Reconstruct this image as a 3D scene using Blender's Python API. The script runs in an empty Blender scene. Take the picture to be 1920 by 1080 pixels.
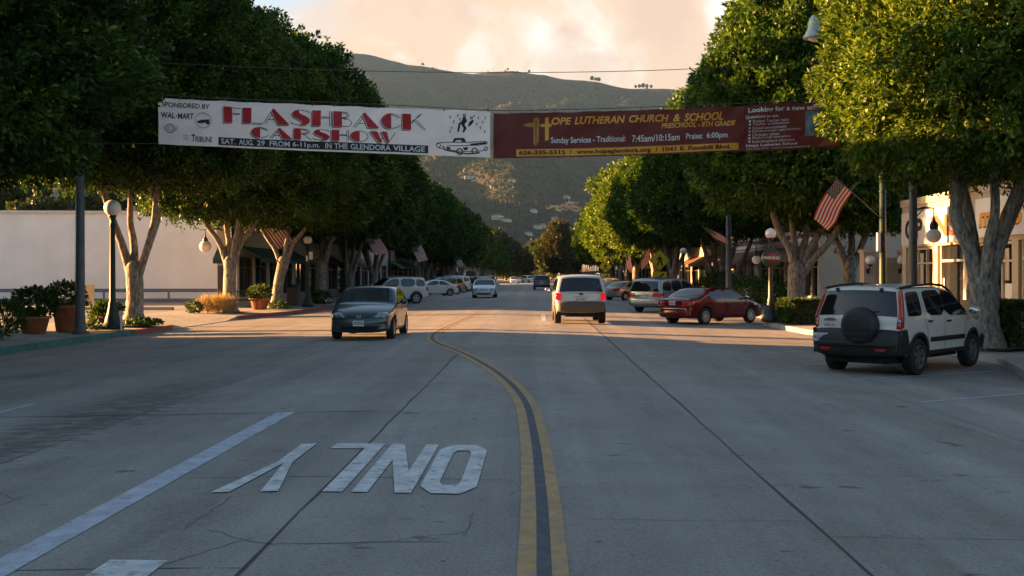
import bpy, bmesh, math, random
import numpy as np
from mathutils import Vector, Matrix, noise as mnoise
from mathutils.geometry import delaunay_2d_cdt
R = math.radians
SC = bpy.context.scene
COL = SC.collection
random.seed(7)

# ------------------------------------------------------------------ camera
H_EYE = 1.7
cam_d = bpy.data.cameras.new('camera')
cam_d.sensor_width = 36.0
cam_d.lens = 37.5                      # focal length 2000 px of 1920
cam_d.shift_x = -47 / 1920
cam_d.shift_y = -24 / 1920
cam_d.clip_start = 0.1
cam_d.clip_end = 20000
cam = bpy.data.objects.new('camera', cam_d)
cam.location = (0, 0, H_EYE)
cam.rotation_euler = (R(90), 0, 0)     # looks along +Y
COL.objects.link(cam)
SC.camera = cam
SC.render.resolution_x, SC.render.resolution_y = 1024, 576

# ------------------------------------------------------------------ exposure
SC.view_settings.view_transform = 'Standard'
SC.view_settings.look = 'None'
SC.view_settings.exposure = 3.2
SC.view_settings.gamma = 1.0
SC.view_settings.use_curve_mapping = False
SC.cycles.max_bounces = 6
SC.cycles.diffuse_bounces = 3
SC.cycles.glossy_bounces = 3
SC.cycles.transmission_bounces = 4
SC.cycles.transparent_max_bounces = 8
SC.cycles.volume_bounces = 0
SC.cycles.use_denoising = True

# ------------------------------------------------------------------ sun and sky
SUN_EL, SUN_AZ = 9.5, -77.5            # azimuth from +Y towards +X
sd = bpy.data.lights.new('sun', 'SUN')
sd.energy = 5.0
sd.angle = R(0.5)
sd.color = (1.0, 0.50, 0.185)
so = bpy.data.objects.new('sun', sd)
sun_dir = Vector((math.sin(R(SUN_AZ)) * math.cos(R(SUN_EL)), math.cos(R(SUN_AZ)) * math.cos(R(SUN_EL)), math.sin(R(SUN_EL))))
so.rotation_euler = sun_dir.to_track_quat('Z', 'Y').to_euler()
so.location = (-60, 10, 40)
COL.objects.link(so)

world = bpy.data.worlds.new('World')
SC.world = world
world.use_nodes = True
wt = world.node_tree
WN, WL = wt.nodes, wt.links
bg = WN['Background']
bg.inputs[1].default_value = 0.05
sky = WN.new('ShaderNodeTexSky')
sky.sky_type = 'NISHITA'
sky.sun_disc = False
sky.sun_elevation = R(SUN_EL)
sky.sun_rotation = R(SUN_AZ % 360)
sky.dust_density = 1.5
tc = WN.new('ShaderNodeTexCoord')
def wmath(op, a, b=None, clamp=False):
    n = WN.new('ShaderNodeMath'); n.operation = op; n.use_clamp = clamp
    for i, v in enumerate((a, b)):
        if v is None: continue
        if isinstance(v, (int, float)): n.inputs[i].default_value = v
        else: WL.new(v, n.inputs[i])
    return n.outputs[0]
def wmap(v, a, b, c=0.0, d=1.0):
    n = WN.new('ShaderNodeMapRange'); n.interpolation_type = 'SMOOTHSTEP'
    WL.new(v, n.inputs[0])
    for i, x in zip((1, 2, 3, 4), (a, b, c, d)): n.inputs[i].default_value = x
    return n.outputs[0]
def wmix(f, a, b):
    n = WN.new('ShaderNodeMix'); n.data_type = 'RGBA'
    for i, v in ((0, f), (6, a), (7, b)):
        if isinstance(v, tuple): n.inputs[i].default_value = v
        elif isinstance(v, (int, float)): n.inputs[i].default_value = v
        else: WL.new(v, n.inputs[i])
    return n.outputs[2]
sep = WN.new('ShaderNodeSeparateXYZ'); WL.new(tc.outputs['Generated'], sep.inputs[0])
def wnoise(scale, detail, loc, dist=0.0, rough=0.55):
    mp = WN.new('ShaderNodeMapping'); mp.inputs['Location'].default_value = loc
    mp.inputs['Scale'].default_value = (1, 1, 1.35)
    WL.new(tc.outputs['Generated'], mp.inputs[0])
    n = WN.new('ShaderNodeTexNoise'); n.inputs['Scale'].default_value = scale
    n.inputs['Detail'].default_value = detail; n.inputs['Roughness'].default_value = rough
    n.inputs['Distortion'].default_value = dist
    WL.new(mp.outputs[0], n.inputs['Vector'])
    return n.outputs[0]
n1 = wnoise(4.2, 7, (0.31, 0.2, 0.15), 0.9)
n2 = wnoise(9.5, 6, (1.7, 0.4, 2.1), 1.2)
n3 = wnoise(2.2, 3, (4.1, 2.0, 0.6))
n4 = wnoise(6.5, 6, (2.3, 5.1, 1.2), 0.7)
SM = 2.22                               # smoke brightness
white = (1.20 * SM, 1.14 * SM, 1.05 * SM, 1)
peach = (1.02 * SM, 0.74 * SM, 0.54 * SM, 1)
rose = (0.86 * SM, 0.61 * SM, 0.50 * SM, 1)
pale = (0.66 * SM, 0.84 * SM, 1.00 * SM, 1)
smoke = wmix(wmap(n1, 0.40, 0.56), white, peach)
smoke = wmix(wmath('MULTIPLY', wmap(n2, 0.47, 0.62), 0.60), smoke, rose)
smoke = wmix(wmath('MULTIPLY', wmap(n4, 0.54, 0.62), 0.55), smoke, white)
low = wmap(sep.outputs['Z'], 0.15, 0.23, 1.0, 0.0)
smoke = wmix(wmath('MULTIPLY', low, 0.60), smoke, (0.98 * SM, 0.70 * SM, 0.50 * SM, 1))
# the smoke bank hangs over the mountains ahead (+Y); a pale blue gap opens to its left, open sky overhead and behind
leftgap = wmap(wmath('ADD', sep.outputs['X'], wmath('MULTIPLY', wmath('SUBTRACT', n4, 0.5), 0.25)), -0.25, -0.15, 1.0, 0.0)
leftgap = wmath('MULTIPLY', leftgap, wmap(sep.outputs['Z'], 0.18, 0.25))
smoke = wmix(leftgap, smoke, pale)
ahead = wmap(sep.outputs['Y'], 0.70, 0.90)
height = wmap(wmath('ADD', sep.outputs['Z'], wmath('MULTIPLY', wmath('SUBTRACT', n3, 0.5), 0.35)), 0.33, 0.45, 1.0, 0.0)
mask = wmath('MULTIPLY', ahead, height)
dim = WN.new('ShaderNodeMix'); dim.data_type = 'RGBA'; dim.blend_type = 'MULTIPLY'; dim.inputs[0].default_value = 1
WL.new(sky.outputs[0], dim.inputs[6]); dim.inputs[7].default_value = (0.68, 0.72, 0.74, 1)     # open sky dimmed to weaken its fill light
WL.new(wmix(mask, dim.outputs[2], smoke), bg.inputs[0])

# ------------------------------------------------------------------ materials
def nd(nt, kind, **kw):
    n = nt.nodes.new(kind)
    for k, v in kw.items(): setattr(n, k, v)
    return n
def mat(name, col, rough=0.6, metal=0.0, var=0.0, vscale=3.0, bump=0.0, bscale=20.0, col2=None, spec=0.5, coat=0.0, emit=None, trans=0.0, stretch=None):
    m = bpy.data.materials.new(name); m.use_nodes = True
    nt = m.node_tree; b = nt.nodes['Principled BSDF']
    b.inputs['Base Color'].default_value = (*col, 1)
    b.inputs['Roughness'].default_value = rough
    b.inputs['Metallic'].default_value = metal
    b.inputs['Specular IOR Level'].default_value = spec
    b.inputs['Coat Weight'].default_value = coat
    b.inputs['Coat Roughness'].default_value = 0.04
    b.inputs['Transmission Weight'].default_value = trans
    co = nd(nt, 'ShaderNodeTexCoord')
    src = co.outputs['Object']
    if stretch:
        mp = nd(nt, 'ShaderNodeMapping'); mp.inputs['Scale'].default_value = stretch
        nt.links.new(src, mp.inputs[0]); src = mp.outputs[0]
    if var or col2:
        nz = nd(nt, 'ShaderNodeTexNoise'); nz.inputs['Scale'].default_value = vscale; nz.inputs['Detail'].default_value = 6
        nz.inputs['Roughness'].default_value = 0.65
        nt.links.new(src, nz.inputs['Vector'])
        rp = nd(nt, 'ShaderNodeMapRange'); rp.inputs[1].default_value = 0.35; rp.inputs[2].default_value = 0.65
        nt.links.new(nz.outputs[0], rp.inputs[0])
        mx = nd(nt, 'ShaderNodeMix', data_type='RGBA')
        c2 = col2 or tuple(min(1, c * (1 + var)) for c in col)
        c1 = col if col2 else tuple(c * (1 - var) for c in col)
        mx.inputs[6].default_value = (*c1, 1); mx.inputs[7].default_value = (*c2, 1)
        nt.links.new(rp.outputs[0], mx.inputs[0]); nt.links.new(mx.outputs[2], b.inputs['Base Color'])
    if bump:
        nb = nd(nt, 'ShaderNodeTexNoise'); nb.inputs['Scale'].default_value = bscale; nb.inputs['Detail'].default_value = 5
        nt.links.new(src, nb.inputs['Vector'])
        bp = nd(nt, 'ShaderNodeBump'); bp.inputs['Strength'].default_value = bump; bp.inputs['Distance'].default_value = 0.03
        nt.links.new(nb.outputs[0], bp.inputs['Height']); nt.links.new(bp.outputs[0], b.inputs['Normal'])
    if emit:
        b.inputs['Emission Color'].default_value = (*emit[0], 1); b.inputs['Emission Strength'].default_value = emit[1]
    return m

def leaf_mat(name, dark, light, hi, trl=0.28, scale=0.9):
    m = bpy.data.materials.new(name); m.use_nodes = True
    nt = m.node_tree; b = nt.nodes['Principled BSDF']; out = nt.nodes['Material Output']
    b.inputs['Roughness'].default_value = 0.45
    b.inputs['Specular IOR Level'].default_value = 0.18
    co = nd(nt, 'ShaderNodeTexCoord')
    geo = nd(nt, 'ShaderNodeNewGeometry')
    nz = nd(nt, 'ShaderNodeTexNoise'); nz.inputs['Scale'].default_value = scale; nz.inputs['Detail'].default_value = 3
    nt.links.new(co.outputs['Object'], nz.inputs['Vector'])
    ad = nd(nt, 'ShaderNodeMath', operation='MULTIPLY_ADD'); ad.inputs[1].default_value = 0.55; ad.inputs[2].default_value = 0.0
    nt.links.new(geo.outputs['Random Per Island'], ad.inputs[0])
    a2 = nd(nt, 'ShaderNodeMath', operation='MULTIPLY_ADD'); a2.inputs[1].default_value = 0.9
    nt.links.new(nz.outputs[0], a2.inputs[0]); nt.links.new(ad.outputs[0], a2.inputs[2])
    rp = nd(nt, 'ShaderNodeValToRGB')
    e = rp.color_ramp.elements
    e[0].position = 0.35; e[0].color = (*dark, 1); e[1].position = 0.95; e[1].color = (*light, 1)
    x = e.new(1.0); x.color = (*hi, 1)
    nt.links.new(a2.outputs[0], rp.inputs[0]); nt.links.new(rp.outputs[0], b.inputs['Base Color'])
    tr = nd(nt, 'ShaderNodeBsdfTranslucent')
    mu = nd(nt, 'ShaderNodeMix', data_type='RGBA', blend_type='MULTIPLY'); mu.inputs[0].default_value = 1
    mu.inputs[7].default_value = (1.5, 1.5, 0.5, 1)
    nt.links.new(rp.outputs[0], mu.inputs[6]); nt.links.new(mu.outputs[2], tr.inputs[0])
    ms = nd(nt, 'ShaderNodeMixShader'); ms.inputs[0].default_value = trl
    nt.links.new(b.outputs[0], ms.inputs[1]); nt.links.new(tr.outputs[0], ms.inputs[2])
    nt.links.new(ms.outputs[0], out.inputs['Surface'])
    return m

def paint(name, col, metal=0.0, rough=0.32, dirt=0.06):
    m = mat(name, col, rough, metal, var=dirt, vscale=1.6, coat=0.7)
    return m

def glass_mat(name, tint, clear):
    m = bpy.data.materials.new(name); m.use_nodes = True
    nt = m.node_tree; b = nt.nodes['Principled BSDF']; out = nt.nodes['Material Output']
    b.inputs['Base Color'].default_value = (*tint, 1); b.inputs['Roughness'].default_value = 0.04
    b.inputs['Specular IOR Level'].default_value = 0.6
    if clear > 0:
        t = nd(nt, 'ShaderNodeBsdfTransparent'); t.inputs[0].default_value = (0.8, 0.9, 0.88, 1)
        ms = nd(nt, 'ShaderNodeMixShader'); ms.inputs[0].default_value = clear
        nt.links.new(b.outputs[0], ms.inputs[1]); nt.links.new(t.outputs[0], ms.inputs[2])
        nt.links.new(ms.outputs[0], out.inputs['Surface'])
    return m

M = {}
# road concrete: joints are geometry, wear and stains are in the surface
def road_mat():
    m = bpy.data.materials.new('road_concrete'); m.use_nodes = True
    nt = m.node_tree; b = nt.nodes['Principled BSDF']; L = nt.links
    b.inputs['Roughness'].default_value = 0.72
    b.inputs['Specular IOR Level'].default_value = 0.45
    co = nd(nt, 'ShaderNodeTexCoord')
    def nz(scale, det, st=(1, 1, 1), rough=0.6):
        mp = nd(nt, 'ShaderNodeMapping'); mp.inputs['Scale'].default_value = st
        L.new(co.outputs['Object'], mp.inputs[0])
        n = nd(nt, 'ShaderNodeTexNoise'); n.inputs['Scale'].default_value = scale; n.inputs['Detail'].default_value = det
        n.inputs['Roughness'].default_value = rough
        L.new(mp.outputs[0], n.inputs['Vector']); return n.outputs[0]
    def mr(v, a, b_, c, d):
        n = nd(nt, 'ShaderNodeMapRange'); L.new(v, n.inputs[0])
        for i, x in zip((1, 2, 3, 4), (a, b_, c, d)): n.inputs[i].default_value = x
        return n.outputs[0]
    def mul(a, c):
        n = nd(nt, 'ShaderNodeMath', operation='MULTIPLY')
        for i, v in enumerate((a, c)):
            if isinstance(v, float): n.inputs[i].default_value = v
            else: L.new(v, n.inputs[i])
        return n.outputs[0]
    big = mr(nz(0.35, 5), 0.3, 0.7, 0.86, 1.12)
    mid = mr(nz(2.2, 6, (1, 0.5, 1)), 0.3, 0.7, 0.90, 1.09)
    fine = mr(nz(38, 5, (1, 1, 1), 0.75), 0.3, 0.7, 0.66, 1.30)
    grit = mr(nz(120, 3), 0.35, 0.65, 0.78, 1.18)
    # tyre lanes: long streaks along the street
    streak = mr(nz(1.3, 4, (1, 0.03, 1)), 0.35, 0.65, 0.84, 1.10)
    spots = mr(nz(4.2, 3, (0.55, 1, 1), 0.5), 0.26, 0.32, 0.40, 1.0)
    flecks = mr(nz(13, 2, (0.6, 1, 1)), 0.24, 0.29, 0.42, 1.0)
    sp0 = nd(nt, 'ShaderNodeSeparateXYZ'); L.new(co.outputs['Object'], sp0.inputs[0])
    def snap(o, off, size):
        n = nd(nt, 'ShaderNodeMath', operation='ADD'); L.new(o, n.inputs[0]); n.inputs[1].default_value = off
        n_ = nd(nt, 'ShaderNodeMath', operation='SNAP'); L.new(n.outputs[0], n_.inputs[0]); n_.inputs[1].default_value = size; return n_.outputs[0]
    cb = nd(nt, 'ShaderNodeCombineXYZ'); L.new(snap(sp0.outputs[0], 1.70, 3.67), cb.inputs[0]); L.new(snap(sp0.outputs[1], -13.37, 4.4), cb.inputs[1])
    wn = nd(nt, 'ShaderNodeTexWhiteNoise', noise_dimensions='2D'); L.new(cb.outputs[0], wn.inputs['Vector'])
    slab = mr(wn.outputs[0], 0, 1, 0.90, 1.06)
    lane = nd(nt, 'ShaderNodeMath', operation='SINE'); lm = mul(sp0.outputs[0], 3.42); L.new(lm, lane.inputs[0])
    lanes = mr(lane.outputs[0], -1, 1, 0.93, 1.04)
    drip = mr(nz(0.9, 5, (1, 0.25, 1), 0.8), 0.56, 0.70, 1.0, 0.74)
    v = mul(mul(mul(big, mid), mul(fine, grit)), mul(mul(streak, slab), mul(mul(lanes, drip), mul(spots, flecks))))
    # oil stain in the kerb lane (left) with ragged, streaky edges
    sp = nd(nt, 'ShaderNodeSeparateXYZ'); L.new(co.outputs['Object'], sp.inputs[0])
    def band(o, c, w):
        n = nd(nt, 'ShaderNodeMath', operation='SUBTRACT'); L.new(o, n.inputs[0]); n.inputs[1].default_value = c
        n2_ = nd(nt, 'ShaderNodeMath', operation='ABSOLUTE'); L.new(n.outputs[0], n2_.inputs[0])
        return mr(n2_.outputs[0], 0.0, w, 1.0, 0.0)
    st = mul(mul(band(sp.outputs[0], -5.4, 1.1), band(sp.outputs[1], 13.2, 6.5)), mr(nz(5.0, 6, (0.6, 1.8, 1), 0.75), 0.38, 0.6, 0.0, 1.6))
    st = mr(st, 0.0, 0.75, 1.0, 0.42)
    v = mul(v, st)
    mx = nd(nt, 'ShaderNodeMix', data_type='RGBA', blend_type='MULTIPLY'); mx.inputs[0].default_value = 1
    mx.inputs[6].default_value = (0.268, 0.248, 0.226, 1)
    L.new(v, mx.inputs[7]); L.new(mx.outputs[2], b.inputs['Base Color'])
    bp = nd(nt, 'ShaderNodeBump'); bp.inputs['Strength'].default_value = 0.8; bp.inputs['Distance'].default_value = 0.012
    L.new(nz(60, 4), bp.inputs['Height']); L.new(bp.outputs[0], b.inputs['Normal'])
    return m
M['road'] = road_mat()
M['sidewalk'] = mat('sidewalk_concrete', (0.30, 0.27, 0.235), 0.85, var=0.18, vscale=1.4, bump=0.2, bscale=50)
M['lot'] = mat('lot_concrete', (0.155, 0.155, 0.155), 0.85, var=0.2, vscale=0.6, bump=0.2, bscale=40)
M['earth'] = mat('earth', (0.16, 0.13, 0.09), 0.95, var=0.3, vscale=0.2)
M['soil'] = mat('soil', (0.045, 0.032, 0.022), 0.95, var=0.4, vscale=6, bump=0.8, bscale=25)
M['kerb'] = mat('kerb_concrete', (0.34, 0.32, 0.29), 0.85, var=0.15, vscale=3)
M['kerb_green'] = mat('kerb_green', (0.035, 0.13, 0.11), 0.75, var=0.35, vscale=4)
M['kerb_red'] = mat('kerb_red', (0.27, 0.065, 0.05), 0.7, var=0.3, vscale=5)
def worn(name, col, amount, scale=7.0):
    m = mat(name, col, 0.62, var=0.22, vscale=5)
    nt = m.node_tree; b = nt.nodes['Principled BSDF']; src = b.inputs['Base Color'].links[0].from_socket
    co = nd(nt, 'ShaderNodeTexCoord')
    n = nd(nt, 'ShaderNodeTexNoise'); n.inputs['Scale'].default_value = scale; n.inputs['Detail'].default_value = 9; n.inputs['Roughness'].default_value = 0.8
    nt.links.new(co.outputs['Object'], n.inputs['Vector'])
    r = nd(nt, 'ShaderNodeMapRange'); r.inputs[1].default_value = 0.57 - amount; r.inputs[2].default_value = 0.63 - amount
    nt.links.new(n.outputs[0], r.inputs[0])
    mx = nd(nt, 'ShaderNodeMix', data_type='RGBA'); mx.inputs[6].default_value = (0.19, 0.18, 0.165, 1)
    inv = nd(nt, 'ShaderNodeMath', operation='SUBTRACT'); inv.inputs[0].default_value = 1.0; nt.links.new(r.outputs[0], inv.inputs[1])
    nt.links.new(r.outputs[0], mx.inputs[0]); nt.links.new(src, mx.inputs[6]); mx.inputs[7].default_value = (0.19, 0.18, 0.165, 1); nt.links.new(mx.outputs[2], b.inputs['Base Color'])
    mx.inputs[0].default_value = 0
    return m
M['mark_white'] = worn('marking_white', (0.48, 0.49, 0.50), 0.03)
M['mark_line'] = worn('marking_pale', (0.37, 0.40, 0.45), 0.01)
M['mark_yellow'] = worn('marking_yellow', (0.36, 0.215, 0.075), 0.05, 9.0)
M['mark_dark'] = mat('marking_dark', (0.06, 0.065, 0.08), 0.75, var=0.3, vscale=7)
M['joint'] = mat('joint_tar', (0.035, 0.035, 0.037), 0.8)
M['joint_soft'] = mat('joint_saw', (0.085, 0.083, 0.08), 0.85, var=0.3, vscale=3)
M['bark'] = mat('bark', (0.075, 0.062, 0.05), 0.85, col2=(0.35, 0.305, 0.255), vscale=8.0, bump=1.0, bscale=11, stretch=(1.6, 1.6, 0.55))
M['bark_dark'] = mat('bark_dark', (0.15, 0.12, 0.09), 0.9, col2=(0.26, 0.22, 0.17), vscale=4, bump=0.8, bscale=9)
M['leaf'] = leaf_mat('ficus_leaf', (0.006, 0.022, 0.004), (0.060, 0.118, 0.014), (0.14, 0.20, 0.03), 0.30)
M['leaf_shaded'] = leaf_mat('ficus_leaf_shaded', (0.004, 0.016, 0.003), (0.042, 0.088, 0.011), (0.11, 0.16, 0.024), 0.26)  # same ficus leaf, darkened to paint in the left row's shade
M['leaf_sunlit'] = leaf_mat('ficus_leaf_sunlit', (0.010, 0.032, 0.005), (0.105, 0.165, 0.020), (0.21, 0.27, 0.045), 0.32)  # same ficus leaf, lightened to paint in the sunlight
M['leaf_warm'] = leaf_mat('warm_leaf', (0.016, 0.022, 0.006), (0.052, 0.050, 0.014), (0.09, 0.062, 0.016))
M['leaf_grey'] = leaf_mat('grey_leaf', (0.016, 0.028, 0.011), (0.052, 0.066, 0.024), (0.075, 0.075, 0.026))
M['leaf_hedge'] = leaf_mat('hedge_leaf', (0.012, 0.028, 0.006), (0.05, 0.09, 0.015), (0.09, 0.12, 0.02), scale=3)
M['leaf_dry'] = leaf_mat('dry_grass', (0.22, 0.14, 0.06), (0.42, 0.29, 0.14), (0.5, 0.36, 0.2), 0.2, 4)
M['petal_red'] = mat('petal_red', (0.45, 0.03, 0.02), 0.6)
M['petal_white'] = mat('petal_white', (0.7, 0.66, 0.62), 0.6)
M['terracotta'] = mat('terracotta', (0.42, 0.14, 0.06), 0.8, var=0.2, vscale=4, bump=0.15)
M['green_metal'] = mat('green_metal', (0.009, 0.026, 0.021), 0.5, var=0.2, spec=0.3)
M['grey_metal'] = mat('grey_metal', (0.065, 0.072, 0.078), 0.55, var=0.25, vscale=5, spec=0.5)
M['rail'] = mat('rail_blue', (0.10, 0.125, 0.17), 0.6, var=0.15)
M['black_metal'] = mat('black_metal', (0.015, 0.015, 0.017), 0.45)
M['globe'] = mat('globe_glass', (0.74, 0.70, 0.64), 0.35, spec=0.5, var=0.06, vscale=6)
M['bell'] = mat('bell_metal', (0.35, 0.42, 0.43), 0.5, var=0.15)
M['white_wall'] = mat('white_stucco', (0.80, 0.785, 0.76), 0.9, var=0.06, vscale=0.5, bump=0.12, bscale=30)
M['cream'] = mat('cream_stucco', (0.44, 0.36, 0.26), 0.85, var=0.07, vscale=0.9, bump=0.1, bscale=30)
M['peach_wall'] = mat('peach_stucco', (0.50, 0.40, 0.33), 0.88, var=0.08, vscale=0.7, bump=0.12, bscale=30)
M['tan_wall'] = mat('tan_stucco', (0.46, 0.33, 0.20), 0.88, var=0.1, vscale=0.8)
M['brown_wall'] = mat('brown_render', (0.22, 0.165, 0.12), 0.85, var=0.15, vscale=0.8)
M['grey_wall'] = mat('grey_render', (0.27, 0.26, 0.245), 0.85, var=0.12, vscale=0.8)
M['dark_wall'] = mat('dark_render', (0.07, 0.065, 0.06), 0.85, var=0.15, vscale=0.8)
M['roof_grey'] = mat('roof_grey', (0.12, 0.115, 0.11), 0.9, var=0.15)
M['roof_tan'] = mat('roof_tan', (0.38, 0.22, 0.11), 0.85, var=0.15, vscale=2)
M['white_paint'] = mat('white_paint', (0.60, 0.59, 0.57), 0.5, var=0.04)
M['cream_paint'] = mat('cream_paint', (0.52, 0.44, 0.32), 0.55, var=0.05)
M['dark_paint'] = mat('dark_paint', (0.035, 0.035, 0.04), 0.5)
M['brown_paint'] = mat('brown_paint', (0.16, 0.07, 0.04), 0.5, var=0.15)
M['awning_green'] = mat('awning_green', (0.015, 0.06, 0.045), 0.8, var=0.15)
M['awning_brown'] = mat('awning_brown', (0.10, 0.05, 0.035), 0.8, var=0.15)
M['glass'] = glass_mat('shop_glass', (0.012, 0.014, 0.016), 0.0)
M['brick'] = None
M['black'] = mat('black_plastic', (0.012, 0.012, 0.013), 0.55, var=0.2, vscale=5)
M['chassis'] = mat('chassis', (0.008, 0.008, 0.008), 0.9)
M['tyre'] = mat('tyre_rubber', (0.014, 0.014, 0.014), 0.85, var=0.25, vscale=8)
M['alloy'] = mat('alloy', (0.42, 0.42, 0.42), 0.35, 0.7)
M['alloy_dark'] = mat('alloy_dark', (0.16, 0.155, 0.15), 0.45, 0.6)
M['chrome'] = mat('chrome', (0.6, 0.6, 0.6), 0.15, 1.0)
M['cglass'] = glass_mat('car_glass', (0.010, 0.012, 0.014), 0.0)
M['cglass_clear'] = glass_mat('windscreen', (0.014, 0.02, 0.022), 0.74)
M['lens_red'] = mat('lens_red', (0.42, 0.012, 0.012), 0.15, coat=0.5)
M['lens_amber'] = mat('lens_amber', (0.5, 0.13, 0.02), 0.15, coat=0.5)
M['lens_clear'] = mat('lens_clear', (0.22, 0.24, 0.26), 0.12, 0.5, var=.8, vscale=9, coat=1.0)
M['brake_lit'] = mat('brake_lit', (0.5, 0.01, 0.02), 0.2, emit=((1.0, 0.02, 0.04), 0.05))
M['plate'] = mat('plate_white', (0.62, 0.62, 0.62), 0.5)
M['plate_ink'] = mat('plate_ink', (0.02, 0.03, 0.12), 0.5)
M['plate_red'] = mat('plate_red', (0.4, 0.03, 0.03), 0.5)
M['sign_yellow'] = mat('sign_yellow', (0.62, 0.50, 0.02), 0.5)
M['sign_black'] = mat('sign_black', (0.012, 0.012, 0.012), 0.5)
M['sign_white'] = mat('sign_white', (0.7, 0.69, 0.66), 0.5)
M['sign_green'] = mat('sign_green', (0.015, 0.05, 0.035), 0.5)
M['sign_red'] = mat('sign_red', (0.35, 0.02, 0.02), 0.5)
M['ban_white'] = mat('banner_white', (0.80, 0.83, 0.86), 0.6, var=0.07, vscale=1.2, bump=0.25, bscale=2.5)
M['ban_maroon'] = mat('banner_maroon', (0.105, 0.023, 0.019), 0.55, var=0.15, vscale=1.2, bump=0.25, bscale=2.5)
M['ban_red'] = mat('banner_red', (0.45, 0.012, 0.018), 0.6, var=0.12)
M['ban_black'] = mat('banner_black', (0.012, 0.012, 0.014), 0.6)
for k_ in ('ban_white', 'ban_maroon'):           # thin vinyl lets the light behind it through
    nt_ = M[k_].node_tree; b_ = nt_.nodes['Principled BSDF']; tr_ = nd(nt_, 'ShaderNodeBsdfTranslucent')
    nt_.links.new(b_.inputs['Base Color'].links[0].from_socket, tr_.inputs[0])
    ms_ = nd(nt_, 'ShaderNodeMixShader'); ms_.inputs[0].default_value = 0.42
    nt_.links.new(b_.outputs[0], ms_.inputs[1]); nt_.links.new(tr_.outputs[0], ms_.inputs[2])
    nt_.links.new(ms_.outputs[0], nt_.nodes['Material Output'].inputs['Surface'])
M['ban_grey'] = mat('banner_grey', (0.22, 0.24, 0.27), 0.6)
M['ban_navy'] = mat('banner_navy', (0.02, 0.03, 0.08), 0.6)
M['ban_gold'] = mat('banner_gold', (0.74, 0.33, 0.03), 0.6, var=0.1)
M['ban_ochre'] = mat('banner_ochre', (0.40, 0.19, 0.03), 0.6)
M['ban_pale'] = mat('banner_pale', (0.66, 0.66, 0.66), 0.6)
M['ban_photo'] = mat('banner_photo', (0.03, 0.06, 0.07), 0.6, col2=(0.28, 0.34, 0.36), vscale=3.5)
M['ban_rust'] = mat('banner_rust', (0.32, 0.08, 0.03), 0.6)
M['flag_red'] = mat('flag_red', (0.36, 0.02, 0.03), 0.75)
M['flag_white'] = mat('flag_white', (0.64, 0.62, 0.60), 0.75)
M['flag_blue'] = mat('flag_blue', (0.018, 0.022, 0.07), 0.75)
M['cable'] = mat('cable', (0.05, 0.05, 0.05), 0.6)
M['skin'] = mat('skin', (0.50, 0.30, 0.21), 0.55, var=0.08)
M['hair'] = mat('hair', (0.02, 0.015, 0.012), 0.7)
M['shirt'] = mat('shirt', (0.08, 0.10, 0.15), 0.8)
M['seat'] = mat('seat_cloth', (0.10, 0.10, 0.105), 0.9)
def brick_mat():
    m = bpy.data.materials.new('brick'); m.use_nodes = True
    nt = m.node_tree; b = nt.nodes['Principled BSDF']; b.inputs['Roughness'].default_value = 0.9
    co = nd(nt, 'ShaderNodeTexCoord'); mp = nd(nt, 'ShaderNodeMapping'); mp.inputs['Rotation'].default_value = (R(90), 0, R(90))
    nt.links.new(co.outputs['Object'], mp.inputs[0])
    br = nd(nt, 'ShaderNodeTexBrick'); br.inputs['Scale'].default_value = 5.0
    br.inputs['Color1'].default_value = (0.36, 0.10, 0.05, 1); br.inputs['Color2'].default_value = (0.26, 0.075, 0.04, 1)
    br.inputs['Mortar'].default_value = (0.28, 0.2, 0.15, 1)
    nt.links.new(mp.outputs[0], br.inputs['Vector']); nt.links.new(br.outputs[0], b.inputs['Base Color'])
    return m
M['brick'] = brick_mat()

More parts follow.
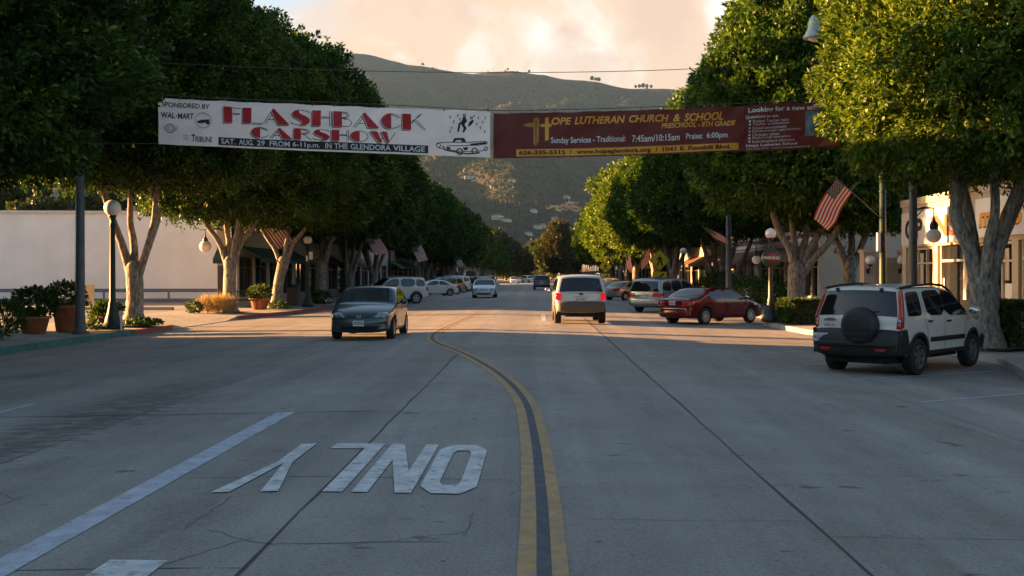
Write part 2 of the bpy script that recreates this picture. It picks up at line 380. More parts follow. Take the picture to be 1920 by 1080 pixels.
# ------------------------------------------------------------------ builders
class MB:
    """collects geometry, then links it as ONE mesh object"""
    def __init__(s): s.v, s.f, s.m, s.sm = [], [], [], []
    def add(s, vs, fs, mi=0, smooth=False):
        o = len(s.v); s.v += [tuple(v) for v in vs]
        for f in fs: s.f.append([o + i for i in f]); s.m.append(mi); s.sm.append(smooth)
    def box(s, c, d, rz=0.0, mi=0, rx=0.0):
        x, y, z = (d[0] / 2, d[1] / 2, d[2] / 2)
        mm = Matrix.Translation(c) @ Matrix.Rotation(rz, 4, 'Z') @ Matrix.Rotation(rx, 4, 'X')
        vs = [mm @ Vector((a, b, e)) for a in (-x, x) for b in (-y, y) for e in (-z, z)]
        s.add(vs, [(0, 1, 3, 2), (4, 6, 7, 5), (0, 4, 5, 1), (2, 3, 7, 6), (0, 2, 6, 4), (1, 5, 7, 3)], mi)
    def tube(s, pts, rad, n=8, mi=0, cap=True, wob=0.0, seed=0):
        pts = [Vector(p) for p in pts]
        if not hasattr(rad, '__len__'): rad = [rad] * len(pts)
        rnd = random.Random(seed); vs = []; ref = None
        for i, p in enumerate(pts):
            t = (pts[min(i + 1, len(pts) - 1)] - pts[max(i - 1, 0)])
            t = t.normalized() if t.length > 1e-9 else Vector((0, 0, 1))
            if ref is None:
                ref = Vector((1, 0, 0)) if abs(t.x) < 0.9 else Vector((0, 1, 0))
            a = (ref - t * ref.dot(t)).normalized(); b = t.cross(a); ref = a
            for k in range(n):
                an = 2 * math.pi * k / n
                r = rad[i] * (1 + wob * (rnd.random() - 0.5))
                vs.append(p + (a * math.cos(an) + b * math.sin(an)) * r)
        fs = []
        for i in range(len(pts) - 1):
            for k in range(n):
                fs.append((i * n + k, i * n + (k + 1) % n, (i + 1) * n + (k + 1) % n, (i + 1) * n + k))
        s.add(vs, fs, mi, True)
        if cap:
            s.add(vs[:n], [tuple(range(n - 1, -1, -1))], mi); s.add(vs[-n:], [tuple(range(n))], mi)
    def lathe(s, prof, c=(0, 0, 0), n=16, mi=0, axis='Z', smooth=True):
        vs = []
        for r, z in prof:
            for k in range(n):
                a = 2 * math.pi * k / n; x, y = r * math.cos(a), r * math.sin(a)
                p = {'Z': (x, y, z), 'Y': (x, z, y), 'X': (z, x, y)}[axis]
                vs.append((c[0] + p[0], c[1] + p[1], c[2] + p[2]))
        fs = []
        for i in range(len(prof) - 1):
            for k in range(n):
                fs.append((i * n + k, i * n + (k + 1) % n, (i + 1) * n + (k + 1) % n, (i + 1) * n + k))
        s.add(vs, fs, mi, smooth)
    def sphere(s, c, r, n=16, mi=0, sc=(1, 1, 1)):
        h = n // 2
        prof = [(max(1e-4, math.sin(math.pi * i / h)) * r, -math.cos(math.pi * i / h) * r) for i in range(h + 1)]
        o = len(s.v); s.lathe(prof, (0, 0, 0), n, mi)
        for i in range(o, len(s.v)):
            v = s.v[i]; s.v[i] = (c[0] + v[0] * sc[0], c[1] + v[1] * sc[1], c[2] + v[2] * sc[2])
    def quad(s, a, b, c, d, mi=0): s.add([a, b, c, d], [(0, 1, 2, 3)], mi)
    def prism(s, poly, y0, y1, mi=0, plane='XZ'):
        n = len(poly)
        f = (lambda p, d: (p[0], d, p[1])) if plane == 'XZ' else ((lambda p, d: (p[0], p[1], d)) if plane == 'XY' else (lambda p, d: (d, p[0], p[1])))
        vs = [f(p, y0) for p in poly] + [f(p, y1) for p in poly]
        s.add(vs, [tuple(range(n)), tuple(range(2 * n - 1, n - 1, -1))] + [(i, (i + 1) % n, n + (i + 1) % n, n + i) for i in range(n)], mi)
    def build(s, name, mats, parent=None, loc=None, fix=True):
        me = bpy.data.meshes.new(name)
        me.from_pydata(s.v, [], s.f)
        me.polygons.foreach_set('material_index', s.m)
        me.polygons.foreach_set('use_smooth', s.sm)
        for mm in (mats if isinstance(mats, (list, tuple)) else [mats]): me.materials.append(mm)
        if fix and len(s.f) < 60000:
            bm = bmesh.new(); bm.from_mesh(me)
            bmesh.ops.remove_doubles(bm, verts=bm.verts, dist=1e-5)
            bmesh.ops.recalc_face_normals(bm, faces=bm.faces)
            bm.to_mesh(me); bm.free()
        me.update()
        o = bpy.data.objects.new(name, me); COL.objects.link(o)
        if parent: o.parent = parent
        if loc: o.location = loc
        return o
def sheet(name, mats, faces, parent=None):
    """open sheet: faces = list of (verts, material index)"""
    b = MB()
    for vs, mi in faces: b.add(vs, [tuple(range(len(vs)))], mi)
    return b.build(name, mats, parent, fix=False)

def tag(o, label=None, cat=None, group=None, kind=None):
    if label: o['label'] = label
    if cat: o['category'] = cat
    if group: o['group'] = group
    if kind: o['kind'] = kind
    return o
def thing(name, label, cat, loc=(0, 0, 0), rz=0.0, group=None):
    o = bpy.data.objects.new(name, None); COL.objects.link(o)
    o.empty_display_size = 0.3
    o.location = loc; o.rotation_euler = (0, 0, rz)
    return tag(o, label, cat, group)
KIDS = {}
def copy_tree(o, parent=None):
    c = o.copy(); COL.objects.link(c)
    if parent:
        c.parent = parent
    for ch in list(o.children): copy_tree(ch, c)
    return c

def road_z(x):
    return -0.018 * min(abs(x + 1.9), 13.0)
def gpt(px, py, z=None):
    """ground point seen at a pixel of the photograph (used to read positions off it)"""
    y = 3400 / (py - 516)
    for _ in range(4):
        x = (px - 1007) * y / 2000
        zz = road_z(x) if z is None else z
        y = (H_EYE - zz) * 2000 / (py - 516)
    return (px - 1007) * y / 2000, y
def at(px, py, y):
    return Vector(((px - 1007) * y / 2000, y, H_EYE + (516 - py) * y / 2000))

# lettering: outlines of the built-in font, fitted into a box
_tc = {}
def text_geo(s, shear=0.0, bold=0.0):
    k = (s, shear, bold)
    if k not in _tc:
        c = bpy.data.curves.new('lettering', 'FONT'); c.body = s; c.shear = shear; c.offset = bold; c.resolution_u = 3
        o = bpy.data.objects.new('lettering', c); me = o.to_mesh()
        vs = [(v.co.x, v.co.y) for v in me.vertices]; fs = [tuple(p.vertices) for p in me.polygons]
        o.to_mesh_clear(); bpy.data.objects.remove(o); bpy.data.curves.remove(c)
        x0 = min(v[0] for v in vs); x1 = max(v[0] for v in vs); y0 = min(v[1] for v in vs); y1 = max(v[1] for v in vs)
        _tc[k] = ([((x - x0) / (x1 - x0), (y - y0) / (y1 - y0)) for x, y in vs], fs)
    return _tc[k]
def put_text(mb, s, fn, mi=0, shear=0.0, bold=0.0):
    """fn maps (u, v) in 0..1 (v up) to a 3-D point"""
    vs, fs = text_geo(s, shear, bold)
    mb.add([fn(u, v) for u, v in vs], fs, mi)
# ================================================================== GROUND
KL = [(-60, -12.8), (46, -12.8), (52, -11.7), (60, -11.7), (65, -13.2), (205, -13.2), (208, -13.2), (600, -13.2)]
KR = [(-60, 8.8), (19, 8.8), (23, 9.9), (31, 9.9), (34, 8.6), (39.5, 8.4), (42.5, 9.9), (600, 9.9)]
def interp(tab, y): return float(np.interp(y, [t[0] for t in tab], [t[1] for t in tab]))
YS = sorted(set([-60, -30, -10, 0, 5, 10, 15, 19, 21, 23, 27, 31, 32.5, 34, 37, 37.5, 38.5, 39.5, 41, 42.5, 44, 45.5, 46, 47, 49, 52, 56, 60, 62.5, 65, 75, 90, 110, 140, 180, 205, 208, 233, 236, 280, 330, 400, 500, 600]))
def ground_sheet():
    b = MB(); S = 9000
    b.quad((-S, -S, -0.6), (S, -S, -0.6), (S, S, -0.6), (-S, S, -0.6))
    return tag(b.build('ground', M['earth'], fix=False), kind='structure')
ground_sheet()
b = MB()
xs = [-40, -1.9, 40]
for i in range(len(YS) - 1):
    ya, yb = YS[i], YS[i + 1]
    la, lb, ra, rb = interp(KL, ya), interp(KL, yb), interp(KR, ya), interp(KR, yb)
    for (xa, xb, xc, xd) in ((la, lb, -1.9, -1.9), (-1.9, -1.9, ra, rb)):
        b.quad((xa, ya, road_z(xa)), (xc, ya, road_z(xc)), (xd, yb, road_z(xd)), (xb, yb, road_z(xb)))
tag(b.build('road', M['road']), kind='structure')
# side street crossing far up the road (lets the low sun in)
b = MB()
b.quad((-160, 208, -0.2), (-13.2, 208, -0.2), (-13.2, 233, -0.2), (-160, 233, -0.2))
tag(b.build('side_street', M['road']), kind='structure')

KH = 0.15
def khl(y):                                            # kerb height: dropped at the lot's driveway
    return float(np.interp(y, [37.5, 38.5, 44, 45.5], [KH, 0.02, 0.02, KH]))
def kerb(tab, side, name_mats):
    """kerb stone and pavement for one side of the street"""
    kb, sw = MB(), MB()
    for i in range(len(YS) - 1):
        ya, yb = YS[i], YS[i + 1]
        if side < 0 and 208 <= ya < 233: continue
        xa, xb = interp(tab, ya), interp(tab, yb)
        za, zb = road_z(xa), road_z(xb)
        ha, hb = (khl(ya), khl(yb)) if side < 0 else (KH, KH)
        mid = (ya + yb) / 2
        mi = 0
        if side < 0:
            mi = 1 if 10 < mid < 33.5 else (2 if (33.5 <= mid < 38 or 45.5 < mid < 62) else 0)
        else:
            mi = 0
        o = side * 0.16
        kb.quad((xa, ya, za - 0.02), (xb, yb, zb - 0.02), (xb, yb, zb + hb), (xa, ya, za + ha), mi)
        kb.quad((xa, ya, za + ha), (xb, yb, zb + hb), (xb + o, yb, zb + hb + 0.004), (xa + o, ya, za + ha + 0.004), mi)
        out = -17.2 if side < 0 else 14.2
        zo = 0.012
        sw.quad((xa + o, ya, za + ha), (xb + o, yb, zb + hb), (out, yb, zo), (out, ya, zo))
    k = kb.build('kerb', [M['kerb'], M['kerb_green'], M['kerb_red']]); tag(k, kind='structure')
    s_ = sw.build('pavement', M['sidewalk']); tag(s_, kind='structure')
kerb(KL, -1, None); kerb(KR, 1, None)
b = MB()
b.quad((-90, 27.5, -0.004), (-17.2, 27.5, 0.008), (-17.2, 80, 0.008), (-90, 80, -0.004))
tag(b.build('parking_lot', M['lot']), kind='structure')
b = MB()
b.quad((14.2, -60, 0.008), (60, -60, 0.0), (60, 600, 0.0), (14.2, 600, 0.008))
b.quad((-90, -60, 0.0), (-17.2, -60, 0.008), (-17.2, 27.5, 0.008), (-90, 27.5, 0.0))
b.quad((-90, 80, 0.0), (-17.2, 80, 0.008), (-17.2, 208, 0.008), (-90, 208, 0.0))
b.quad((-90, 233, 0.0), (-17.2, 233, 0.008), (-17.2, 600, 0.008), (-90, 600, 0.0))
tag(b.build('yard_ground', M['lot']), kind='structure')

# ------------------------------------------------------------------ markings and joints
JW = random.Random(8)
def strip(b, pts, w, dz, mi=0, jitter=False):
    """ribbon along (x, y) points lying on the road"""
    P = [Vector((p[0], p[1])) for p in pts]
    L, Rr = [], []
    for i, p in enumerate(P):
        t = (P[min(i + 1, len(P) - 1)] - P[max(i - 1, 0)]).normalized(); n = Vector((-t.y, t.x))
        ww = w[i] if hasattr(w, '__len__') else w
        if jitter: ww *= JW.uniform(.55, 1.45)
        L.append(p + n * ww / 2); Rr.append(p - n * ww / 2)
    for i in range(len(P) - 1):
        b.quad(*[(q.x, q.y, road_z(q.x) + dz) for q in (Rr[i], Rr[i + 1], L[i + 1], L[i])], mi)
def dense(p0, p1, n): return [(p0[0] + (p1[0] - p0[0]) * i / n, p0[1] + (p1[1] - p0[1]) * i / n) for i in range(n + 1)]
def crom(pts, sub=6):
    pts = [Vector(p) for p in pts]; out = []
    for i in range(len(pts) - 1):
        p0, p1, p2, p3 = pts[max(i - 1, 0)], pts[i], pts[i + 1], pts[min(i + 2, len(pts) - 1)]
        for k in range(sub):
            t = k / sub
            out.append(0.5 * ((2 * p1) + (p2 - p0) * t + (2 * p0 - 5 * p1 + 4 * p2 - p3) * t * t + (3 * p1 - p0 - 3 * p2 + p3) * t ** 3))
    out.append(pts[-1]); return out

b = MB()
jr = random.Random(4)
def wob_line(p0, p1, n, a, m=1.7):
    a *= m
    return [(x + jr.uniform(-a, a), y + jr.uniform(-a, a)) for x, y in dense(p0, p1, n)]
strip(b, wob_line((1.97, -6), (1.93, 60), 60, 0.008), [0.024 + 0.016 * min(1, max(0, (k - 18) / 15)) for k in range(61)], 0.003, 0, True)
strip(b, wob_line((-1.70, -6), (-1.72, 24.5), 40, 0.006), 0.024, 0.003, 0, True)
strip(b, wob_line((-4.98, -6), (-5.02, 70), 60, 0.01), 0.016, 0.003, 1, True)
strip(b, wob_line((5.35, -6), (5.35, 70), 60, 0.01), 0.010, 0.003, 1, True)
strip(b, wob_line((-7.4, 13.4), (-1.72, 13.36), 14, 0.004), 0.030, 0.003, 1, True)
strip(b, wob_line((-1.72, 13.36), (-0.35, 13.38), 5, 0.004), 0.012, 0.003, 1, True)
strip(b, wob_line((-2.9, 9.02), (-0.2, 9.0), 8, 0.006), 0.014, 0.003, 1, True)
strip(b, wob_line((-5.0, 6.22), (-1.72, 6.2), 8, 0.004), 0.016, 0.003, 1, True)
strip(b, wob_line((-1.72, 6.75), (-0.6, 6.9), 5, 0.008), 0.010, 0.003, 1, True)
for y in (19.2, 24.6, 33.0, 39.2, 45.5):
    strip(b, wob_line((-12.4, y), (-1.72, y), 12, 0.01), 0.014, 0.003, 1, True)
    strip(b, wob_line((1.97, y + 1.1), (8.2, y + 1.1), 12, 0.01), 0.012, 0.003, 1, True)
for y in (7.6, 9.9, 12.1, 15.8):
    strip(b, wob_line((0.35, y), (1.95, y + 0.05), 5, 0.008), 0.006, 0.003, 1, True)
    strip(b, wob_line((1.97, y - 0.4), (7.6, y - 0.3), 9, 0.01), 0.006, 0.003, 1, True)
for pl in ([(345, 993), (390, 962), (435, 930)], [(380, 992), (460, 1012), (520, 1024)], [(310, 1058), (400, 1030), (480, 1008)],
           [(872, 1004), (880, 982), (886, 962)], [(640, 1024), (760, 1012), (868, 998)], [(0, 925), (24, 935), (48, 930)], [(0, 950), (45, 932)], [(1150, 660), (1185, 670)]):
    g = [gpt(*p) for p in pl]
    strip(b, [q for i in range(len(g) - 1) for q in wob_line(g[i], g[i + 1], 5, 0.012)[:-1]] + [g[-1]], 0.0065, 0.003, 1, True)
tag(b.build('road_joints', [M['joint'], M['joint_soft']], fix=False), kind='structure')

# curving double centre line
yc = crom([(0.06, 2.5), (0.05, 4.5), (0.04, 6.0), (0.03, 8.4), (-0.04, 11.8), (-0.20, 15.0), (-0.66, 18.6), (-1.45, 22.6), (-2.35, 26.2), (-2.86, 29.0), (-3.03, 32.0), (-3.02, 36.0), (-2.9, 41.0), (-2.72, 48.5)], 6)
b = MB()
def offs(pts, d):
    out = []
    for i, p in enumerate(pts):
        t = (pts[min(i + 1, len(pts) - 1)] - pts[max(i - 1, 0)]).normalized()
        out.append((p.x - t.y * -d, p.y - t.x * d))
    return out
strip(b, offs(yc, -0.100), 0.115, 0.005, 0); strip(b, offs(yc, 0.098), 0.10, 0.005, 0)
strip(b, offs(yc, 0.002), 0.088, 0.0045, 1)
far = dense((-1.35, 76), (-1.75, 205), 12)
strip(b, [(x - 0.11, y) for x, y in far], 0.12, 0.005, 0); strip(b, [(x + 0.11, y) for x, y in far], 0.12, 0.005, 0)
tag(b.build('centre_line', [M['mark_yellow'], M['mark_dark']], fix=False), kind='structure')

b = MB()
# long lane line, short dashes, stall lines, limit line
strip(b, dense((-3.15, 2.0), (-3.15, 13.36), 12), 0.23, 0.005, 1)
strip(b, dense((-7.0, 10.8), (-7.0, 14.8), 4), 0.11, 0.005, 1)
strip(b, dense((0.27, 40.5), (0.27, 47.5), 4), 0.20, 0.005, 1)
for y0 in (12.1, 15.4, 18.7, 21.95, 25.3):
    xe = interp(KR, y0 + 2.2) - 0.25; yl = y0 + (xe - 5.55) * 0.68
    strip(b, dense((5.55, y0), (xe, yl), 4), 0.085, 0.005, 1)
strip(b, dense((-8.3, 26.3), (-10.4, 25.3), 4), 0.07, 0.005, 1)
strip(b, dense((-8.4, 29.5), (-12.3, 28.7), 4), 0.07, 0.005, 1)
strip(b, dense((-8.4, 33.2), (-12.3, 32.4), 4), 0.07, 0.005, 1)
for k in range(12):
    y0 = 62 + k * 7
    strip(b, dense((-7.6, y0), (-12.9, y0 - 3.2), 3), 0.09, 0.005, 0)
    strip(b, dense((5.0, y0), (9.6, y0 + 3.0), 3), 0.09, 0.005, 0)
strip(b, dense((-13.0, 81.0), (9.4, 81.0), 10), 0.35, 0.006, 0)
strip(b, dense((-13.0, 85.0), (9.4, 85.0), 10), 0.25, 0.006, 0)
# tip of the next arrow
b.add([(x, y, road_z(x) + 0.006) for x, y in ((-2.60, 4.2), (-2.22, 4.2), (-2.20, 6.36), (-2.56, 6.40))], [(0, 1, 2, 3)], 0)
tag(b.build('lane_markings', [M['mark_white'], M['mark_line']], fix=False), kind='structure')

# the word ONLY, painted to be read by drivers coming towards us
def only_letters():
    Y0, Y1 = 8.37, 10.75
    b = MB()
    def L(px0, px1, polys):
        for pl in polys:
            pts = []
            for u, v in pl:                # u,v in the letter's own reading frame
                pts.append((px1 - u * (px1 - px0), Y1 - v * (Y1 - Y0)))
            pts = [(x, y, road_z(x) + 0.010) for x, y in pts]
            b.add(pts, [tuple(range(len(pts)))], 0)
    def rect(a, c, d, e): return [(a, c), (d, c), (d, e), (a, e)]
    # O: ring of eight quads, v = 0 at the bottom of the letter (far side)
    out = [(0.25, 0), (0.75, 0), (1, 0.12), (1, 0.88), (0.75, 1), (0.25, 1), (0, 0.88), (0, 0.12)]
    inn = [(0.38, 0.14), (0.62, 0.14), (0.69, 0.2), (0.69, 0.8), (0.62, 0.86), (0.38, 0.86), (0.31, 0.8), (0.31, 0.2)]
    # bottom of each letter is at the far side: v runs towards us
    L(-0.95, -0.49, [[out[i], out[(i + 1) % 8], inn[(i + 1) % 8], inn[i]] for i in range(8)])
    L(-1.46, -0.99, [rect(0, 0, 0.27, 1), rect(0.73, 0, 1, 1), [(0.27, 1.0), (0.27, 0.62), (0.73, 0.0), (0.73, 0.38)]])
    L(-2.02, -1.53, [rect(0, 0, 0.32, 1), rect(0.32, 0, 1, 0.13)])
    L(-2.56, -2.03, [[(0.36, 0), (0.64, 0), (0.64, 0.45), (0.36, 0.45)], [(0.36, 0.45), (0.5, 0.45), (0.27, 1), (0.0, 1)], [(0.5, 0.45), (0.64, 0.45), (1, 1), (0.73, 1)]])
    return tag(b.build('road_word', M['mark_white'], fix=False), kind='structure')
only_letters()

# ================================================================== BUILDINGS
def building(name, label, cat, sx, xf, y0, y1, h, wall, bays, depth=14, knee=0.55, head=2.7, trim='dark_paint', awn=None, fascia=None, parapet=0.25, pier=0.4, group=None, base=None, mull=2):
    """one storey shop front. sx: +1 faces +X (left side of the street), -1 faces -X"""
    t = thing(name, label, cat, (xf, (y0 + y1) / 2, 0), 0, group)
    L = y1 - y0
    def bx(mb, n0, n1, u0, u1, z0, z1, mi=0):        # n outward, u along Y from y0
        xa, xb = sorted((sx * n0, sx * n1))
        mb.box(((xa + xb) / 2, (u0 + u1) / 2 - L / 2, (z0 + z1) / 2), (xb - xa, u1 - u0, z1 - z0), 0, mi)
    w = MB()
    bx(w, -depth, -0.35, 0.0, L, 0, h - 0.1)
    n = len(bays); bw = (L - pier) / n
    for i in range(n + 1): bx(w, -0.35, 0, i * bw, i * bw + pier, 0, head)
    bx(w, -0.35, 0, 0, L, head, h)
    bx(w, -0.45, 0.06, -0.05, L + 0.05, h, h + parapet)
    w.build('wall', M[wall], t)
    for i, k in enumerate(bays):
        u0, u1 = i * bw + pier, (i + 1) * bw
        if k == 'd':
            f = MB(); bx(f, -0.33, -0.1, u0, u0 + 0.1, 0, head - 0.02); bx(f, -0.33, -0.1, u1 - 0.1, u1, 0, head - 0.02)
            bx(f, -0.33, -0.1, u0 + 0.1, u1 - 0.1, 2.15, 2.23); bx(f, -0.3, -0.12, u0 + 0.1, u1 - 0.1, 0.0, 0.22)
            d = f.build('door', M[trim], t)
            g = MB(); bx(g, -0.26, -0.22, u0 + 0.1, u1 - 0.1, 0.22, 2.15); bx(g, -0.26, -0.22, u0 + 0.1, u1 - 0.1, 2.23, head - 0.02)
            g.build('pane', M['glass'], d)
            hd = MB(); bx(hd, -0.22, -0.14, u0 + 0.22, u0 + 0.25, 0.9, 1.3); hd.build('handle', M['alloy'], d)
        else:
            kn = MB(); bx(kn, -0.33, -0.02, u0, u1, 0, knee); kn.build('knee_wall', M[base or wall], t)
            f = MB()
            bx(f, -0.3, -0.08, u0, u0 + 0.07, knee, head - 0.02); bx(f, -0.3, -0.08, u1 - 0.07, u1, knee, head - 0.02)
            bx(f, -0.3, -0.05, u0 + 0.07, u1 - 0.07, knee, knee + 0.09); bx(f, -0.3, -0.08, u0 + 0.07, u1 - 0.07, head - 0.1, head - 0.02)
            for q in range(1, mull):
                uu = u0 + (u1 - u0) * q / mull; bx(f, -0.28, -0.1, uu - 0.03, uu + 0.03, knee + 0.09, head - 0.1)
            if mull > 1: bx(f, -0.275, -0.105, u0 + 0.07, u1 - 0.07, head - 0.62, head - 0.56)
            fo = f.build('window', M[trim], t)
            g = MB(); bx(g, -0.24, -0.2, u0 + 0.07, u1 - 0.07, knee + 0.09, head - 0.1); g.build('pane', M['glass'], fo)
    if awn:
        a = MB(); z1, z0, o = head + 0.55, head - 0.1, 1.25
        for q in range(1):
            p = [(0.02, z1), (o, z0), (o, z0 - 0.22), (o - 0.03, z0 - 0.22), (o - 0.03, z0 - 0.03), (0.02, z1 - 0.06)]
            vs = [(sx * nn, 0.15 - L / 2, z) for nn, z in p] + [(sx * nn, L / 2 - 0.15, z) for nn, z in p]
            k = len(p)
            a.add(vs, [tuple(range(k)), tuple(range(2 * k - 1, k - 1, -1))] + [(i, (i + 1) % k, k + (i + 1) % k, k + i) for i in range(k)])
        a.build('awning', M[awn], t)
    if fascia:
        f = MB()
        for (n1, z0, z1, mi) in fascia: bx(f, 0.002, n1, 0.1, L - 0.1, z0, z1, mi)
        f.build('fascia', [M['white_paint'], M['brown_paint'], M['cream_paint'], M['dark_paint']], t)
    rr = MB(); bx(rr, -depth - 0.1, -0.4, -0.06, L + 0.06, h - 0.1, h + 0.04); rr.build('roof', M['roof_grey'], t)
    return t, bx

# left side: the shop beside the camera (out of frame, throws the shade over the near road)
building('shop_building', 'unseen two storey stucco building that shades the near road, beside the near left pavement before the car park', 'building', 1, -17.4, -34, 33.4, 8.8, 'cream', ['w', 'd', 'w', 'w', 'd', 'w', 'w', 'w', 'd', 'w', 'w', 'w'], trim='dark_paint')
# long white wall behind the car park
t = thing('white_building', 'long blank white stucco building across the car park on the left', 'building', (-18.0, 69.0, 0), R(3))
w = MB(); w.box((-30, 7.0, 2.85), (60, 14, 5.7)); w.build('wall', M['white_wall'], t)
w = MB(); w.box((-30, -0.02, 5.76), (60.2, 0.3, 0.14)); w.build('coping', M['white_paint'], t)
for i, (x, sxx, hh) in enumerate(((-4.2, 1.3, 0.6), (-8.3, 1.0, 0.4), (-1.9, 0.9, 0.35))):
    w = MB(); w.box((x, 1.6, 5.7 + hh / 2), (sxx, 1.0, hh)); w.lathe([(0.3, 0), (0.36, 0.1), (0.3, 0.14), (0.001, 0.14)], (x, 1.6, 5.7 + hh), 12)
    w.build('roof_vent', M['roof_grey'], t)
w = MB(); w.box((-30, -0.06, 0.10), (60, 0.12, 0.2)); w.build('base_strip', M['dark_paint'], t)  # dark strip along the foot of the wall
w = MB(); w.tube([(-11.6, -0.07, 0.2), (-11.6, -0.07, 5.5)], 0.05, 8); w.build('downpipe', M['white_paint'], t)
# rail in front of that wall
t = thing('guard_rail', 'long grey blue guard rail in front of the blank white wall', 'guard rail', (-18.4, 67.6, 0), R(3))
w = MB(); w.box((-30, 0, 0.74), (59, 0.09, 0.22)); w.box((-30, 0, 0.13), (59, 0.14, 0.16)); w.build('beam', M['rail'], t)
for i in range(14):
    w = MB(); w.box((-0.9 - i * 4.0, 0.1, 0.4), (0.11, 0.1, 0.8)); w.build('post', M['rail'], t)

LEFT = [  # y0, y1, h, wall, bays, awning, name phrase, label
    (55.8, 69, 4.9, 'cream', 'wdww', 'awning_green', 'cream corner shop with a deep green awning beside the car park'),
    (69, 80, 5.6, 'brown_wall', 'wdw', None, 'brown rendered shop behind the fifth tree of the left row'),
    (80, 95, 4.7, 'dark_wall', 'wdww', 'awning_brown', 'dark shop with a brown awning behind the parked white jeep'),
    (95, 112, 5.8, 'grey_wall', 'wwdw', None, 'grey shop behind the parked white sedan on the left'),
    (112, 130, 5.0, 'brown_wall', 'wdww', 'awning_green', 'brown shop with a green awning far up the left side'),
    (130, 152, 5.5, 'peach_wall', 'wwdww', None, 'peach shop far up the left side beyond the green awning'),
    (152, 178, 5.0, 'dark_wall', 'wwdww', 'awning_brown', 'long dark shop far up the left side with a brown awning'),
    (178, 206, 5.6, 'cream', 'wwdww', None, 'cream shop on the near corner of the left side street'),
    (235, 270, 5.4, 'grey_wall', 'wwdww', None, 'grey shop beyond the left side street'),
    (270, 330, 5.6, 'brown_wall', 'wwdwwdw', None, 'last brown shop at the far end of the left side'),
]
for (y0, y1, h, wl, bays, aw, lab) in LEFT:
    building('shop_building', lab, 'building', 1, -15.7, y0 + 0.05, y1 - 0.05, h, wl, list(bays), awn=aw, depth=(1.05 if y0 < 60 else 2.1) if y0 < 75 else 13, group='shops along the left side')
# entrance of the corner shop on its car park side
t = [o for o in COL.objects if o.get('label', '').startswith('cream corner shop')][0]
w = MB(); p_ = [(0, 3.2), (-.9, 2.55), (-.9, 2.3), (-.87, 2.3), (-.87, 2.5), (0, 3.1)]
w.prism([(y - 6.56, z) for y, z in p_], -1.0, -.4, 0, 'YZ'); w.build('awning', M['awning_green'], t)
w = MB(); w.box((-.2, -6.62, 1.7), (.4, .14, 3.4)); w.build('pilaster', M['white_wall'], t)
w = MB(); w.box((-.72, -6.585, 1.1), (.55, .06, 2.2)); w.build('door', M['dark_paint'], t)
RIGHT = [
    (78, 94, 5.0, 'tan_wall', 'wwdw', 'awning_brown', 'tan shop with a brown awning behind the tree above the minivan'),
    (94, 112, 5.8, 'grey_wall', 'wdww', None, 'grey shop behind the crossing sign on the right'),
    (112, 130, 4.8, 'brown_wall', 'wwdw', 'awning_green', 'brown shop with a green awning far up the right side'),
    (130, 152, 5.4, 'cream', 'wwdww', None, 'cream shop far up the right side beyond the crossing signs'),
    (152, 178, 5.0, 'dark_wall', 'wwdww', None, 'dark shop far up the right side'),
    (178, 215, 5.5, 'peach_wall', 'wwdwwd', None, 'peach shop behind the orange brown tree'),
    (215, 330, 5.2, 'grey_wall', 'wwdwwdwwd', None, 'last grey shop at the far end of the right side'),
]
for (y0, y1, h, wl, bays, aw, lab) in RIGHT:
    building('shop_building', lab, 'building', -1, 13.6, y0 + 0.05, y1 - 0.05, h, wl, list(bays), awn=aw, depth=13, group='shops along the right side')
# R1: bright shop with signs, brick knee wall
t, bx = building('shop_building', 'cream shop with a brick base, tall windows and a white sign board', 'building', -1, 13.8, 12, 40.3, 4.25, 'cream',
                 ['w', 'w', 'd', 'w', 'w', 'd', 'w', 'd', 'w'], trim='cream_paint', base='brick', knee=0.72, head=2.72, depth=12, pier=0.42, mull=3)
w = MB(); bx(w, 0.003, 0.16, 0.3, 21.2, 2.86, 4.05); sb = w.build('sign_board', M['sign_white'], t)
w = MB(); bx(w, 0.004, 0.10, 22.6, 28.1, 2.80, 4.0); sb2 = w.build('sign_board', M['white_paint'], t)
Lh = 28.3 / 2
def on_wall(y_left, y_right, z0, z1, off):          # facing -X: reading direction runs from far to near
    return lambda u, v: (-off, (y_left + (y_right - y_left) * u) - (12 + Lh), z0 + (z1 - z0) * v)
w = MB(); put_text(w, 'mbo-SYTH', on_wall(32.9, 27.9, 3.13, 3.78, 0.168), 1, 0.1, 0.05); put_text(w, 'mbo-SYTH', on_wall(32.85, 27.85, 3.17, 3.82, 0.175), 0, 0.1, 0.03)
w.build('lettering', [M['ban_gold'], M['ban_black']], sb)
w = MB(); put_text(w, 'OP', on_wall(39.7, 37.9, 3.0, 3.75, 0.11), 1, 0, 0.04); put_text(w, 'INS', on_wall(37.1, 34.8, 3.0, 3.75, 0.11), 0, 0, 0.05)
w.build('lettering', [M['ban_rust'], M['ban_black']], sb2)
for (ya, yb_, z0, z1, mt_) in ((31.2, 32.1, .85, 1.45, 'sign_white'), (34.6, 35.0, .9, 2.5, 'cream_paint'), (29.0, 29.7, .9, 2.5, 'cream_paint'), (36.6, 37.3, 1.1, 1.6, 'sign_white'), (38.6, 38.9, .85, 2.5, 'peach_wall'), (31.6, 31.9, 1.55, 2.5, 'cream_paint'), (27.2, 28.0, 1.0, 1.8, 'sign_red')):
    w = MB(); bx(w, -0.197, -0.18, ya - 12, yb_ - 12, z0, z1); w.build('window_display', M[mt_], t)
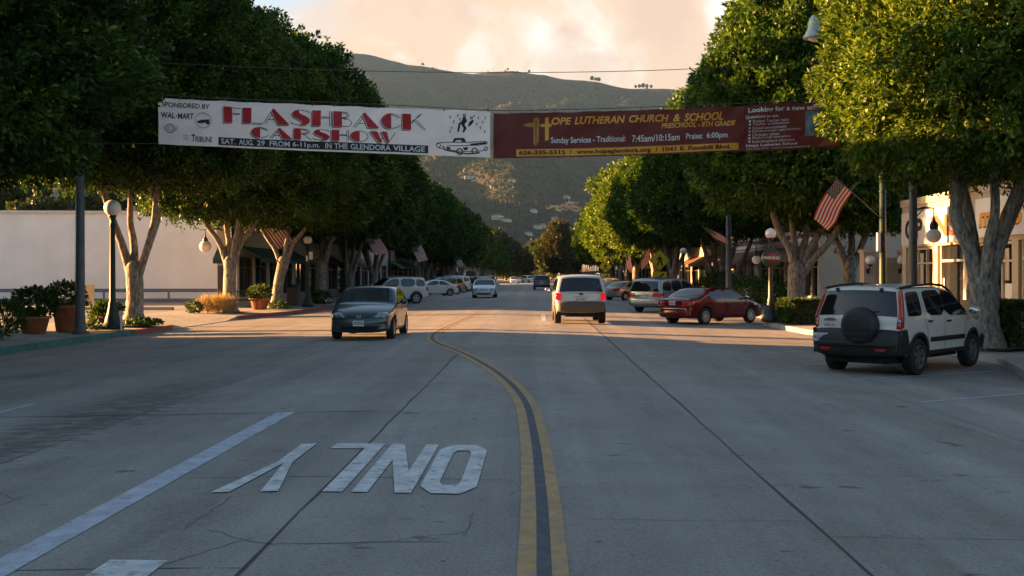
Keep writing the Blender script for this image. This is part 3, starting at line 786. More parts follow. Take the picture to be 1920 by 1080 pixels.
# gabled roof above it
g = MB()
for (ya, yb, pk) in ((26.4, 33.6, 6.3),):
    poly = [(ya - 26.15, 4.5), (yb - 26.15, 4.5), ((ya + yb) / 2 - 26.15, pk)]
    g.prism(poly, 0.2, 9.0, 0, 'YZ')
g.build('gable', M['roof_tan'], t)
g = MB()
for s_ in (-1, 1):
    g.prism([(3.85 + s_ * 4.1, 4.38), (3.85 + s_ * 4.1, 4.5), (3.85, 6.52), (3.85, 6.34)], -0.5, 9.2, 0, 'YZ')
g.build('gable_roof', M['roof_grey'], t)
# tan courtyard wall with pillars and globe lamps
t = thing('courtyard_wall', 'low tan courtyard wall with an arched niche between the two shops', 'wall', (13.0, 42.6, 0))
w = MB(); w.box((2.6, 0.2, 1.2), (4.2, 0.3, 2.4)); w.build('wall', M['tan_wall'], t)
for x in (0.25, 1.75):
    w = MB(); w.box((x, 0.1, 1.3), (0.5, 0.56, 2.6)); w.box((x, 0.1, 2.66), (0.6, 0.66, 0.12)); w.build('pillar', M['peach_wall'], t)
w = MB(); arc = [(2.3 + 0.32 * math.cos(a), 1.35 + 0.32 * math.sin(a)) for a in [math.pi * k / 10 for k in range(11)]] + [(1.98, 0.4), (2.62, 0.4)]
w.prism(arc, 0.0, 0.048, 0); w.build('niche', M['cream'], t)
for i, (px, lab) in enumerate(((1632, 'small globe wall lamp on the pillar left of the dark green pole'), (1692, 'small globe wall lamp on the pillar right of the dark green pole'))):
    p = at(px, 488, 42.05)
    l = thing('wall_lamp', lab, 'wall lamp', (p.x, 42.36, p.z), 0, 'globe lamps on the courtyard pillars')
    w = MB(); w.tube([(0, 0.0, -0.42), (0, -0.12, -0.44), (0, -0.24, -0.36), (0, -0.26, -0.2)], 0.025, 8); w.lathe([(0.03, -0.24), (0.1, -0.2), (0.11, -0.16), (0.05, -0.15)], (0, -0.26, 0), 12); w.box((0, -0.01, -0.42), (0.12, 0.03, 0.2))
    w.build('bracket', M['black_metal'], l)
    w = MB(); w.sphere((0, -0.26, 0), 0.19, 16); w.build('globe', M['globe'], l)
# R3: peach building with a blank side wall and script lettering
t, bx = building('shop_building', 'peach corner building with a blank side wall and small script lettering', 'building', -1, 13.9, 52.5, 78, 5.3, 'peach_wall',
                 ['w', 'd', 'w', 'w', 'd', 'w', 'w'], trim='cream_paint', depth=12, awn='awning_brown', fascia=[(0.10, 3.42, 3.62, 0), (0.07, 3.63, 3.85, 1), (0.10, 3.86, 4.06, 0), (0.06, 4.07, 4.3, 1)])
Lh = 25.5 / 2
p0, p1 = at(1563, 474, 52.5), at(1603, 452, 52.5)
w = MB(); put_text(w, 'Lin', lambda u, v: (p0.x - 13.9 + (p1.x - p0.x) * u, -Lh - 0.012, p0.z + (p1.z - p0.z) * v), 0, 0.35, -0.01)
w.build('lettering', M['dark_paint'], t)
# ================================================================== TREES
def np_mesh(name, V, F, mats, midx=None, smooth=False):
    me = bpy.data.meshes.new(name)
    V = np.asarray(V, np.float32); F = np.asarray(F, np.int32)
    me.vertices.add(len(V)); me.vertices.foreach_set('co', V.ravel())
    me.loops.add(F.size); me.loops.foreach_set('vertex_index', F.ravel())
    me.polygons.add(len(F)); k = F.shape[1]
    me.polygons.foreach_set('loop_start', np.arange(0, F.size, k, dtype=np.int32))
    me.polygons.foreach_set('loop_total', np.full(len(F), k, np.int32))
    if midx is not None: me.polygons.foreach_set('material_index', midx)
    me.polygons.foreach_set('use_smooth', np.full(len(F), smooth))
    for m in mats: me.materials.append(m)
    me.update(calc_edges=True)
    return me
PEAR = ([0, .04, .12, .25, .42, .58, .72, .84, .93, 1.0], [.50, .78, .95, 1.0, .95, .84, .70, .52, .33, .06])
ROUND = ([0, .1, .25, .45, .65, .8, .92, 1.0], [.35, .68, .92, 1.0, .92, .74, .46, .05])
def unit(a): return a / np.maximum(np.linalg.norm(a, axis=1, keepdims=True), 1e-9)
def crown_mesh(name, seed, Rr, z0, z1, ns, nl, ll, lw, mat_, prof=PEAR, lobes=60, lob=0.16, depth=0.35, core=0.76, fringe=0.6, lean=(0, 0), clump=0.36):
    rg = np.random.default_rng(seed)
    pt, pr = np.array(prof[0]), np.array(prof[1])
    H = z1 - z0
    # lobes give the crown its bumps
    lt = rg.random(lobes); la = rg.random(lobes) * 2 * np.pi
    lamp = rg.uniform(0.3, 1.0, lobes) * lob; ls = rg.uniform(0.35, 0.75, lobes) * (1.0 if Rr > 3 else 0.6)
    lneg = rg.random(lobes) < 0.33
    def radius(t, a):
        r = np.interp(t, pt, pr)
        x = r * np.cos(a) * Rr; y = r * np.sin(a) * Rr; z = t * H
        add = np.zeros_like(t)
        lr = np.interp(lt, pt, pr)
        for i in range(lobes):
            d2 = (x - lr[i] * np.cos(la[i]) * Rr) ** 2 + (y - lr[i] * np.sin(la[i]) * Rr) ** 2 + (z - lt[i] * H) ** 2
            g = np.exp(-d2 / (2 * (ls[i] * 1.3) ** 2)) * lamp[i]
            add += np.where(lneg[i], -0.8 * g, g)
        return r * (1 + 0) + np.clip(add, -0.2, 0.3) * np.minimum(1, r * 2)
    # sprigs on the mantle
    t = rg.random(ns * 3); keep = rg.random(ns * 3) < np.interp(t, pt, pr) * 0.9 + 0.1
    t = t[keep][:ns]; n = len(t)
    a = rg.random(n) * 2 * np.pi
    r = radius(t, a) * Rr
    dep = np.abs(rg.normal(0, depth, n))
    e = 0.02
    drdt = (np.interp(t + e, pt, pr) - np.interp(t - e, pt, pr)) / (2 * e) * Rr / H
    N = unit(np.stack([np.cos(a), np.sin(a), -np.clip(drdt, -2.5, 2.5)], 1))
    P = np.stack([r * np.cos(a), r * np.sin(a), t * H], 1)
    cl = np.zeros(n)                                     # clumps of sprigs with dark gaps between
    for k in range(9):
        q = unit(rg.normal(0, 1, (1, 3)))[0] * rg.uniform(3.2, 9.5); cl += np.sin(P @ q + rg.uniform(0, 6.28))
    cl = cl / 2.1
    P = P + N * (np.clip(cl, -1.6, 1.2) * clump - dep)[:, None]
    # underside
    nb = int(ns * 0.16)
    ab = rg.random(nb) * 2 * np.pi; rb = np.sqrt(rg.random(nb)) * Rr * 0.86
    Pb = np.stack([rb * np.cos(ab), rb * np.sin(ab), -np.abs(rg.normal(0, fringe * 0.5, nb)) + 0.25 + (rb / Rr) ** 2 * 0.45], 1)
    Nb = unit(np.stack([np.cos(ab) * 0.4, np.sin(ab) * 0.4, np.full(nb, -1.0)], 1))
    P = np.concatenate([P, Pb]); N = np.concatenate([N, Nb]); n = len(P)
    # leaves of each sprig
    P = np.repeat(P, nl, 0); N = np.repeat(N, nl, 0); m = len(P)
    D = unit(N * 0.75 + rg.normal(0, 0.62, (m, 3)) + np.array([0, 0, 0.12]))
    S = unit(np.cross(D, rg.normal(0, 1, (m, 3))))
    L = ll * rg.uniform(0.65, 1.3, m)[:, None]; W = lw * rg.uniform(0.7, 1.25, m)[:, None]
    P = P + rg.normal(0, ll * 0.30, (m, 3))
    base = P; tip = P + D * L; mid = P + D * L * 0.5
    V = np.empty((m, 4, 3)); V[:, 0] = base; V[:, 1] = mid + S * W * 0.5; V[:, 2] = tip; V[:, 3] = mid - S * W * 0.5
    V = V.reshape(-1, 3); F = np.arange(m * 4).reshape(-1, 4)
    # leaves deeper inside the crown
    if core:
        ni = int(ns * 0.8)
        ti = rg.random(ni) * .96; ai = rg.random(ni) * 6.2832
        ri = radius(ti, ai) * Rr * rg.uniform(0.5, 0.88, ni) * core / 0.76
        C = np.stack([ri * np.cos(ai), ri * np.sin(ai), ti * H * .97 + .12], 1)
        D = unit(rg.normal(0, 1, (ni, 3)) + np.array([0, 0, .2])); S = unit(np.cross(D, rg.normal(0, 1, (ni, 3))))
        k = max(ll * 2.0, .34); L = k * rg.uniform(.7, 1.3, ni)[:, None]; W = L * .62
        Q = np.empty((ni, 4, 3)); Q[:, 0] = C - D * L * .5; Q[:, 1] = C + S * W * .5; Q[:, 2] = C + D * L * .5; Q[:, 3] = C - S * W * .5
        o = len(V); V = np.concatenate([V, Q.reshape(-1, 3)]); F = np.concatenate([F, np.arange(o, o + ni * 4).reshape(-1, 4)])
    V = V + np.stack([lean[0] * V[:, 2] / H, lean[1] * V[:, 2] / H, np.full(len(V), z0)], 1)
    return np_mesh(name, V, F, [mat_])

def smooth_path(pts, rad, sub=5):
    P = crom(pts, sub); n = len(pts)
    rr = np.interp(np.linspace(0, n - 1, len(P)), range(n), rad)
    return P, list(rr)
def trunk_mesh(name, stems, r0, fork, seed, mat_, lean=(0, 0)):
    """stems: list of [(dx, dy, z), ...] continuing from the fork"""
    rd = random.Random(seed); b = MB()
    fx, fy = lean
    pts = [(0, 0, -0.05), (0, 0, 0.12), (fx * 0.2, fy * 0.2, 0.45), (fx * 0.5 + rd.uniform(-.04, .04), fy * 0.5, fork * 0.55), (fx, fy, fork), (fx, fy, fork + r0 * .9)]
    rad = [r0 * 1.7, r0 * 1.36, r0 * 1.08, r0 * 0.98, r0 * 1.0, r0 * .45]
    P, rr = smooth_path(pts, rad); b.tube(P, rr, 14, wob=0.10, seed=seed)
    for i, st in enumerate(stems):
        rs = r0 * (0.62 if len(stems) < 4 else 0.54) * rd.uniform(0.85, 1.1)
        p = [(fx + (st[0][0] - fx) * 0.10, fy + (st[0][1] - fy) * 0.10, max(.3, fork - 0.6))] + list(st)
        rad = [rs * 1.0] + [rs * (1 - 0.55 * (k + 1) / len(st)) for k in range(len(st))]
        P, rr = smooth_path(p, rad); b.tube(P, rr, 10, wob=0.12, seed=seed + i)
        # side limbs
        for q in range(4):
            a = rd.random() * 6.28; s0 = Vector(st[-1]) * 0.35 + Vector(st[-2] if len(st) > 1 else st[-1]) * 0.65
            e = s0 + Vector((math.cos(a) * 1.3, math.sin(a) * 1.3, 1.3 + rd.random()))
            mid = (s0 + e) / 2 + Vector((math.cos(a) * 0.25, math.sin(a) * 0.25, -0.1))
            P, rr = smooth_path([s0, mid, e], [rs * 0.42, rs * 0.33, rs * 0.18], 4); b.tube(P, rr, 7, wob=0.1, seed=seed + q)
    return b, mat_
def add_tree(name, label, x, y, crown_me, trunk, rz=0.0, sc=1.0, group=None, crz=None, cz=1.0, coff=(0, 0)):
    t = thing(name, label, 'tree', (x, y, 0.0), rz, group)
    if isinstance(trunk, tuple): o = trunk[0].build('trunk', trunk[1], t)
    else: o = bpy.data.objects.new('trunk', trunk); COL.objects.link(o); o.parent = t
    c = bpy.data.objects.new('crown', crown_me); COL.objects.link(c); c.parent = t
    c.rotation_euler = (0, 0, crz if crz is not None else 0); c.scale = (sc, sc, cz); c.location = (*coff, 0)[:3]
    if name == 'ficus_tree':                              # sunlight and shade put into leaf colour: lighter sunlit right trees, darker left row
        c.material_slots[0].link = 'OBJECT'; c.material_slots[0].material = M['leaf_shaded' if x < 0 else ('leaf_sunlit' if y < 30 or 90 < y < 115 else 'leaf')]
    return t
def rnd_stems(seed, n, fork, top, spread):
    rd = random.Random(seed); out = []; a0 = rd.random() * 6.28
    for i in range(n):
        a = a0 + 6.28 * i / n + rd.uniform(-.35, .35); s = spread * rd.uniform(0.7, 1.15)
        kx, ky = math.cos(a), math.sin(a)
        out.append([(kx * s * 0.34, ky * s * 0.34, fork + (top - fork) * 0.28 + rd.uniform(-.2, .2)),
                    (kx * s * 0.62 + rd.uniform(-.15, .15), ky * s * 0.62, fork + (top - fork) * 0.62), (kx * s, ky * s, top)])
    return out
LM = M['leaf']
CN = [crown_mesh('near_crown', 11, 4.5, 4.15, 13.2, 25000, 6, 0.155, 0.07, LM, lob=0.17, depth=0.38),
      crown_mesh('near_crown', 12, 4.5, 4.3, 13.6, 25000, 6, 0.155, 0.07, LM, lob=0.15, depth=0.36)]
CM = [crown_mesh('middle_crown', 21 + i, 4.5, 4.3, 13.3, 15000, 5, 0.225, 0.105, LM, lob=0.15, depth=0.34) for i in range(3)]
CF = [crown_mesh('far_crown', 31 + i, 4.5, 4.2, 13.0, 5200, 5, 0.40, 0.19, LM, lob=0.15, depth=0.36) for i in range(3)]
bk = M['bark']
GL, GR = 'ficus trees along the left pavement', 'ficus trees along the right pavement'
# --- left row
add_tree('ficus_tree', 'nearest tree of the left row, its crown above the flower pots cut off', -13.5, 22.2, CN[0],
         trunk_mesh('t', [[(-.4, .2, 2.8), (-.9, .3, 4.2), (-1.4, .5, 6)], [(.35, -.1, 2.6), (1.15, -.2, 3.9), (2.1, -.4, 5.6)], [(.3, .4, 2.7), (.9, 1.0, 4), (1.4, 1.6, 6)]], 0.34, 1.8, 1, bk), crz=0.4, sc=1.04, group=GL)
add_tree('ficus_tree', 'tree with a wide V fork behind the globe lamp near the car park entrance', -13.6, 36.0, CN[1],
         trunk_mesh('t', [[(-.30, 0, 2.4), (-.62, -.1, 3.4), (-.90, -.2, 4.3), (-1.35, -.3, 5.8)], [(-.10, .25, 2.7), (-.28, .4, 3.5), (-.30, .5, 4.6), (-.3, .6, 6)],
                          [(.42, 0, 2.5), (.66, .05, 3.2), (.78, .1, 3.75), (.60, .1, 4.5), (.5, .2, 6)], [(.70, -.2, 3.3), (.86, -.3, 4.3), (1.25, -.4, 6)]], 0.28, 1.95, 2, bk), crz=1.9, sc=1.04, coff=(0, 0, .65), group=GL)
add_tree('ficus_tree', 'tree with four splayed stems above the tan grass clump left of the bench', -14.1, 49.0, CN[0],
         trunk_mesh('t', [[(-.45, 0, 3.1), (-1.0, 0, 3.9), (-1.55, .1, 4.9), (-2, .1, 6)], [(-.12, .2, 3.2), (-.3, .3, 4.2), (-.5, .4, 6)],
                          [(.22, -.1, 3.1), (.42, -.1, 4.1), (.65, -.2, 6)], [(.35, .2, 3.0), (.9, .3, 3.9), (1.6, .4, 5.2), (2.2, .5, 6.2)]], 0.29, 2.35, 3, bk), crz=3.6, sc=1.10, cz=1.08, coff=(.3, 0, .1), group=GL)
add_tree('ficus_tree', 'slim leaning tree beside the terracotta pot and the bench', -13.5, 55.0, CM[0],
         trunk_mesh('t', [[(0, 0, 3.0), (-.6, 0, 3.9), (-1.2, 0, 5.0), (-1.6, 0, 6)], [(.55, 0, 3.1), (.65, .1, 4.0), (.8, .1, 6)], [(.85, .1, 3.2), (1.5, .1, 4.1), (2.1, .2, 5.2), (2.6, .3, 6)]], 0.26, 2.5, 4, bk, lean=(.42, 0)), crz=1.0, sc=1.12, cz=1.06, coff=(.6, 0), group=GL)
add_tree('ficus_tree', 'tree with a long bare side limb behind the white globe post on the left', -13.4, 66.0, CM[1],
         trunk_mesh('t', [[(-.6, 0, 3.3), (-1.3, 0, 4.2), (-2.1, .1, 5.2)], [(.1, .2, 3.2), (.1, .3, 4.4), (.2, .4, 6)], [(.45, 0, 3.1), (.6, 0, 4.3), (.7, 0, 6)],
                          [(.6, -.2, 3.6), (1.4, -.4, 4.6), (2.6, -.6, 5.3), (3.8, -.8, 6.2)]], 0.36, 2.4, 5, bk), crz=2.2, sc=1.14, cz=1.06, coff=(.6, 0), group=GL)
TM = []
for i in range(4):
    b_, m_ = trunk_mesh('t', rnd_stems(40 + i, 4 + i % 2, 1.9 + 0.2 * i, 6.2, 2.2), 0.34, 1.9 + 0.2 * i, 40 + i, bk)
    o_ = b_.build('trunk', m_); TM.append(o_.data); bpy.data.objects.remove(o_)
rd = random.Random(5)
mids = {77: 'tree of the left row behind the first flag past the white globe post', 88: 'tree of the left row directly behind the parked white jeep',
        99: 'tree of the left row beside the second flag, above the white sedan', 110: 'tree of the left row above the parked grey wagon', 121: 'tree of the left row above the parked white wagon beyond the grey one'}
ys = [77, 88, 121] + [132 + 10.5 * i for i in range(7)] + [238 + 11 * i for i in range(9)]
for i, y in enumerate(ys):
    near = y < 125
    add_tree('ficus_tree', mids.get(y, 'clipped ficus in the far part of the left row, merging with its neighbours'), -13.6 + rd.uniform(-.3, .3), y,
             (CM if near else CF)[i % 3], TM[i % 4], rz=rd.random() * 6, sc=rd.uniform(.97, 1.06), cz=rd.uniform(.94, 1.03), group=GL)
# --- right row
add_tree('ficus_tree', 'large tree with a speckled grey trunk beside the parked white car', 10.45, 25.0, CN[1],
         trunk_mesh('t', [[(-.28, 0, 2.2), (-.62, 0, 3.0), (-.60, .1, 3.8), (-.85, .2, 5.2), (-1.0, .2, 6)], [(-.05, .4, 2.2), (-.15, .5, 3.2), (-.35, .6, 4.4), (-.4, .6, 6)],
                          [(.25, -.1, 2.1), (.50, -.1, 3.0), (.85, -.2, 4.0), (1.5, -.3, 5.4)], [(.35, .3, 2.0), (.75, .4, 2.9), (1.3, .5, 4.0), (2.1, .7, 5.4)], [(.0, -.3, 2.3), (.12, -.4, 3.4), (-.1, -.5, 5.4)]], 0.36, 1.45, 12, bk), crz=0.7, sc=0.96, coff=(.75, 0), group=GR)
add_tree('ficus_tree', 'tree with a broad fork of pale stems behind the clipped hedge box', 10.9, 44.8, CM[1],
         trunk_mesh('t', [[(-.25, 0, 2.7), (-.75, 0, 3.6), (-1.05, 0, 4.7), (-1.0, .1, 6)], [(0.0, .3, 2.8), (-.1, .4, 3.9), (-.25, .5, 6)], [(.45, 0, 2.5), (.85, 0, 3.3), (1.4, .1, 4.3), (2.0, .2, 5.6)],
                          [(.6, -.2, 2.3), (1.3, -.3, 3.1), (1.9, -.4, 4.2), (2.3, -.5, 5.6)], [(.3, .2, 2.7), (.5, .3, 3.6), (.6, .3, 5.6)]], 0.36, 2.0, 13, bk), crz=2.9, sc=1.02, cz=1.12, coff=(0.2, 0), group=GR)
add_tree('ficus_tree', 'small set back tree between the large flag and the dark green pole', 13.5, 46.0, CM[2],
         trunk_mesh('t', [[(-.5, 0, 3.0), (-1.1, 0, 3.9), (-1.5, 0, 5.4)], [(.1, .1, 3.1), (0, .2, 4.3), (.1, .2, 6)], [(.5, 0, 3.0), (.9, 0, 4.0), (1.1, 0, 6)]], 0.30, 2.3, 14, bk), crz=5.0, sc=0.72, cz=0.9, group=GR)
add_tree('ficus_tree', 'tree with many sunlit pale stems fanning from the ground behind the red car', 10.9, 63.5, CM[0],
         trunk_mesh('t', [[(-.45, 0, 1.5), (-.75, 0, 2.6), (-1.1, 0, 3.8), (-1.7, 0, 5.5)], [(-.15, .2, 1.6), (-.3, .2, 2.8), (-.45, .3, 4.2), (-.6, .3, 6)], [(.05, -.3, 1.6), (.1, -.3, 2.7), (.3, -.3, 4.2), (.4, -.3, 6)],
                          [(.35, .1, 1.4), (.6, .1, 2.6), (1.05, .1, 4.0), (1.5, .1, 6)], [(.6, -.2, 1.2), (1.2, -.2, 2.3), (1.75, -.2, 3.6), (2.4, -.2, 5.6)]], 0.42, 0.7, 15, bk), crz=4.0, sc=1.02, group=GR)
add_tree('ficus_tree', 'tree behind the white globe post, above the silver minivan', 10.5, 82.0, CM[2], TM[1], rz=1.0, group=GR)
add_tree('ficus_tree', 'fully sunlit yellow green tree above the yellow crossing sign', 10.4, 94.0, CM[1], TM[2], rz=2.0, sc=1.04, group=GR)
add_tree('ficus_tree', 'lumpy sunlit tree on the right row, left of the fully sunlit yellow green one', 10.2, 110.0,
         crown_mesh('lumpy_crown', 77, 4.9, 3.6, 14.0, 5200, 5, 0.42, 0.2, LM, lob=0.42, lobes=46, depth=0.4, core=0.7), TM[3], rz=0.3, group=GR)
ys = [122, 133, 144, 156, 168]
for i, y in enumerate(ys):
    add_tree('ficus_tree', 'clipped ficus in the far part of the right row, beyond the lumpy sunlit tree', 10.3 + rd.uniform(-.3, .3), y, CF[i % 3], TM[(i + 1) % 4], rz=rd.random() * 6,
             sc=rd.uniform(.92, 1.02), cz=rd.uniform(.88, 1.0), group=GR)
# orange brown tree and the trees closing the street
CB = crown_mesh('brown_crown', 81, 5.6, 3.0, 17.5, 3000, 5, 0.6, 0.32, M['leaf_warm'], prof=ROUND, lob=0.35, lobes=40, depth=0.6, core=0.72)
add_tree('broadleaf_tree', 'tall orange brown tree on the right near the end of the street', 5.9, 300, CB, TM[0], sc=.78, cz=1.0)
CG = [crown_mesh('grey_crown', 90 + i, 6.0, 2.5, 15.5, 2200, 5, 0.9, 0.45, M['leaf_grey'], prof=ROUND, lob=0.32, lobes=36, depth=0.7, core=0.74) for i in range(2)]
for i, (px, yy, top) in enumerate(((948, 372, 446), (968, 395, 470), (984, 420, 462), (1000, 430, 452), (1018, 410, 458), (1034, 380, 440), (1050, 360, 436), (1070, 330, 430), (930, 350, 430), (905, 400, 425), (1090, 380, 420))):
    z = H_EYE + (516 - top) * yy / 2000
    add_tree('broadleaf_tree', 'dark bushy tree in the clump closing the far end of the street', (px - 1007) * yy / 2000, yy, CG[i % 2], TM[i % 4], rz=i, sc=rd.uniform(.8, 1.05), cz=z / 15.5, group='trees closing the street end')
# trees beyond the white building
for i, (px, yy, top, lab) in enumerate(((30, 120, 330, 'grey green tree beyond the white wall, at the left picture edge'), (150, 118, 360, 'yellow green tree beyond the white wall, behind the tall grey pole'),
                                        (215, 125, 352, 'tree beyond the white wall, seen through the V forked trunk'), (330, 118, 372, 'low tree beyond the white wall, right of the V forked trunk'), (-60, 116, 345, 'tree beyond the white wall, cut by the picture edge'), (80, 112, 372, 'low bright tree beyond the white wall, left of the tall grey pole'))):
    z = H_EYE + (516 - top) * yy / 2000
    add_tree('broadleaf_tree', lab, (px - 1007) * yy / 2000, yy, CG[i % 2], TM[i % 4], rz=i, sc=0.7, cz=z / 15.5)

# ------------------------------------------------------------------ small plants
def tuft(seed, n, r, h, ll, lw, mat_, up=0.4, name='foliage', sq=1.0, box=None):
    rg = np.random.default_rng(seed)
    if box is None:
        u = unit(rg.normal(0, 1, (n, 3))); rad = rg.uniform(0.35, 1.0, n) ** 0.6
        P = u * rad[:, None] * np.array([r, r * sq, h / 2]) + np.array([0, 0, h / 2]); N = u
    else:
        P = (rg.random((n, 3)) - 0.5) * np.array([box[0], box[1], box[2]])
        ax = rg.integers(0, 5, n); s_ = np.where(rg.random(n) < .5, -1, 1)
        N = np.zeros((n, 3))
        for i, k in enumerate((0, 1, 2, 2, 0)):
            m_ = ax == i; sg = s_[m_] if k < 2 else 1
            P[m_, k] = sg * box[k] / 2 * rg.uniform(.9, 1.03, m_.sum()); N[m_, k] = sg
        P[:, 2] += box[2] / 2
    D = unit(N * 0.7 + rg.normal(0, 0.55, (n, 3)) + np.array([0, 0, up])); S = unit(np.cross(D, rg.normal(0, 1, (n, 3))))
    L = ll * rg.uniform(.6, 1.3, n)[:, None]; W = lw * rg.uniform(.7, 1.2, n)[:, None]
    V = np.empty((n, 4, 3)); V[:, 0] = P; V[:, 1] = P + D * L * .5 + S * W / 2; V[:, 2] = P + D * L; V[:, 3] = P + D * L * .5 - S * W / 2
    V[..., 2] = np.maximum(V[..., 2], 0.01)
    return np_mesh(name, V.reshape(-1, 3), np.arange(n * 4).reshape(-1, 4), [mat_])
def plant_part(name, me, parent, loc=(0, 0, 0)):
    o = bpy.data.objects.new(name, me); COL.objects.link(o); o.parent = parent; o.location = loc; return o
def pot(label, x, y, r, h, plant_h, seed, flowers=None, plant_r=None, n=500, leaf='leaf_hedge'):
    t = thing('plant_pot', label, 'plant pot', (x, y, 0.0))
    b = MB(); b.lathe([(0.001, 0.0), (r * .70, 0), (r * .92, h * .86), (r * 1.03, h * .86), (r * 1.05, h), (r * .93, h), (r * .90, h * .92), (0.001, h * .92)], n=24); b.build('pot', M['terracotta'], t)
    plant_part('plant', tuft(seed, n, plant_r or r * 1.35, plant_h, 0.16, 0.09, M[leaf]), t, (0, 0, h * .8))
    if flowers:
        plant_part('flowers', tuft(seed + 1, 40, (plant_r or r * 1.3) * 1.02, plant_h * 1.05, 0.06, 0.07, M[flowers]), t, (0, 0, h * .8))
    return t
pot('large terracotta pot of leafy red flowers against the tall grey pole on the left', -14.25, 32.3, 0.42, 0.80, 0.85, 1, 'petal_red', 0.62, 900)
pot('low wide terracotta pot overgrown with a dark bush, left of the tall grey pole', -14.9, 31.6, 0.46, 0.48, 0.95, 3, None, 0.66, 1100)
pot('terracotta pot with a dark shrub between the globe lamp and the V forked trunk', -13.75, 34.3, 0.30, 0.42, 0.5, 5, None, 0.42, 350)
pot('terracotta pot with a bushy plant beside the bench', -13.85, 53.2, 0.48, 0.55, 0.75, 7, 'petal_white', 0.62, 700)
pot('terracotta pot of flowers in front of the peach shop, beside the forked tree', 10.45, 47.0, 0.36, 0.5, 0.8, 9, 'petal_white', 0.55, 600)
def bush(name, label, x, y, r, h, seed, n, mat_='leaf_hedge', ll=0.16, lw=0.09, cat='shrub', flowers=None, up=0.4, sq=1.0, z=0.0):
    t = thing(name, label, cat, (x, y, z))
    plant_part('foliage', tuft(seed, n, r, h, ll, lw, M[mat_], up, sq=sq), t)
    b = MB()
    for k in range(4): a = k * 1.6; b.tube([(0, 0, 0), (math.cos(a) * r * .3, math.sin(a) * r * .3, h * .6)], [0.025, 0.012], 6)
    b.build('stem', M['bark_dark'], t)
    if flowers: plant_part('flowers', tuft(seed + 1, 60, r * 1.02, h * 1.02, 0.06, 0.06, M[flowers]), t)
    return t
bush('shrub', 'sunlit leafy shrub just left of the globe lamp base', -13.95, 34.2, 0.42, 0.85, 21, 480)
bush('flower_clump', 'clump of spiky plants with pale flowers at the left picture edge', -14.35, 28.6, 0.55, 0.95, 23, 700, flowers='petal_white', ll=0.28, lw=0.05, up=0.9, cat='flowers')
bush('ground_cover', 'low green ground cover around the foot of the V forked tree', -13.3, 35.8, 0.75, 0.22, 25, 500, ll=0.12, cat='plants')
bush('ground_cover', 'low sunlit ground cover left of the globe lamp', -14.1, 33.0, 0.65, 0.16, 26, 300, ll=0.12, cat='plants')
for i, (dx, dy, r, h, lab) in enumerate(((-.75, -.9, .40, .55, 'tan ornamental grass clump left of the four stemmed tree'), (.05, -1.1, .48, .62, 'tan ornamental grass clump in front of the four stemmed tree'), (-.4, -.4, .40, .58, 'tan ornamental grass clump against the trunk of the four stemmed tree'))):
    bush('ornamental_grass', lab, -14.1 + dx, 49 + dy, r, h, 30 + i, 900, 'leaf_dry', 0.40, 0.018, 'grass clump', up=0.9)
bush('shrub', 'small green shrub left of the tan grass clumps', -15.3, 47.6, 0.35, 0.5, 34, 260)
bush('ground_cover', 'low plants at the foot of the slim leaning tree', -13.2, 54.3, 0.5, 0.3, 35, 260, cat='plants')
bush('shrub', 'dark shrub at the foot of the tree behind the white globe post', -13.1, 64.6, 0.7, 0.75, 36, 500)
# hedges: clipped boxes of leaves
def hedge(label, x, y, sx_, sy_, h, seed, n, rz=0.0, z=0.0):
    t = thing('hedge', label, 'hedge', (x, y, z), rz)
    plant_part('foliage', tuft(seed, n, 0, 0, 0.13, 0.075, M['leaf_hedge'], 0.2, box=(sx_, sy_, h)), t)
    b = MB(); b.box((0, 0, h * .46), (sx_ * .74, sy_ * .74, h * .84)); b.build('branches', M['bark_dark'], t)
hedge('low clipped box hedge on the kerb corner beyond the white parked car', 10.0, 38.0, 2.4, 1.5, 0.78, 41, 9500)
hedge('dark hedge on the pavement right of the speckled trunk', 12.6, 25.6, 3.2, 1.2, 1.0, 43, 9500)
bush('shrub', 'sunlit flowering bush right of the green metal pole, behind the red car', 10.6, 54.0, 1.15, 1.7, 45, 1300, ll=0.2, lw=.11, flowers='petal_red')
bush('shrub', 'leafy sunlit bush below the fan of pale stems, behind the minivan', 10.2, 60.5, 1.3, 1.9, 47, 1300, ll=0.22, lw=.12)
bush('shrub', 'leafy bush in a bed against the peach shop front', 12.6, 57.5, 0.9, 1.8, 49, 800, ll=0.2, lw=.11)
# fallen leaves along the left gutter: nobody could count them
rg = np.random.default_rng(9); n = 900
X = -12.75 + np.abs(rg.normal(0, 0.35, n)); Y = rg.uniform(16, 46, n)
n2_ = 160
X = np.concatenate([X, rg.uniform(-12, 8, n2_)]); Y = np.concatenate([Y, rg.uniform(5.5, 40, n2_)]); n += n2_
Z = -0.018 * np.minimum(np.abs(X + 1.9), 10.8) + 0.008
A = rg.random(n) * 6.28; l = rg.uniform(.012, .04, n); w_ = l * .55
V = np.empty((n, 4, 3)); c, s = np.cos(A), np.sin(A)
for k, (p, q) in enumerate(((-1, 0), (0, -1), (1, 0), (0, 1))):
    V[:, k, 0] = X + c * l * p - s * w_ * q; V[:, k, 1] = Y + s * l * p + c * w_ * q; V[:, k, 2] = Z + 0.008 * rg.random(n)
o = bpy.data.objects.new('fallen_leaves', np_mesh('fallen_leaves', V.reshape(-1, 3), np.arange(n * 4).reshape(-1, 4), [M['leaf_dark_dry'] if 'leaf_dark_dry' in M else M['bark_dark']]))
COL.objects.link(o); tag(o, 'small dry leaves littering the left gutter and the road', 'fallen leaves', kind='stuff')

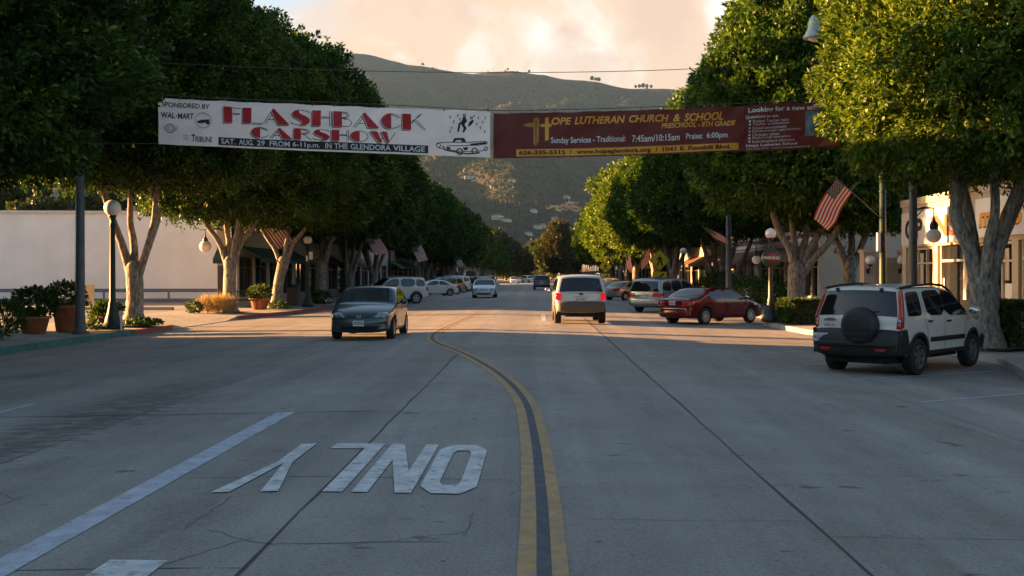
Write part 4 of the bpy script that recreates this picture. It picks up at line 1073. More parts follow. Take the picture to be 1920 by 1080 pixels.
# bare soil round the feet of the nearer trees
b = MB(); rd = random.Random(6)
for x, y in ((-13.6, 36), (-14.1, 49), (-13.5, 55), (-13.4, 66), (10.75, 25), (10.9, 44.8), (10.9, 63.5), (-13.5, 22.2)):
    n_ = 20; pts = [(x + math.cos(6.283 * k / n_) * .85 * rd.uniform(.8, 1.15), y + math.sin(6.283 * k / n_) * .85 * rd.uniform(.8, 1.15), .022) for k in range(n_)]
    b.add(pts, [tuple(range(n_))])
tag(b.build('soil', M['soil'], fix=False), kind='structure')
# ================================================================== CARS
def cdt_fill(poly, step):
    xs = [p[0] for p in poly]; zs = [p[1] for p in poly]
    n = len(poly); pts = [Vector(p) for p in poly]
    gx = np.arange(min(xs) + step * .5, max(xs), step); gz = np.arange(min(zs) + step * .5, max(zs), step)
    P = np.array(poly)
    for x in gx:
        for z in gz:
            ins = False; j = n - 1
            for i in range(n):
                if (P[i, 1] > z) != (P[j, 1] > z) and x < (P[j, 0] - P[i, 0]) * (z - P[i, 1]) / (P[j, 1] - P[i, 1]) + P[i, 0]: ins = not ins
                j = i
            if ins and min((P[:, 0] - x) ** 2 + (P[:, 1] - z) ** 2) > (step * .3) ** 2: pts.append(Vector((x, z)))
    r = delaunay_2d_cdt(pts, [(i, (i + 1) % n) for i in range(n)], [], 1, 1e-6)
    return [(v.x, v.y) for v in r[0]], [tuple(f) for f in r[2]]
def chaikin(p, it=2):
    for _ in range(it):
        q = []
        for i in range(len(p)):
            a, c = p[i], p[(i + 1) % len(p)]
            q += [(a[0] * .8 + c[0] * .2, a[1] * .8 + c[1] * .2), (a[0] * .2 + c[0] * .8, a[1] * .2 + c[1] * .8)]
        p = q
    return p
def densify(p, step):
    out = []
    for i in range(len(p)):
        a, c = Vector(p[i]), Vector(p[(i + 1) % len(p)]); k = max(1, int((c - a).length / step))
        out += [tuple(a + (c - a) * q / k) for q in range(k)]
    return out

class Car:
    def __init__(s, name, label, cat, prof, w, zb, zr, z0, xr, xf, wr, ww=0.21, ra=None, kf=0.13, kr=0.10, tum=0.18, tuck=0.06, c_end=0.13, c_top=0.04, sill=0.25, paint=None, rim='alloy', spokes=5, group=None):
        s.t = thing(name, label, cat, (0, 0, 0), 0, group)
        S = crom(prof, 5); s.S = S; N = len(S)
        s.n = []
        for i in range(N):
            t = (S[min(i + 1, N - 1)] - S[max(i - 1, 0)]).normalized(); s.n.append(Vector((-t.y, t.x)))
        s.r = 0.05
        s.c = [c_end + (c_top - c_end) * min(1, abs(q.y) * 1.15) for q in s.n]
        s.w, s.zb, s.zr, s.z0, s.kf, s.kr, s.tum, s.tuck = w / 2, zb, zr, z0, kf, kr, tum, tuck
        s.x0 = min(p.x for p in S); s.x1 = max(p.x for p in S)
        s.xr, s.xf, s.wr, s.ww = xr, xf, wr, ww
        s.ra = ra or wr * 1.17
        s.sill = sill; s.paint = paint; s.rim = rim; s.spokes = spokes
        s.side = [S[i] - s.n[i] * (s.r + s.c[i]) for i in range(N)]
        s.seams = []
    def W(s, x, z):
        L = s.x1 - s.x0
        f = max(0, (x - (s.x1 - L * .38)) / (L * .38)); r = max(0, ((s.x0 + L * .34) - x) / (L * .34))
        plan = 1 - s.kf * f ** 2.2 - s.kr * r ** 2.2
        if z <= s.zb: sec = 1 - s.tuck * ((s.zb - z) / (s.zb - s.z0)) ** 2
        else: sec = 1 - s.tum * ((z - s.zb) / (s.zr - s.zb)) ** 1.2
        return s.w * plan * sec
    def pt(s, si, t, off=0.0):
        si = max(0, min(len(s.S) - 1.001, si)); i = int(si); f = si - i
        n = (s.n[i] * (1 - f) + s.n[i + 1] * f).normalized(); c = s.c[i] * (1 - f) + s.c[i + 1] * f
        e = s.side[i] * (1 - f) + s.side[i + 1] * f
        a = abs(t); bul = s.r * max(0, 1 - a ** 7) ** .5 + c * (1 - a * a)
        p = e + n * (bul + off)
        return (p.x, t * s.W(e.x, e.y), p.y)
    def sR(s, z):
        for i in range(len(s.S) - 1):
            a, b = s.S[i].y, s.S[i + 1].y
            if a <= z < b: return i + (z - a) / (b - a)
        return 0
    def sF(s, z):
        for i in range(len(s.S) - 1, 0, -1):
            a, b = s.S[i - 1].y, s.S[i].y
            if b <= z < a: return i - (z - b) / (a - b)
        return len(s.S) - 1
    def sX(s, x, lo=0):
        for i in range(len(s.S) - 1):
            a, b = s.S[i].x, s.S[i + 1].x
            if i >= lo and a <= x < b and s.n[i].y > 0.1: return i + (x - a) / (b - a)
        return 0
    def bottom(s):
        out = []; S0, S1 = s.side[0], s.side[-1]
        def arch(xc):
            h = s.sill - s.wr; a0 = math.asin(max(-.95, min(.95, h / s.ra)))
            return [(xc + s.ra * math.cos(a), s.wr + s.ra * math.sin(a)) for a in np.linspace(a0, math.pi - a0, 14)]
        return arch(s.xf) + arch(s.xr)
    def build_body(s, cut=None, lower=None, extra_mats=()):
        b = MB(); N = len(s.S)
        T = [-1, -.97, -.93, -.86, -.75, -.55, -.3, 0, .3, .55, .75, .86, .93, .97, 1]
        V = [s.pt(i, t) for i in range(N) for t in T]; k = len(T); F, FM = [], []
        for i in range(N - 1):
            for j in range(k - 1):
                tm = (T[j] + T[j + 1]) / 2
                if cut and any(a <= i + .5 <= c and abs(tm) < tt for a, c, tt in cut): continue
                F.append((i * k + j, (i + 1) * k + j, (i + 1) * k + j + 1, i * k + j + 1))
        b.add(V, F, 0, True)
        bot = s.bottom()
        poly = [(p.x, p.y) for p in s.side] + bot
        pts, fs = cdt_fill(poly, 0.13)
        for sg in (1, -1):
            b.add([(x, sg * s.W(x, z), z) for x, z in pts], [f if sg < 0 else f[::-1] for f in fs], 0, True)
        bp = [(s.side[-1].x, s.side[-1].y)] + bot + [(s.side[0].x, s.side[0].y)]
        for (p, q) in zip(bp[:-1], bp[1:]):
            b.quad((p[0], s.W(*p), p[1]), (q[0], s.W(*q), q[1]), (q[0], -s.W(*q), q[1]), (p[0], -s.W(*p), p[1]), 1)
        for ln, wd in s.seams:
            for sg in (1, -1):
                for p, q in zip(ln[:-1], ln[1:]):
                    d = (Vector(q) - Vector(p)); kk = max(1, int(d.length / .12)); d0 = d.normalized(); m = Vector((-d0.y, d0.x)) * wd / 2
                    for u in range(kk):
                        a_, c_ = Vector(p) + d * u / kk, Vector(p) + d * (u + 1) / kk
                        b.quad(*[(g.x, sg * (s.W(g.x, g.y) + .003), g.y) for g in (a_ + m, c_ + m, c_ - m, a_ - m)], 1)
        o = b.build('body', [s.paint, M['chassis'], *extra_mats], s.t)
        return o
    def side_patch(s, name, poly, mt, off=0.005, thick=0.0, parent=None, sides=(1, -1), rnd=2, step=0.11, both=True, smooth=True):
        p = chaikin(poly, rnd) if rnd else poly
        p = densify(p, 0.10); pts, fs = cdt_fill(p, step); n = len(p); res = []
        for sg in sides:
            b = MB()
            b.add([(x, sg * (s.W(x, z) + off), z) for x, z in pts], fs, 0, smooth)
            if thick:
                rim = [(x, sg * (s.W(x, z) + off), z) for x, z in p] + [(x, sg * (s.W(x, z) + off - thick), z) for x, z in p]
                b.add(rim, [(i, (i + 1) % n, n + (i + 1) % n, n + i) for i in range(n)], 0, False)
            res.append(b.build(name, mt, parent or s.t))
        return res
    def top_patch(s, name, corners, mt, off=0.005, nu=8, nv=12, parent=None, thick=0.0, mirror=False):
        """corners: four (s, t) in order; bilinear patch on the centre skin"""
        res = []
        for sg in ((1, -1) if mirror else (1,)):
            b = MB(); A, B_, C_, D_ = [Vector((c[0], c[1] * sg)) for c in corners]; V = []
            for i in range(nu + 1):
                for j in range(nv + 1):
                    u, v = i / nu, j / nv
                    p = (A * (1 - u) + B_ * u) * (1 - v) + (D_ * (1 - u) + C_ * u) * v
                    V.append(s.pt(p.x, p.y, off))
            F = [(i * (nv + 1) + j, (i + 1) * (nv + 1) + j, (i + 1) * (nv + 1) + j + 1, i * (nv + 1) + j + 1) for i in range(nu) for j in range(nv)]
            b.add(V, F, 0, True)
            if thick:
                edge = [i * (nv + 1) for i in range(nu + 1)] + [nu * (nv + 1) + j for j in range(1, nv + 1)] + [i * (nv + 1) + nv for i in range(nu - 1, -1, -1)] + list(range(nv - 1, 0, -1))
                E0 = [V[e] for e in edge]; E1 = []
                for e in edge:
                    i, j = divmod(e, nv + 1); u, v = i / nu, j / nv; p = (A * (1 - u) + B_ * u) * (1 - v) + (D_ * (1 - u) + C_ * u) * v
                    E1.append(s.pt(p.x, p.y, off - thick))
                n = len(edge); b.add(E0 + E1, [(i, (i + 1) % n, n + (i + 1) % n, n + i) for i in range(n)], 0)
            res.append(b.build(name, mt, parent or s.t))
        return res
    def wheels(s):
        w, r = s.ww, s.wr
        ty = MB(); ri = r * .66
        ty.lathe([(ri, -w * .42), (ri + .02, -w * .5), (r - .03, -w * .5), (r - .006, -w * .40), (r, -w * .2), (r, w * .2), (r - .006, w * .40), (r - .03, w * .5), (ri + .02, w * .5), (ri, w * .42)], n=28, axis='Y')
        ty.lathe([(ri, w * .42), (ri - .012, w * .30), (ri - .012, -w * .42)], n=28, axis='Y')
        ty.lathe([(ri, w * .05), (0.001, w * .05)], n=28, axis='Y', mi=1)
        rm = MB()
        rm.lathe([(ri - .004, w * .40), (ri - .004, w * .44), (ri - .03, w * .43), (ri - .035, w * .34)], n=28, axis='Y')
        rm.lathe([(0.001, w * .40), (.045, w * .40), (.06, w * .36), (.065, w * .2)], n=14, axis='Y')
        for k in range(s.spokes):
            a = 2 * math.pi * k / s.spokes; ca, sa = math.cos(a), math.sin(a)
            hw0, hw1 = ri * .17, ri * (.20 if s.spokes < 7 else .11)
            def P(rad, h, y): return (ca * rad - sa * h, y, sa * rad + ca * h)
            vs = [P(.05, -hw0, w * .385), P(.05, hw0, w * .385), P(ri - .02, hw1, w * .40), P(ri - .02, -hw1, w * .40)]
            vs2 = [(x, y - .03, z) for x, y, z in vs]
            rm.add(vs + vs2, [(0, 1, 2, 3), (0, 4, 5, 1), (1, 5, 6, 2), (2, 6, 7, 3), (3, 7, 4, 0)])
        first = None
        for x in (s.xf, s.xr):
            for sg in (1, -1):
                if first is None:
                    o = ty.build('wheel', [M['tyre'], M['chassis']], s.t); q = rm.build('rim', M[s.rim], o); first = (o.data, q.data)
                else:
                    o = bpy.data.objects.new('wheel', first[0]); COL.objects.link(o); o.parent = s.t
                    q = bpy.data.objects.new('rim', first[1]); COL.objects.link(q); q.parent = o
                yy = s.W(x, s.zb * .8) - w * .5 + .004
                o.location = (x, sg * yy, r); o.rotation_euler = (0, 0.3 * x, 0 if sg > 0 else math.pi)
    def mirrors(s, x, z, mt=None, sz=1.0):
        for sg in (1, -1):
            b = MB(); y = s.W(x, z)
            b.tube([(x + .02, sg * (y - .02), z), (x + .01, sg * (y + .10), z + .03)], .022, 8)
            b.sphere((x, sg * (y + .17), z + .06), .1 * sz, 14, 0, (.62, 1.15, .80))
            o = b.build('mirror', mt or s.paint, s.t)
            g = MB(); g.sphere((x - .03, sg * (y + .17), z + .06), .088 * sz, 14, 0, (.42, 1.1, .76)); g.build('mirror_glass', M['chrome'], o)
    def handles(s, spots, mt=None, ln=.18):
        for x, z in spots:
            for sg in (1, -1):
                b = MB(); y = s.W(x, z)
                b.box((x, sg * (y + .018), z), (ln, .022, .032)); b.box((x - ln * .4, sg * (y + .006), z), (.03, .03, .026)); b.box((x + ln * .4, sg * (y + .006), z), (.03, .03, .026))
                b.build('door_handle', mt or s.paint, s.t)
    def plate(s, rear, z, txt, hw=.155, hh=.078, frame=True, y=0.0):
        si = s.sR(z) if rear else s.sF(z)
        t = y / s.W(s.S[int(si)].x, z)
        p = Vector(s.pt(si, t, .012)); d = -1 if rear else 1
        b = MB(); b.box((p.x + d * .006, p.y, z), (.012, hw * 2 + .02, hh * 2 + .02), mi=1 if frame else 0)
        b.box((p.x + d * .009, p.y, z), (.012, hw * 2, hh * 2), mi=0)
        o = b.build('number_plate', [M['plate'], M['black']], s.t)
        g = MB(); xx = p.x + d * .0165
        put_text(g, txt, lambda u, v: (xx, p.y - d * -1 * hw * .88 * (2 * u - 1) * (1 if True else 1) * 1, z - hh * .62 + hh * 1.1 * v), 0, 0, .02)
        put_text(g, 'California', lambda u, v: (xx, p.y + d * hw * .5 * (2 * u - 1), z + hh * .55 + hh * .36 * v), 1, .2, .0)
        g.build('lettering', [M['plate_ink'], M['plate_red']], o)
    def place(s, x, y, heading, z=None, pitch=0.0):
        """heading: degrees from +Y towards +X"""
        s.t.location = (x, y, road_z(x) if z is None else z)
        s.t.rotation_euler = (0, pitch, R(90 - heading))
        bpy.context.view_layer.update() if False else None

def sedan_prof(L=4.45, H=1.44):
    a, h = L / 4.45, H / 1.44
    return [(x * a, z * h) for x, z in [(-2.06, .24), (-2.17, .34), (-2.21, .50), (-2.20, .66), (-2.17, .82), (-2.12, .95), (-2.00, 1.005), (-1.78, 1.03), (-1.58, 1.07), (-1.30, 1.22), (-1.02, 1.345), (-.70, 1.415), (-.25, 1.44), (.15, 1.425), (.42, 1.37), (.75, 1.20), (1.05, 1.035), (1.22, .965), (1.50, .91), (1.80, .84), (2.04, .75), (2.14, .66), (2.20, .54), (2.215, .42), (2.18, .28), (2.06, .20)]]
def suv_prof(L=4.7, H=1.75):
    a, h = L / 4.7, H / 1.75
    return [(x * a, z * h) for x, z in [(-2.20, .40), (-2.31, .46), (-2.345, .58), (-2.33, .72), (-2.29, .82), (-2.275, 1.00), (-2.25, 1.12), (-2.14, 1.42), (-2.06, 1.62), (-1.92, 1.70), (-1.50, 1.735), (-.6, 1.75), (.0, 1.735), (.34, 1.68), (.55, 1.57), (.85, 1.33), (1.12, 1.14), (1.28, 1.08), (1.62, 1.05), (1.95, .99), (2.16, .90), (2.27, .78), (2.335, .62), (2.35, .48), (2.29, .34), (2.15, .28)]]
def van_prof(L=5.1, H=1.74):
    a, h = L / 5.1, H / 1.74
    return [(x * a, z * h) for x, z in [(-2.38, .30), (-2.48, .38), (-2.525, .52), (-2.52, .70), (-2.46, .86), (-2.44, 1.06), (-2.36, 1.34), (-2.26, 1.58), (-2.12, 1.68), (-1.6, 1.73), (-.6, 1.74), (.1, 1.70), (.55, 1.58), (1.0, 1.30), (1.35, 1.09), (1.62, .98), (2.0, .88), (2.3, .76), (2.46, .60), (2.53, .45), (2.48, .28), (2.3, .2)]]

def sedan(name, label, col, L=4.45, H=1.44, w=1.72, wr=.305, rim='alloy', spokes=5, group=None, clear=False, detail=True, cat='car', tail='std'):
    a, h = L / 4.45, H / 1.44
    c = Car(name, label, cat, sedan_prof(L, H), w, .93 * h, 1.42 * h, .2, -1.31 * a, 1.31 * a, wr, paint=col, rim=rim, spokes=spokes, group=group, sill=.23, tum=.20, kf=.16, kr=.13)
    def Q(p): return [(x * a, z * h) for x, z in p]
    c.seams = [(Q([(-.30, 1.33), (-.28, .95), (-.27, .36)]), .010), (Q([(1.02, .97), (.92, .90), (.80, .70), (.78, .36)]), .010), (Q([(-1.22, .98), (-1.12, .88), (-.95, .62), (-.78, .36)]), .010), (Q([(-.9, .27), (.9, .27)]), .012)]
    ws0, ws1 = c.sX(.36 * a), c.sX(1.12 * a)
    rs0, rs1 = c.sX(-1.62 * a), c.sX(-.98 * a)
    c.build_body(cut=[(math.ceil(ws0), math.floor(ws1) - .01, .80)] if clear else None)
    c.top_patch('windscreen', [(ws0 - .4, -.86), (ws1 + .1, -.90), (ws1 + .1, .90), (ws0 - .4, .86)], M['cglass_clear'] if clear else M['cglass'], .006, 10, 16)
    c.top_patch('rear_window', [(rs0, -.86), (rs1, -.84), (rs1, .84), (rs0, .86)], M['cglass'], .006, 8, 12)
    c.side_patch('window', Q([(-1.24, 1.0), (-1.10, 1.10), (-.80, 1.27), (-.35, 1.345), (-.33, .965)]), M['cglass'], .006, rnd=1)
    c.side_patch('window', Q([(-.25, .963), (-.26, 1.348), (.22, 1.32), (.55, 1.17), (.92, .965)]), M['cglass'], .006, rnd=1)
    if detail:
        zf = .66 * h
        c.top_patch('headlight', [(c.sF(.62 * h), .50), (c.sF(.745 * h), .66), (c.sF(.79 * h), .985), (c.sF(.64 * h), .985)], M['lens_clear'], .010, 5, 5, mirror=True, thick=.02)
        c.side_patch('headlight', Q([(1.80, .66), (1.72, .73), (1.99, .70), (2.05, .62)]), M['lens_clear'], .010, .02, rnd=1)
        gp = c.top_patch('grille', [(c.sF(.60 * h), -.36), (c.sF(.675 * h), -.44), (c.sF(.675 * h), .44), (c.sF(.60 * h), .36)], M['black'], .008, 4, 8)[0]
        c.top_patch('grille_bar', [(c.sF(.625 * h), -.37), (c.sF(.645 * h), -.40), (c.sF(.645 * h), .40), (c.sF(.625 * h), .37)], M['chrome'] if tail != 'dark' else col, .016, 2, 8, parent=gp, thick=.01)
        c.top_patch('air_intake', [(c.sF(.29 * h), -.66), (c.sF(.38 * h), -.70), (c.sF(.38 * h), .70), (c.sF(.29 * h), .66)], M['chassis'], .006, 3, 10)
        c.top_patch('tail_light', [(c.sR(.70 * h), .52), (c.sR(.90 * h), .52), (c.sR(.92 * h), .985), (c.sR(.72 * h), .985)], M['lens_red'], .010, 4, 4, mirror=True, thick=.02)
        c.side_patch('tail_light', Q([(-2.08, .72), (-2.03, .92), (-1.88, .90), (-1.92, .74)]), M['lens_red'], .010, .02, rnd=1)
        c.handles([(-1.02 * a, .82 * h), (-.02 * a, .80 * h)])
        c.mirrors(.86 * a, .95 * h)
    c.wheels()
    return c
def suv(name, label, col, L=4.7, H=1.75, w=1.84, wr=.36, rim='alloy', spokes=5, group=None, lower=None, rails=True, detail=True, cat='car', lit=False):
    a, h = L / 4.7, H / 1.75
    c = Car(name, label, cat, suv_prof(L, H), w, 1.08 * h, 1.73 * h, .3, -1.38 * a, 1.38 * a, wr, ww=.24, ra=wr * 1.16, paint=col, rim=rim, spokes=spokes, group=group, sill=.33, tum=.17, kf=.10, kr=.07, c_end=.09)
    def Q(p): return [(x * a, z * h) for x, z in p]
    c.seams = [(Q([(-.26, 1.62), (-.24, 1.1), (-.22, .45)]), .011), (Q([(1.06, 1.10), (.92, .95), (.88, .45)]), .011), (Q([(-1.30, 1.62), (-1.28, 1.1), (-1.05, .8), (-.92, .45)]), .011)]
    ws0, ws1 = c.sX(.40 * a), c.sX(1.16 * a)
    c.build_body()
    c.top_patch('windscreen', [(ws0, -.86), (ws1, -.90), (ws1, .90), (ws0, .86)], M['cglass'], .006, 8, 12)
    c.top_patch('rear_window', [(c.sR(1.15 * h), -.88), (c.sR(1.62 * h), -.84), (c.sR(1.62 * h), .84), (c.sR(1.15 * h), .88)], M['cglass'], .007, 6, 12)
    for pl in ([(-2.02, 1.14), (-1.92, 1.55), (-1.40, 1.60), (-1.36, 1.12)], [(-1.26, 1.12), (-1.30, 1.61), (-.32, 1.63), (-.30, 1.10)], [(-.20, 1.10), (-.22, 1.63), (.28, 1.58), (.58, 1.42), (1.0, 1.12)]):
        c.side_patch('window', Q(pl), M['cglass'], .006, rnd=1)
    if lower:
        c.side_patch('lower_cladding', Q([(-.90, .36), (-.90, .60), (.92, .60), (.92, .36)]), lower, .014, .016, rnd=0)
        c.top_patch('rear_bumper', [(c.sR(.44 * h), -.995), (c.sR(.80 * h), -.995), (c.sR(.80 * h), .995), (c.sR(.44 * h), .995)], lower, .03, 5, 12, thick=.04)
    if detail:
        tl = M['brake_lit'] if lit else M['lens_red']
        c.top_patch('tail_light', [(c.sR(.84 * h), .80), (c.sR(1.12 * h), .80), (c.sR(1.12 * h), .99), (c.sR(.84 * h), .99)], tl, .012, 5, 4, mirror=True, thick=.03)
        c.side_patch('tail_light', Q([(-2.22, .86), (-2.18, 1.10), (-2.06, 1.10), (-2.08, .86)]), tl, .010, .02, rnd=0)
        c.top_patch('headlight', [(c.sF(.72 * h), .55), (c.sF(.90 * h), .56), (c.sF(.93 * h), .985), (c.sF(.72 * h), .985)], M['lens_clear'], .010, 4, 4, mirror=True, thick=.02)
        c.top_patch('grille', [(c.sF(.70 * h), -.46), (c.sF(.90 * h), -.46), (c.sF(.90 * h), .46), (c.sF(.70 * h), .46)], M['black'], .010, 4, 6)
        c.handles([(-1.02 * a, .98 * h), (-.02 * a, .97 * h)])
        c.mirrors(.92 * a, 1.12 * h, M['black'] if lower else None, 1.1)
    if rails:
        for sg in (1, -1):
            b = MB(); ys = sg * (c.W(0, 1.70 * h) - .06); zz = 1.735 * h
            b.tube([(-1.7 * a, ys, zz - .06), (-1.6 * a, ys, zz + .02), (-.6 * a, ys, zz + .05), (.05 * a, ys, zz + .02), (.15 * a, ys, zz - .06)], .02, 8)
            b.build('roof_rail', M['grey_metal'], c.t)
    c.wheels()
    return c

# ---- white compact off-roader with the spare wheel (nearest car)
WHITE = paint('car_white', (0.60, 0.56, 0.50))
c = Car('parked_car', 'white compact off-roader with a black spare wheel cover, parked nose to the right kerb', 'car',
        [(-2.10, .36), (-2.17, .40), (-2.215, .52), (-2.21, .66), (-2.16, .80), (-2.125, .90), (-2.11, 1.00), (-2.085, 1.10), (-1.99, 1.36), (-1.915, 1.56), (-1.83, 1.645), (-1.55, 1.68), (-.8, 1.70), (-.2, 1.69), (.22, 1.64), (.46, 1.54), (.80, 1.31), (1.08, 1.12), (1.24, 1.06), (1.58, 1.02), (1.90, .95), (2.10, .85), (2.20, .72), (2.25, .56), (2.25, .44), (2.20, .33), (2.08, .28)],
        1.79, 1.08, 1.68, .3, -1.29, 1.33, .345, ww=.22, ra=.405, kf=.13, kr=.055, tum=.17, tuck=.05, c_end=.085, sill=.36, paint=WHITE, rim='alloy_dark', spokes=6)
c.seams = [([(-.17, 1.60), (-.15, 1.10), (-.13, .46)], .011), ([(1.10, 1.08), (.93, .96), (.88, .75), (.88, .46)], .011), ([(-1.10, 1.58), (-1.10, 1.10), (-.95, .84), (-.84, .46)], .011), ([(-1.98, 1.62), (-.2, 1.655)], .012)]
c.build_body()
ws0, ws1 = c.sX(.32), c.sX(1.14)
c.top_patch('windscreen', [(ws0, -.86), (ws1, -.90), (ws1, .90), (ws0, .86)], M['cglass'], .006, 8, 12)
c.top_patch('rear_window', [(c.sR(1.125), -.90), (c.sR(1.585), -.885), (c.sR(1.585), .885), (c.sR(1.125), .90)], M['cglass'], .008, 6, 14)
c.side_patch('window', [(-1.78, 1.15), (-1.72, 1.50), (-1.67, 1.555), (-1.24, 1.57), (-1.19, 1.54), (-1.19, 1.18), (-1.24, 1.11), (-1.74, 1.11)], M['cglass'], .007, rnd=2)
c.side_patch('window', [(-.97, 1.11), (-1.03, 1.50), (-.98, 1.575), (-.20, 1.59), (-.17, 1.10)], M['cglass'], .007, rnd=1)
c.side_patch('window', [(-.16, 1.10), (-.19, 1.59), (.20, 1.565), (.52, 1.40), (.98, 1.12), (.98, 1.07)], M['cglass'], .007, rnd=1)
BK = M['black']
# black bumpers, arches and sills
c.top_patch('rear_bumper', [(c.sR(.38), -.998), (c.sR(.875), -.998), (c.sR(.875), .998), (c.sR(.38), .998)], BK, .030, 7, 14, thick=.05)
c.top_patch('bumper_step', [(c.sR(.56), -.96), (c.sR(.63), -.96), (c.sR(.63), .96), (c.sR(.56), .96)], BK, .075, 3, 14, parent=None, thick=.05)
c.side_patch('bumper_corner', [(-2.10, .40), (-2.085, .865), (-1.85, .875), (-1.74, .62), (-1.70, .40)], BK, .026, .03, rnd=0)
c.side_patch('front_bumper_corner', [(2.10, .36), (2.10, .62), (1.86, .66), (1.76, .48), (1.76, .36)], BK, .022, .03, rnd=0)
for xc in (c.xr, c.xf):
    a0 = -.05; aa = np.linspace(a0, math.pi - a0, 15)
    ring = [(xc + .405 * math.cos(q), .345 + .405 * math.sin(q)) for q in aa] + [(xc + .465 * math.cos(q), .345 + .465 * math.sin(q)) for q in aa[::-1]]
    c.side_patch('arch_trim', ring, BK, .016, .02, rnd=0, step=.3)
c.side_patch('sill_trim', [(-.86, .36), (-.86, .445), (.88, .445), (.88, .36)], BK, .018, .03, rnd=0)
c.side_patch('side_moulding', [(-.80, .61), (-.80, .695), (.84, .695), (.84, .61)], BK, .020, .022, rnd=0)
# tall tail lamps up the rear pillars
tl = c.side_patch('tail_light', [(-2.03, .90), (-2.01, 1.08), (-1.83, 1.60), (-1.77, 1.60), (-1.93, 1.08), (-1.95, .90)], M['lens_red'], .012, .02, rnd=0)
t2 = c.top_patch('tail_light', [(c.sR(.90), .905), (c.sR(1.60), .925), (c.sR(1.60), .998), (c.sR(.90), .998)], M['lens_red'], .012, 8, 3, mirror=True, thick=.02)
for o, sg in zip(t2, (1, -1)):
    c.top_patch('reverse_lens', [(c.sR(1.0), .92 * sg), (c.sR(1.08), .92 * sg), (c.sR(1.08), .985 * sg), (c.sR(1.0), .985 * sg)], M['lens_clear'], .018, 2, 2, parent=o, thick=.01)
    c.top_patch('indicator_lens', [(c.sR(1.50), .93 * sg), (c.sR(1.59), .93 * sg), (c.sR(1.59), .99 * sg), (c.sR(1.50), .99 * sg)], M['lens_amber'], .018, 2, 2, parent=o, thick=.01)
for yy in (.55, -.55):
    si = c.sR(.50); p = c.pt(si, yy / .85, .045); b = MB(); b.box(p, (.02, .2, .05)); b.build('reflector', M['lens_red'], c.t)
# spare wheel on the tailgate, a little right of centre
sp = Vector(c.pt(c.sR(.98), -.16, .02)); b = MB()
b.lathe([(.001, .245), (.16, .245), (.19, .235), (.25, .235), (.30, .21), (.345, .16), (.355, .08), (.345, .0)], (0, 0, 0), 36, 0, 'X')
b.v = [(sp.x + .02 - v[0], sp.y + v[1], .93 + v[2]) for v in b.v]
for zz in (-.04, -.14, -.24):
    hw = math.sqrt(.28 ** 2 - zz ** 2); b.box((sp.x - .225, sp.y, .93 + zz), (.02, hw * 1.7, .028))
b.box((sp.x + .03, sp.y, .9), (.1, .2, .3))
b.build('spare_wheel_cover', BK, c.t)
b = MB()                                                   # tailgate handle and badge, left of the spare
hp = Vector(c.pt(c.sR(1.03), .60, .010)); b.box((hp.x, hp.y, 1.03), (.03, .24, .03)); b.box((hp.x, hp.y, 1.055), (.016, .12, .02)); b.build('tailgate_handle', M['chrome'], c.t)
b = MB(); hp = Vector(c.pt(c.sR(.925), .60, .040))
put_text(b, 'CR-V', lambda u, v: (hp.x - .0, hp.y + .11 * (1 - 2 * u), .905 + .05 * v), 0, .2, .03); b.build('badge', M['chrome'], c.t)
c.plate(True, .70, '4LRL233', y=.665)
b = MB()                                                   # wiper and hinges
wp = [Vector(c.pt(c.sR(z), t_, .02)) for z, t_ in ((1.14, .12), (1.17, -.2), (1.20, -.5))]; b.tube(wp, .012, 6); b.build('wiper', BK, c.t)
for t_ in (.60, -.55):
    b = MB(); p = c.pt(c.sR(1.60), t_, .02); b.box(p, (.07, .05, .05)); b.build('glass_hinge', BK, c.t)
b = MB(); p = Vector(c.pt(c.sX(-1.75), 0.05, .01)); b.tube([p, p + Vector((-.05, 0, .05))], .014, 6); b.build('aerial', BK, c.t)
c.handles([(-.86, 1.00), (.02, .985)], BK)
c.mirrors(.90, 1.10, WHITE, 1.05)
for sg in (1, -1):
    b = MB(); ys_ = sg * (c.W(0, 1.62) - .03)
    b.tube([(-1.80, ys_, 1.63), (-1.2, ys_, 1.675), (-.4, ys_, 1.695), (.1, ys_, 1.665), (.40, ys_ * 1.01, 1.56), (.72, ys_ * 1.03, 1.36), (1.02, ys_ * 1.06, 1.15)], .026, 6); b.build('roof_trim', BK, c.t)
b = MB(); b.box((-1.35, 0, .34), (1.3, 1.2, .22)); b.box((0, 0, .34), (2.0, 1.3, .14)); b.tube([(-2.15, -.5, .30), (-1.6, -.5, .33)], .03, 8); b.build('underbody', M['chassis'], c.t)
c.wheels()
c.place(7.36, 21.4, 43)

# ---- dark green-grey saloon driving towards us, with its driver
c = sedan('driving_car', 'dark slate saloon driving towards the camera with its driver visible', paint('car_slate', (0.035, 0.050, 0.058), 0.35, 0.28), H=1.46, w=1.74, clear=True, tail='dark')
c.plate(False, .47, '5PSD818', hw=.15, hh=.075)
hp = Vector(c.pt(c.sF(.637), 0, .03)); b = MB()
for sg in (1, -1): b.add([(hp.x, sg * .028, .605), (hp.x, sg * .045, .605), (hp.x, sg * .055, .685), (hp.x, sg * .032, .685)], [(0, 1, 2, 3)]); 
b.add([(hp.x, -.04, .637), (hp.x, .04, .637), (hp.x, .04, .652), (hp.x, -.04, .652)], [(0, 1, 2, 3)])
b.build('badge', M['chrome'], c.t)
b = MB(); p = Vector(c.pt(c.sX(.2), 0, 0)); b.tube([p, p + Vector((-.06, 0, .05))], .012, 6); b.build('aerial', M['black'], c.t)
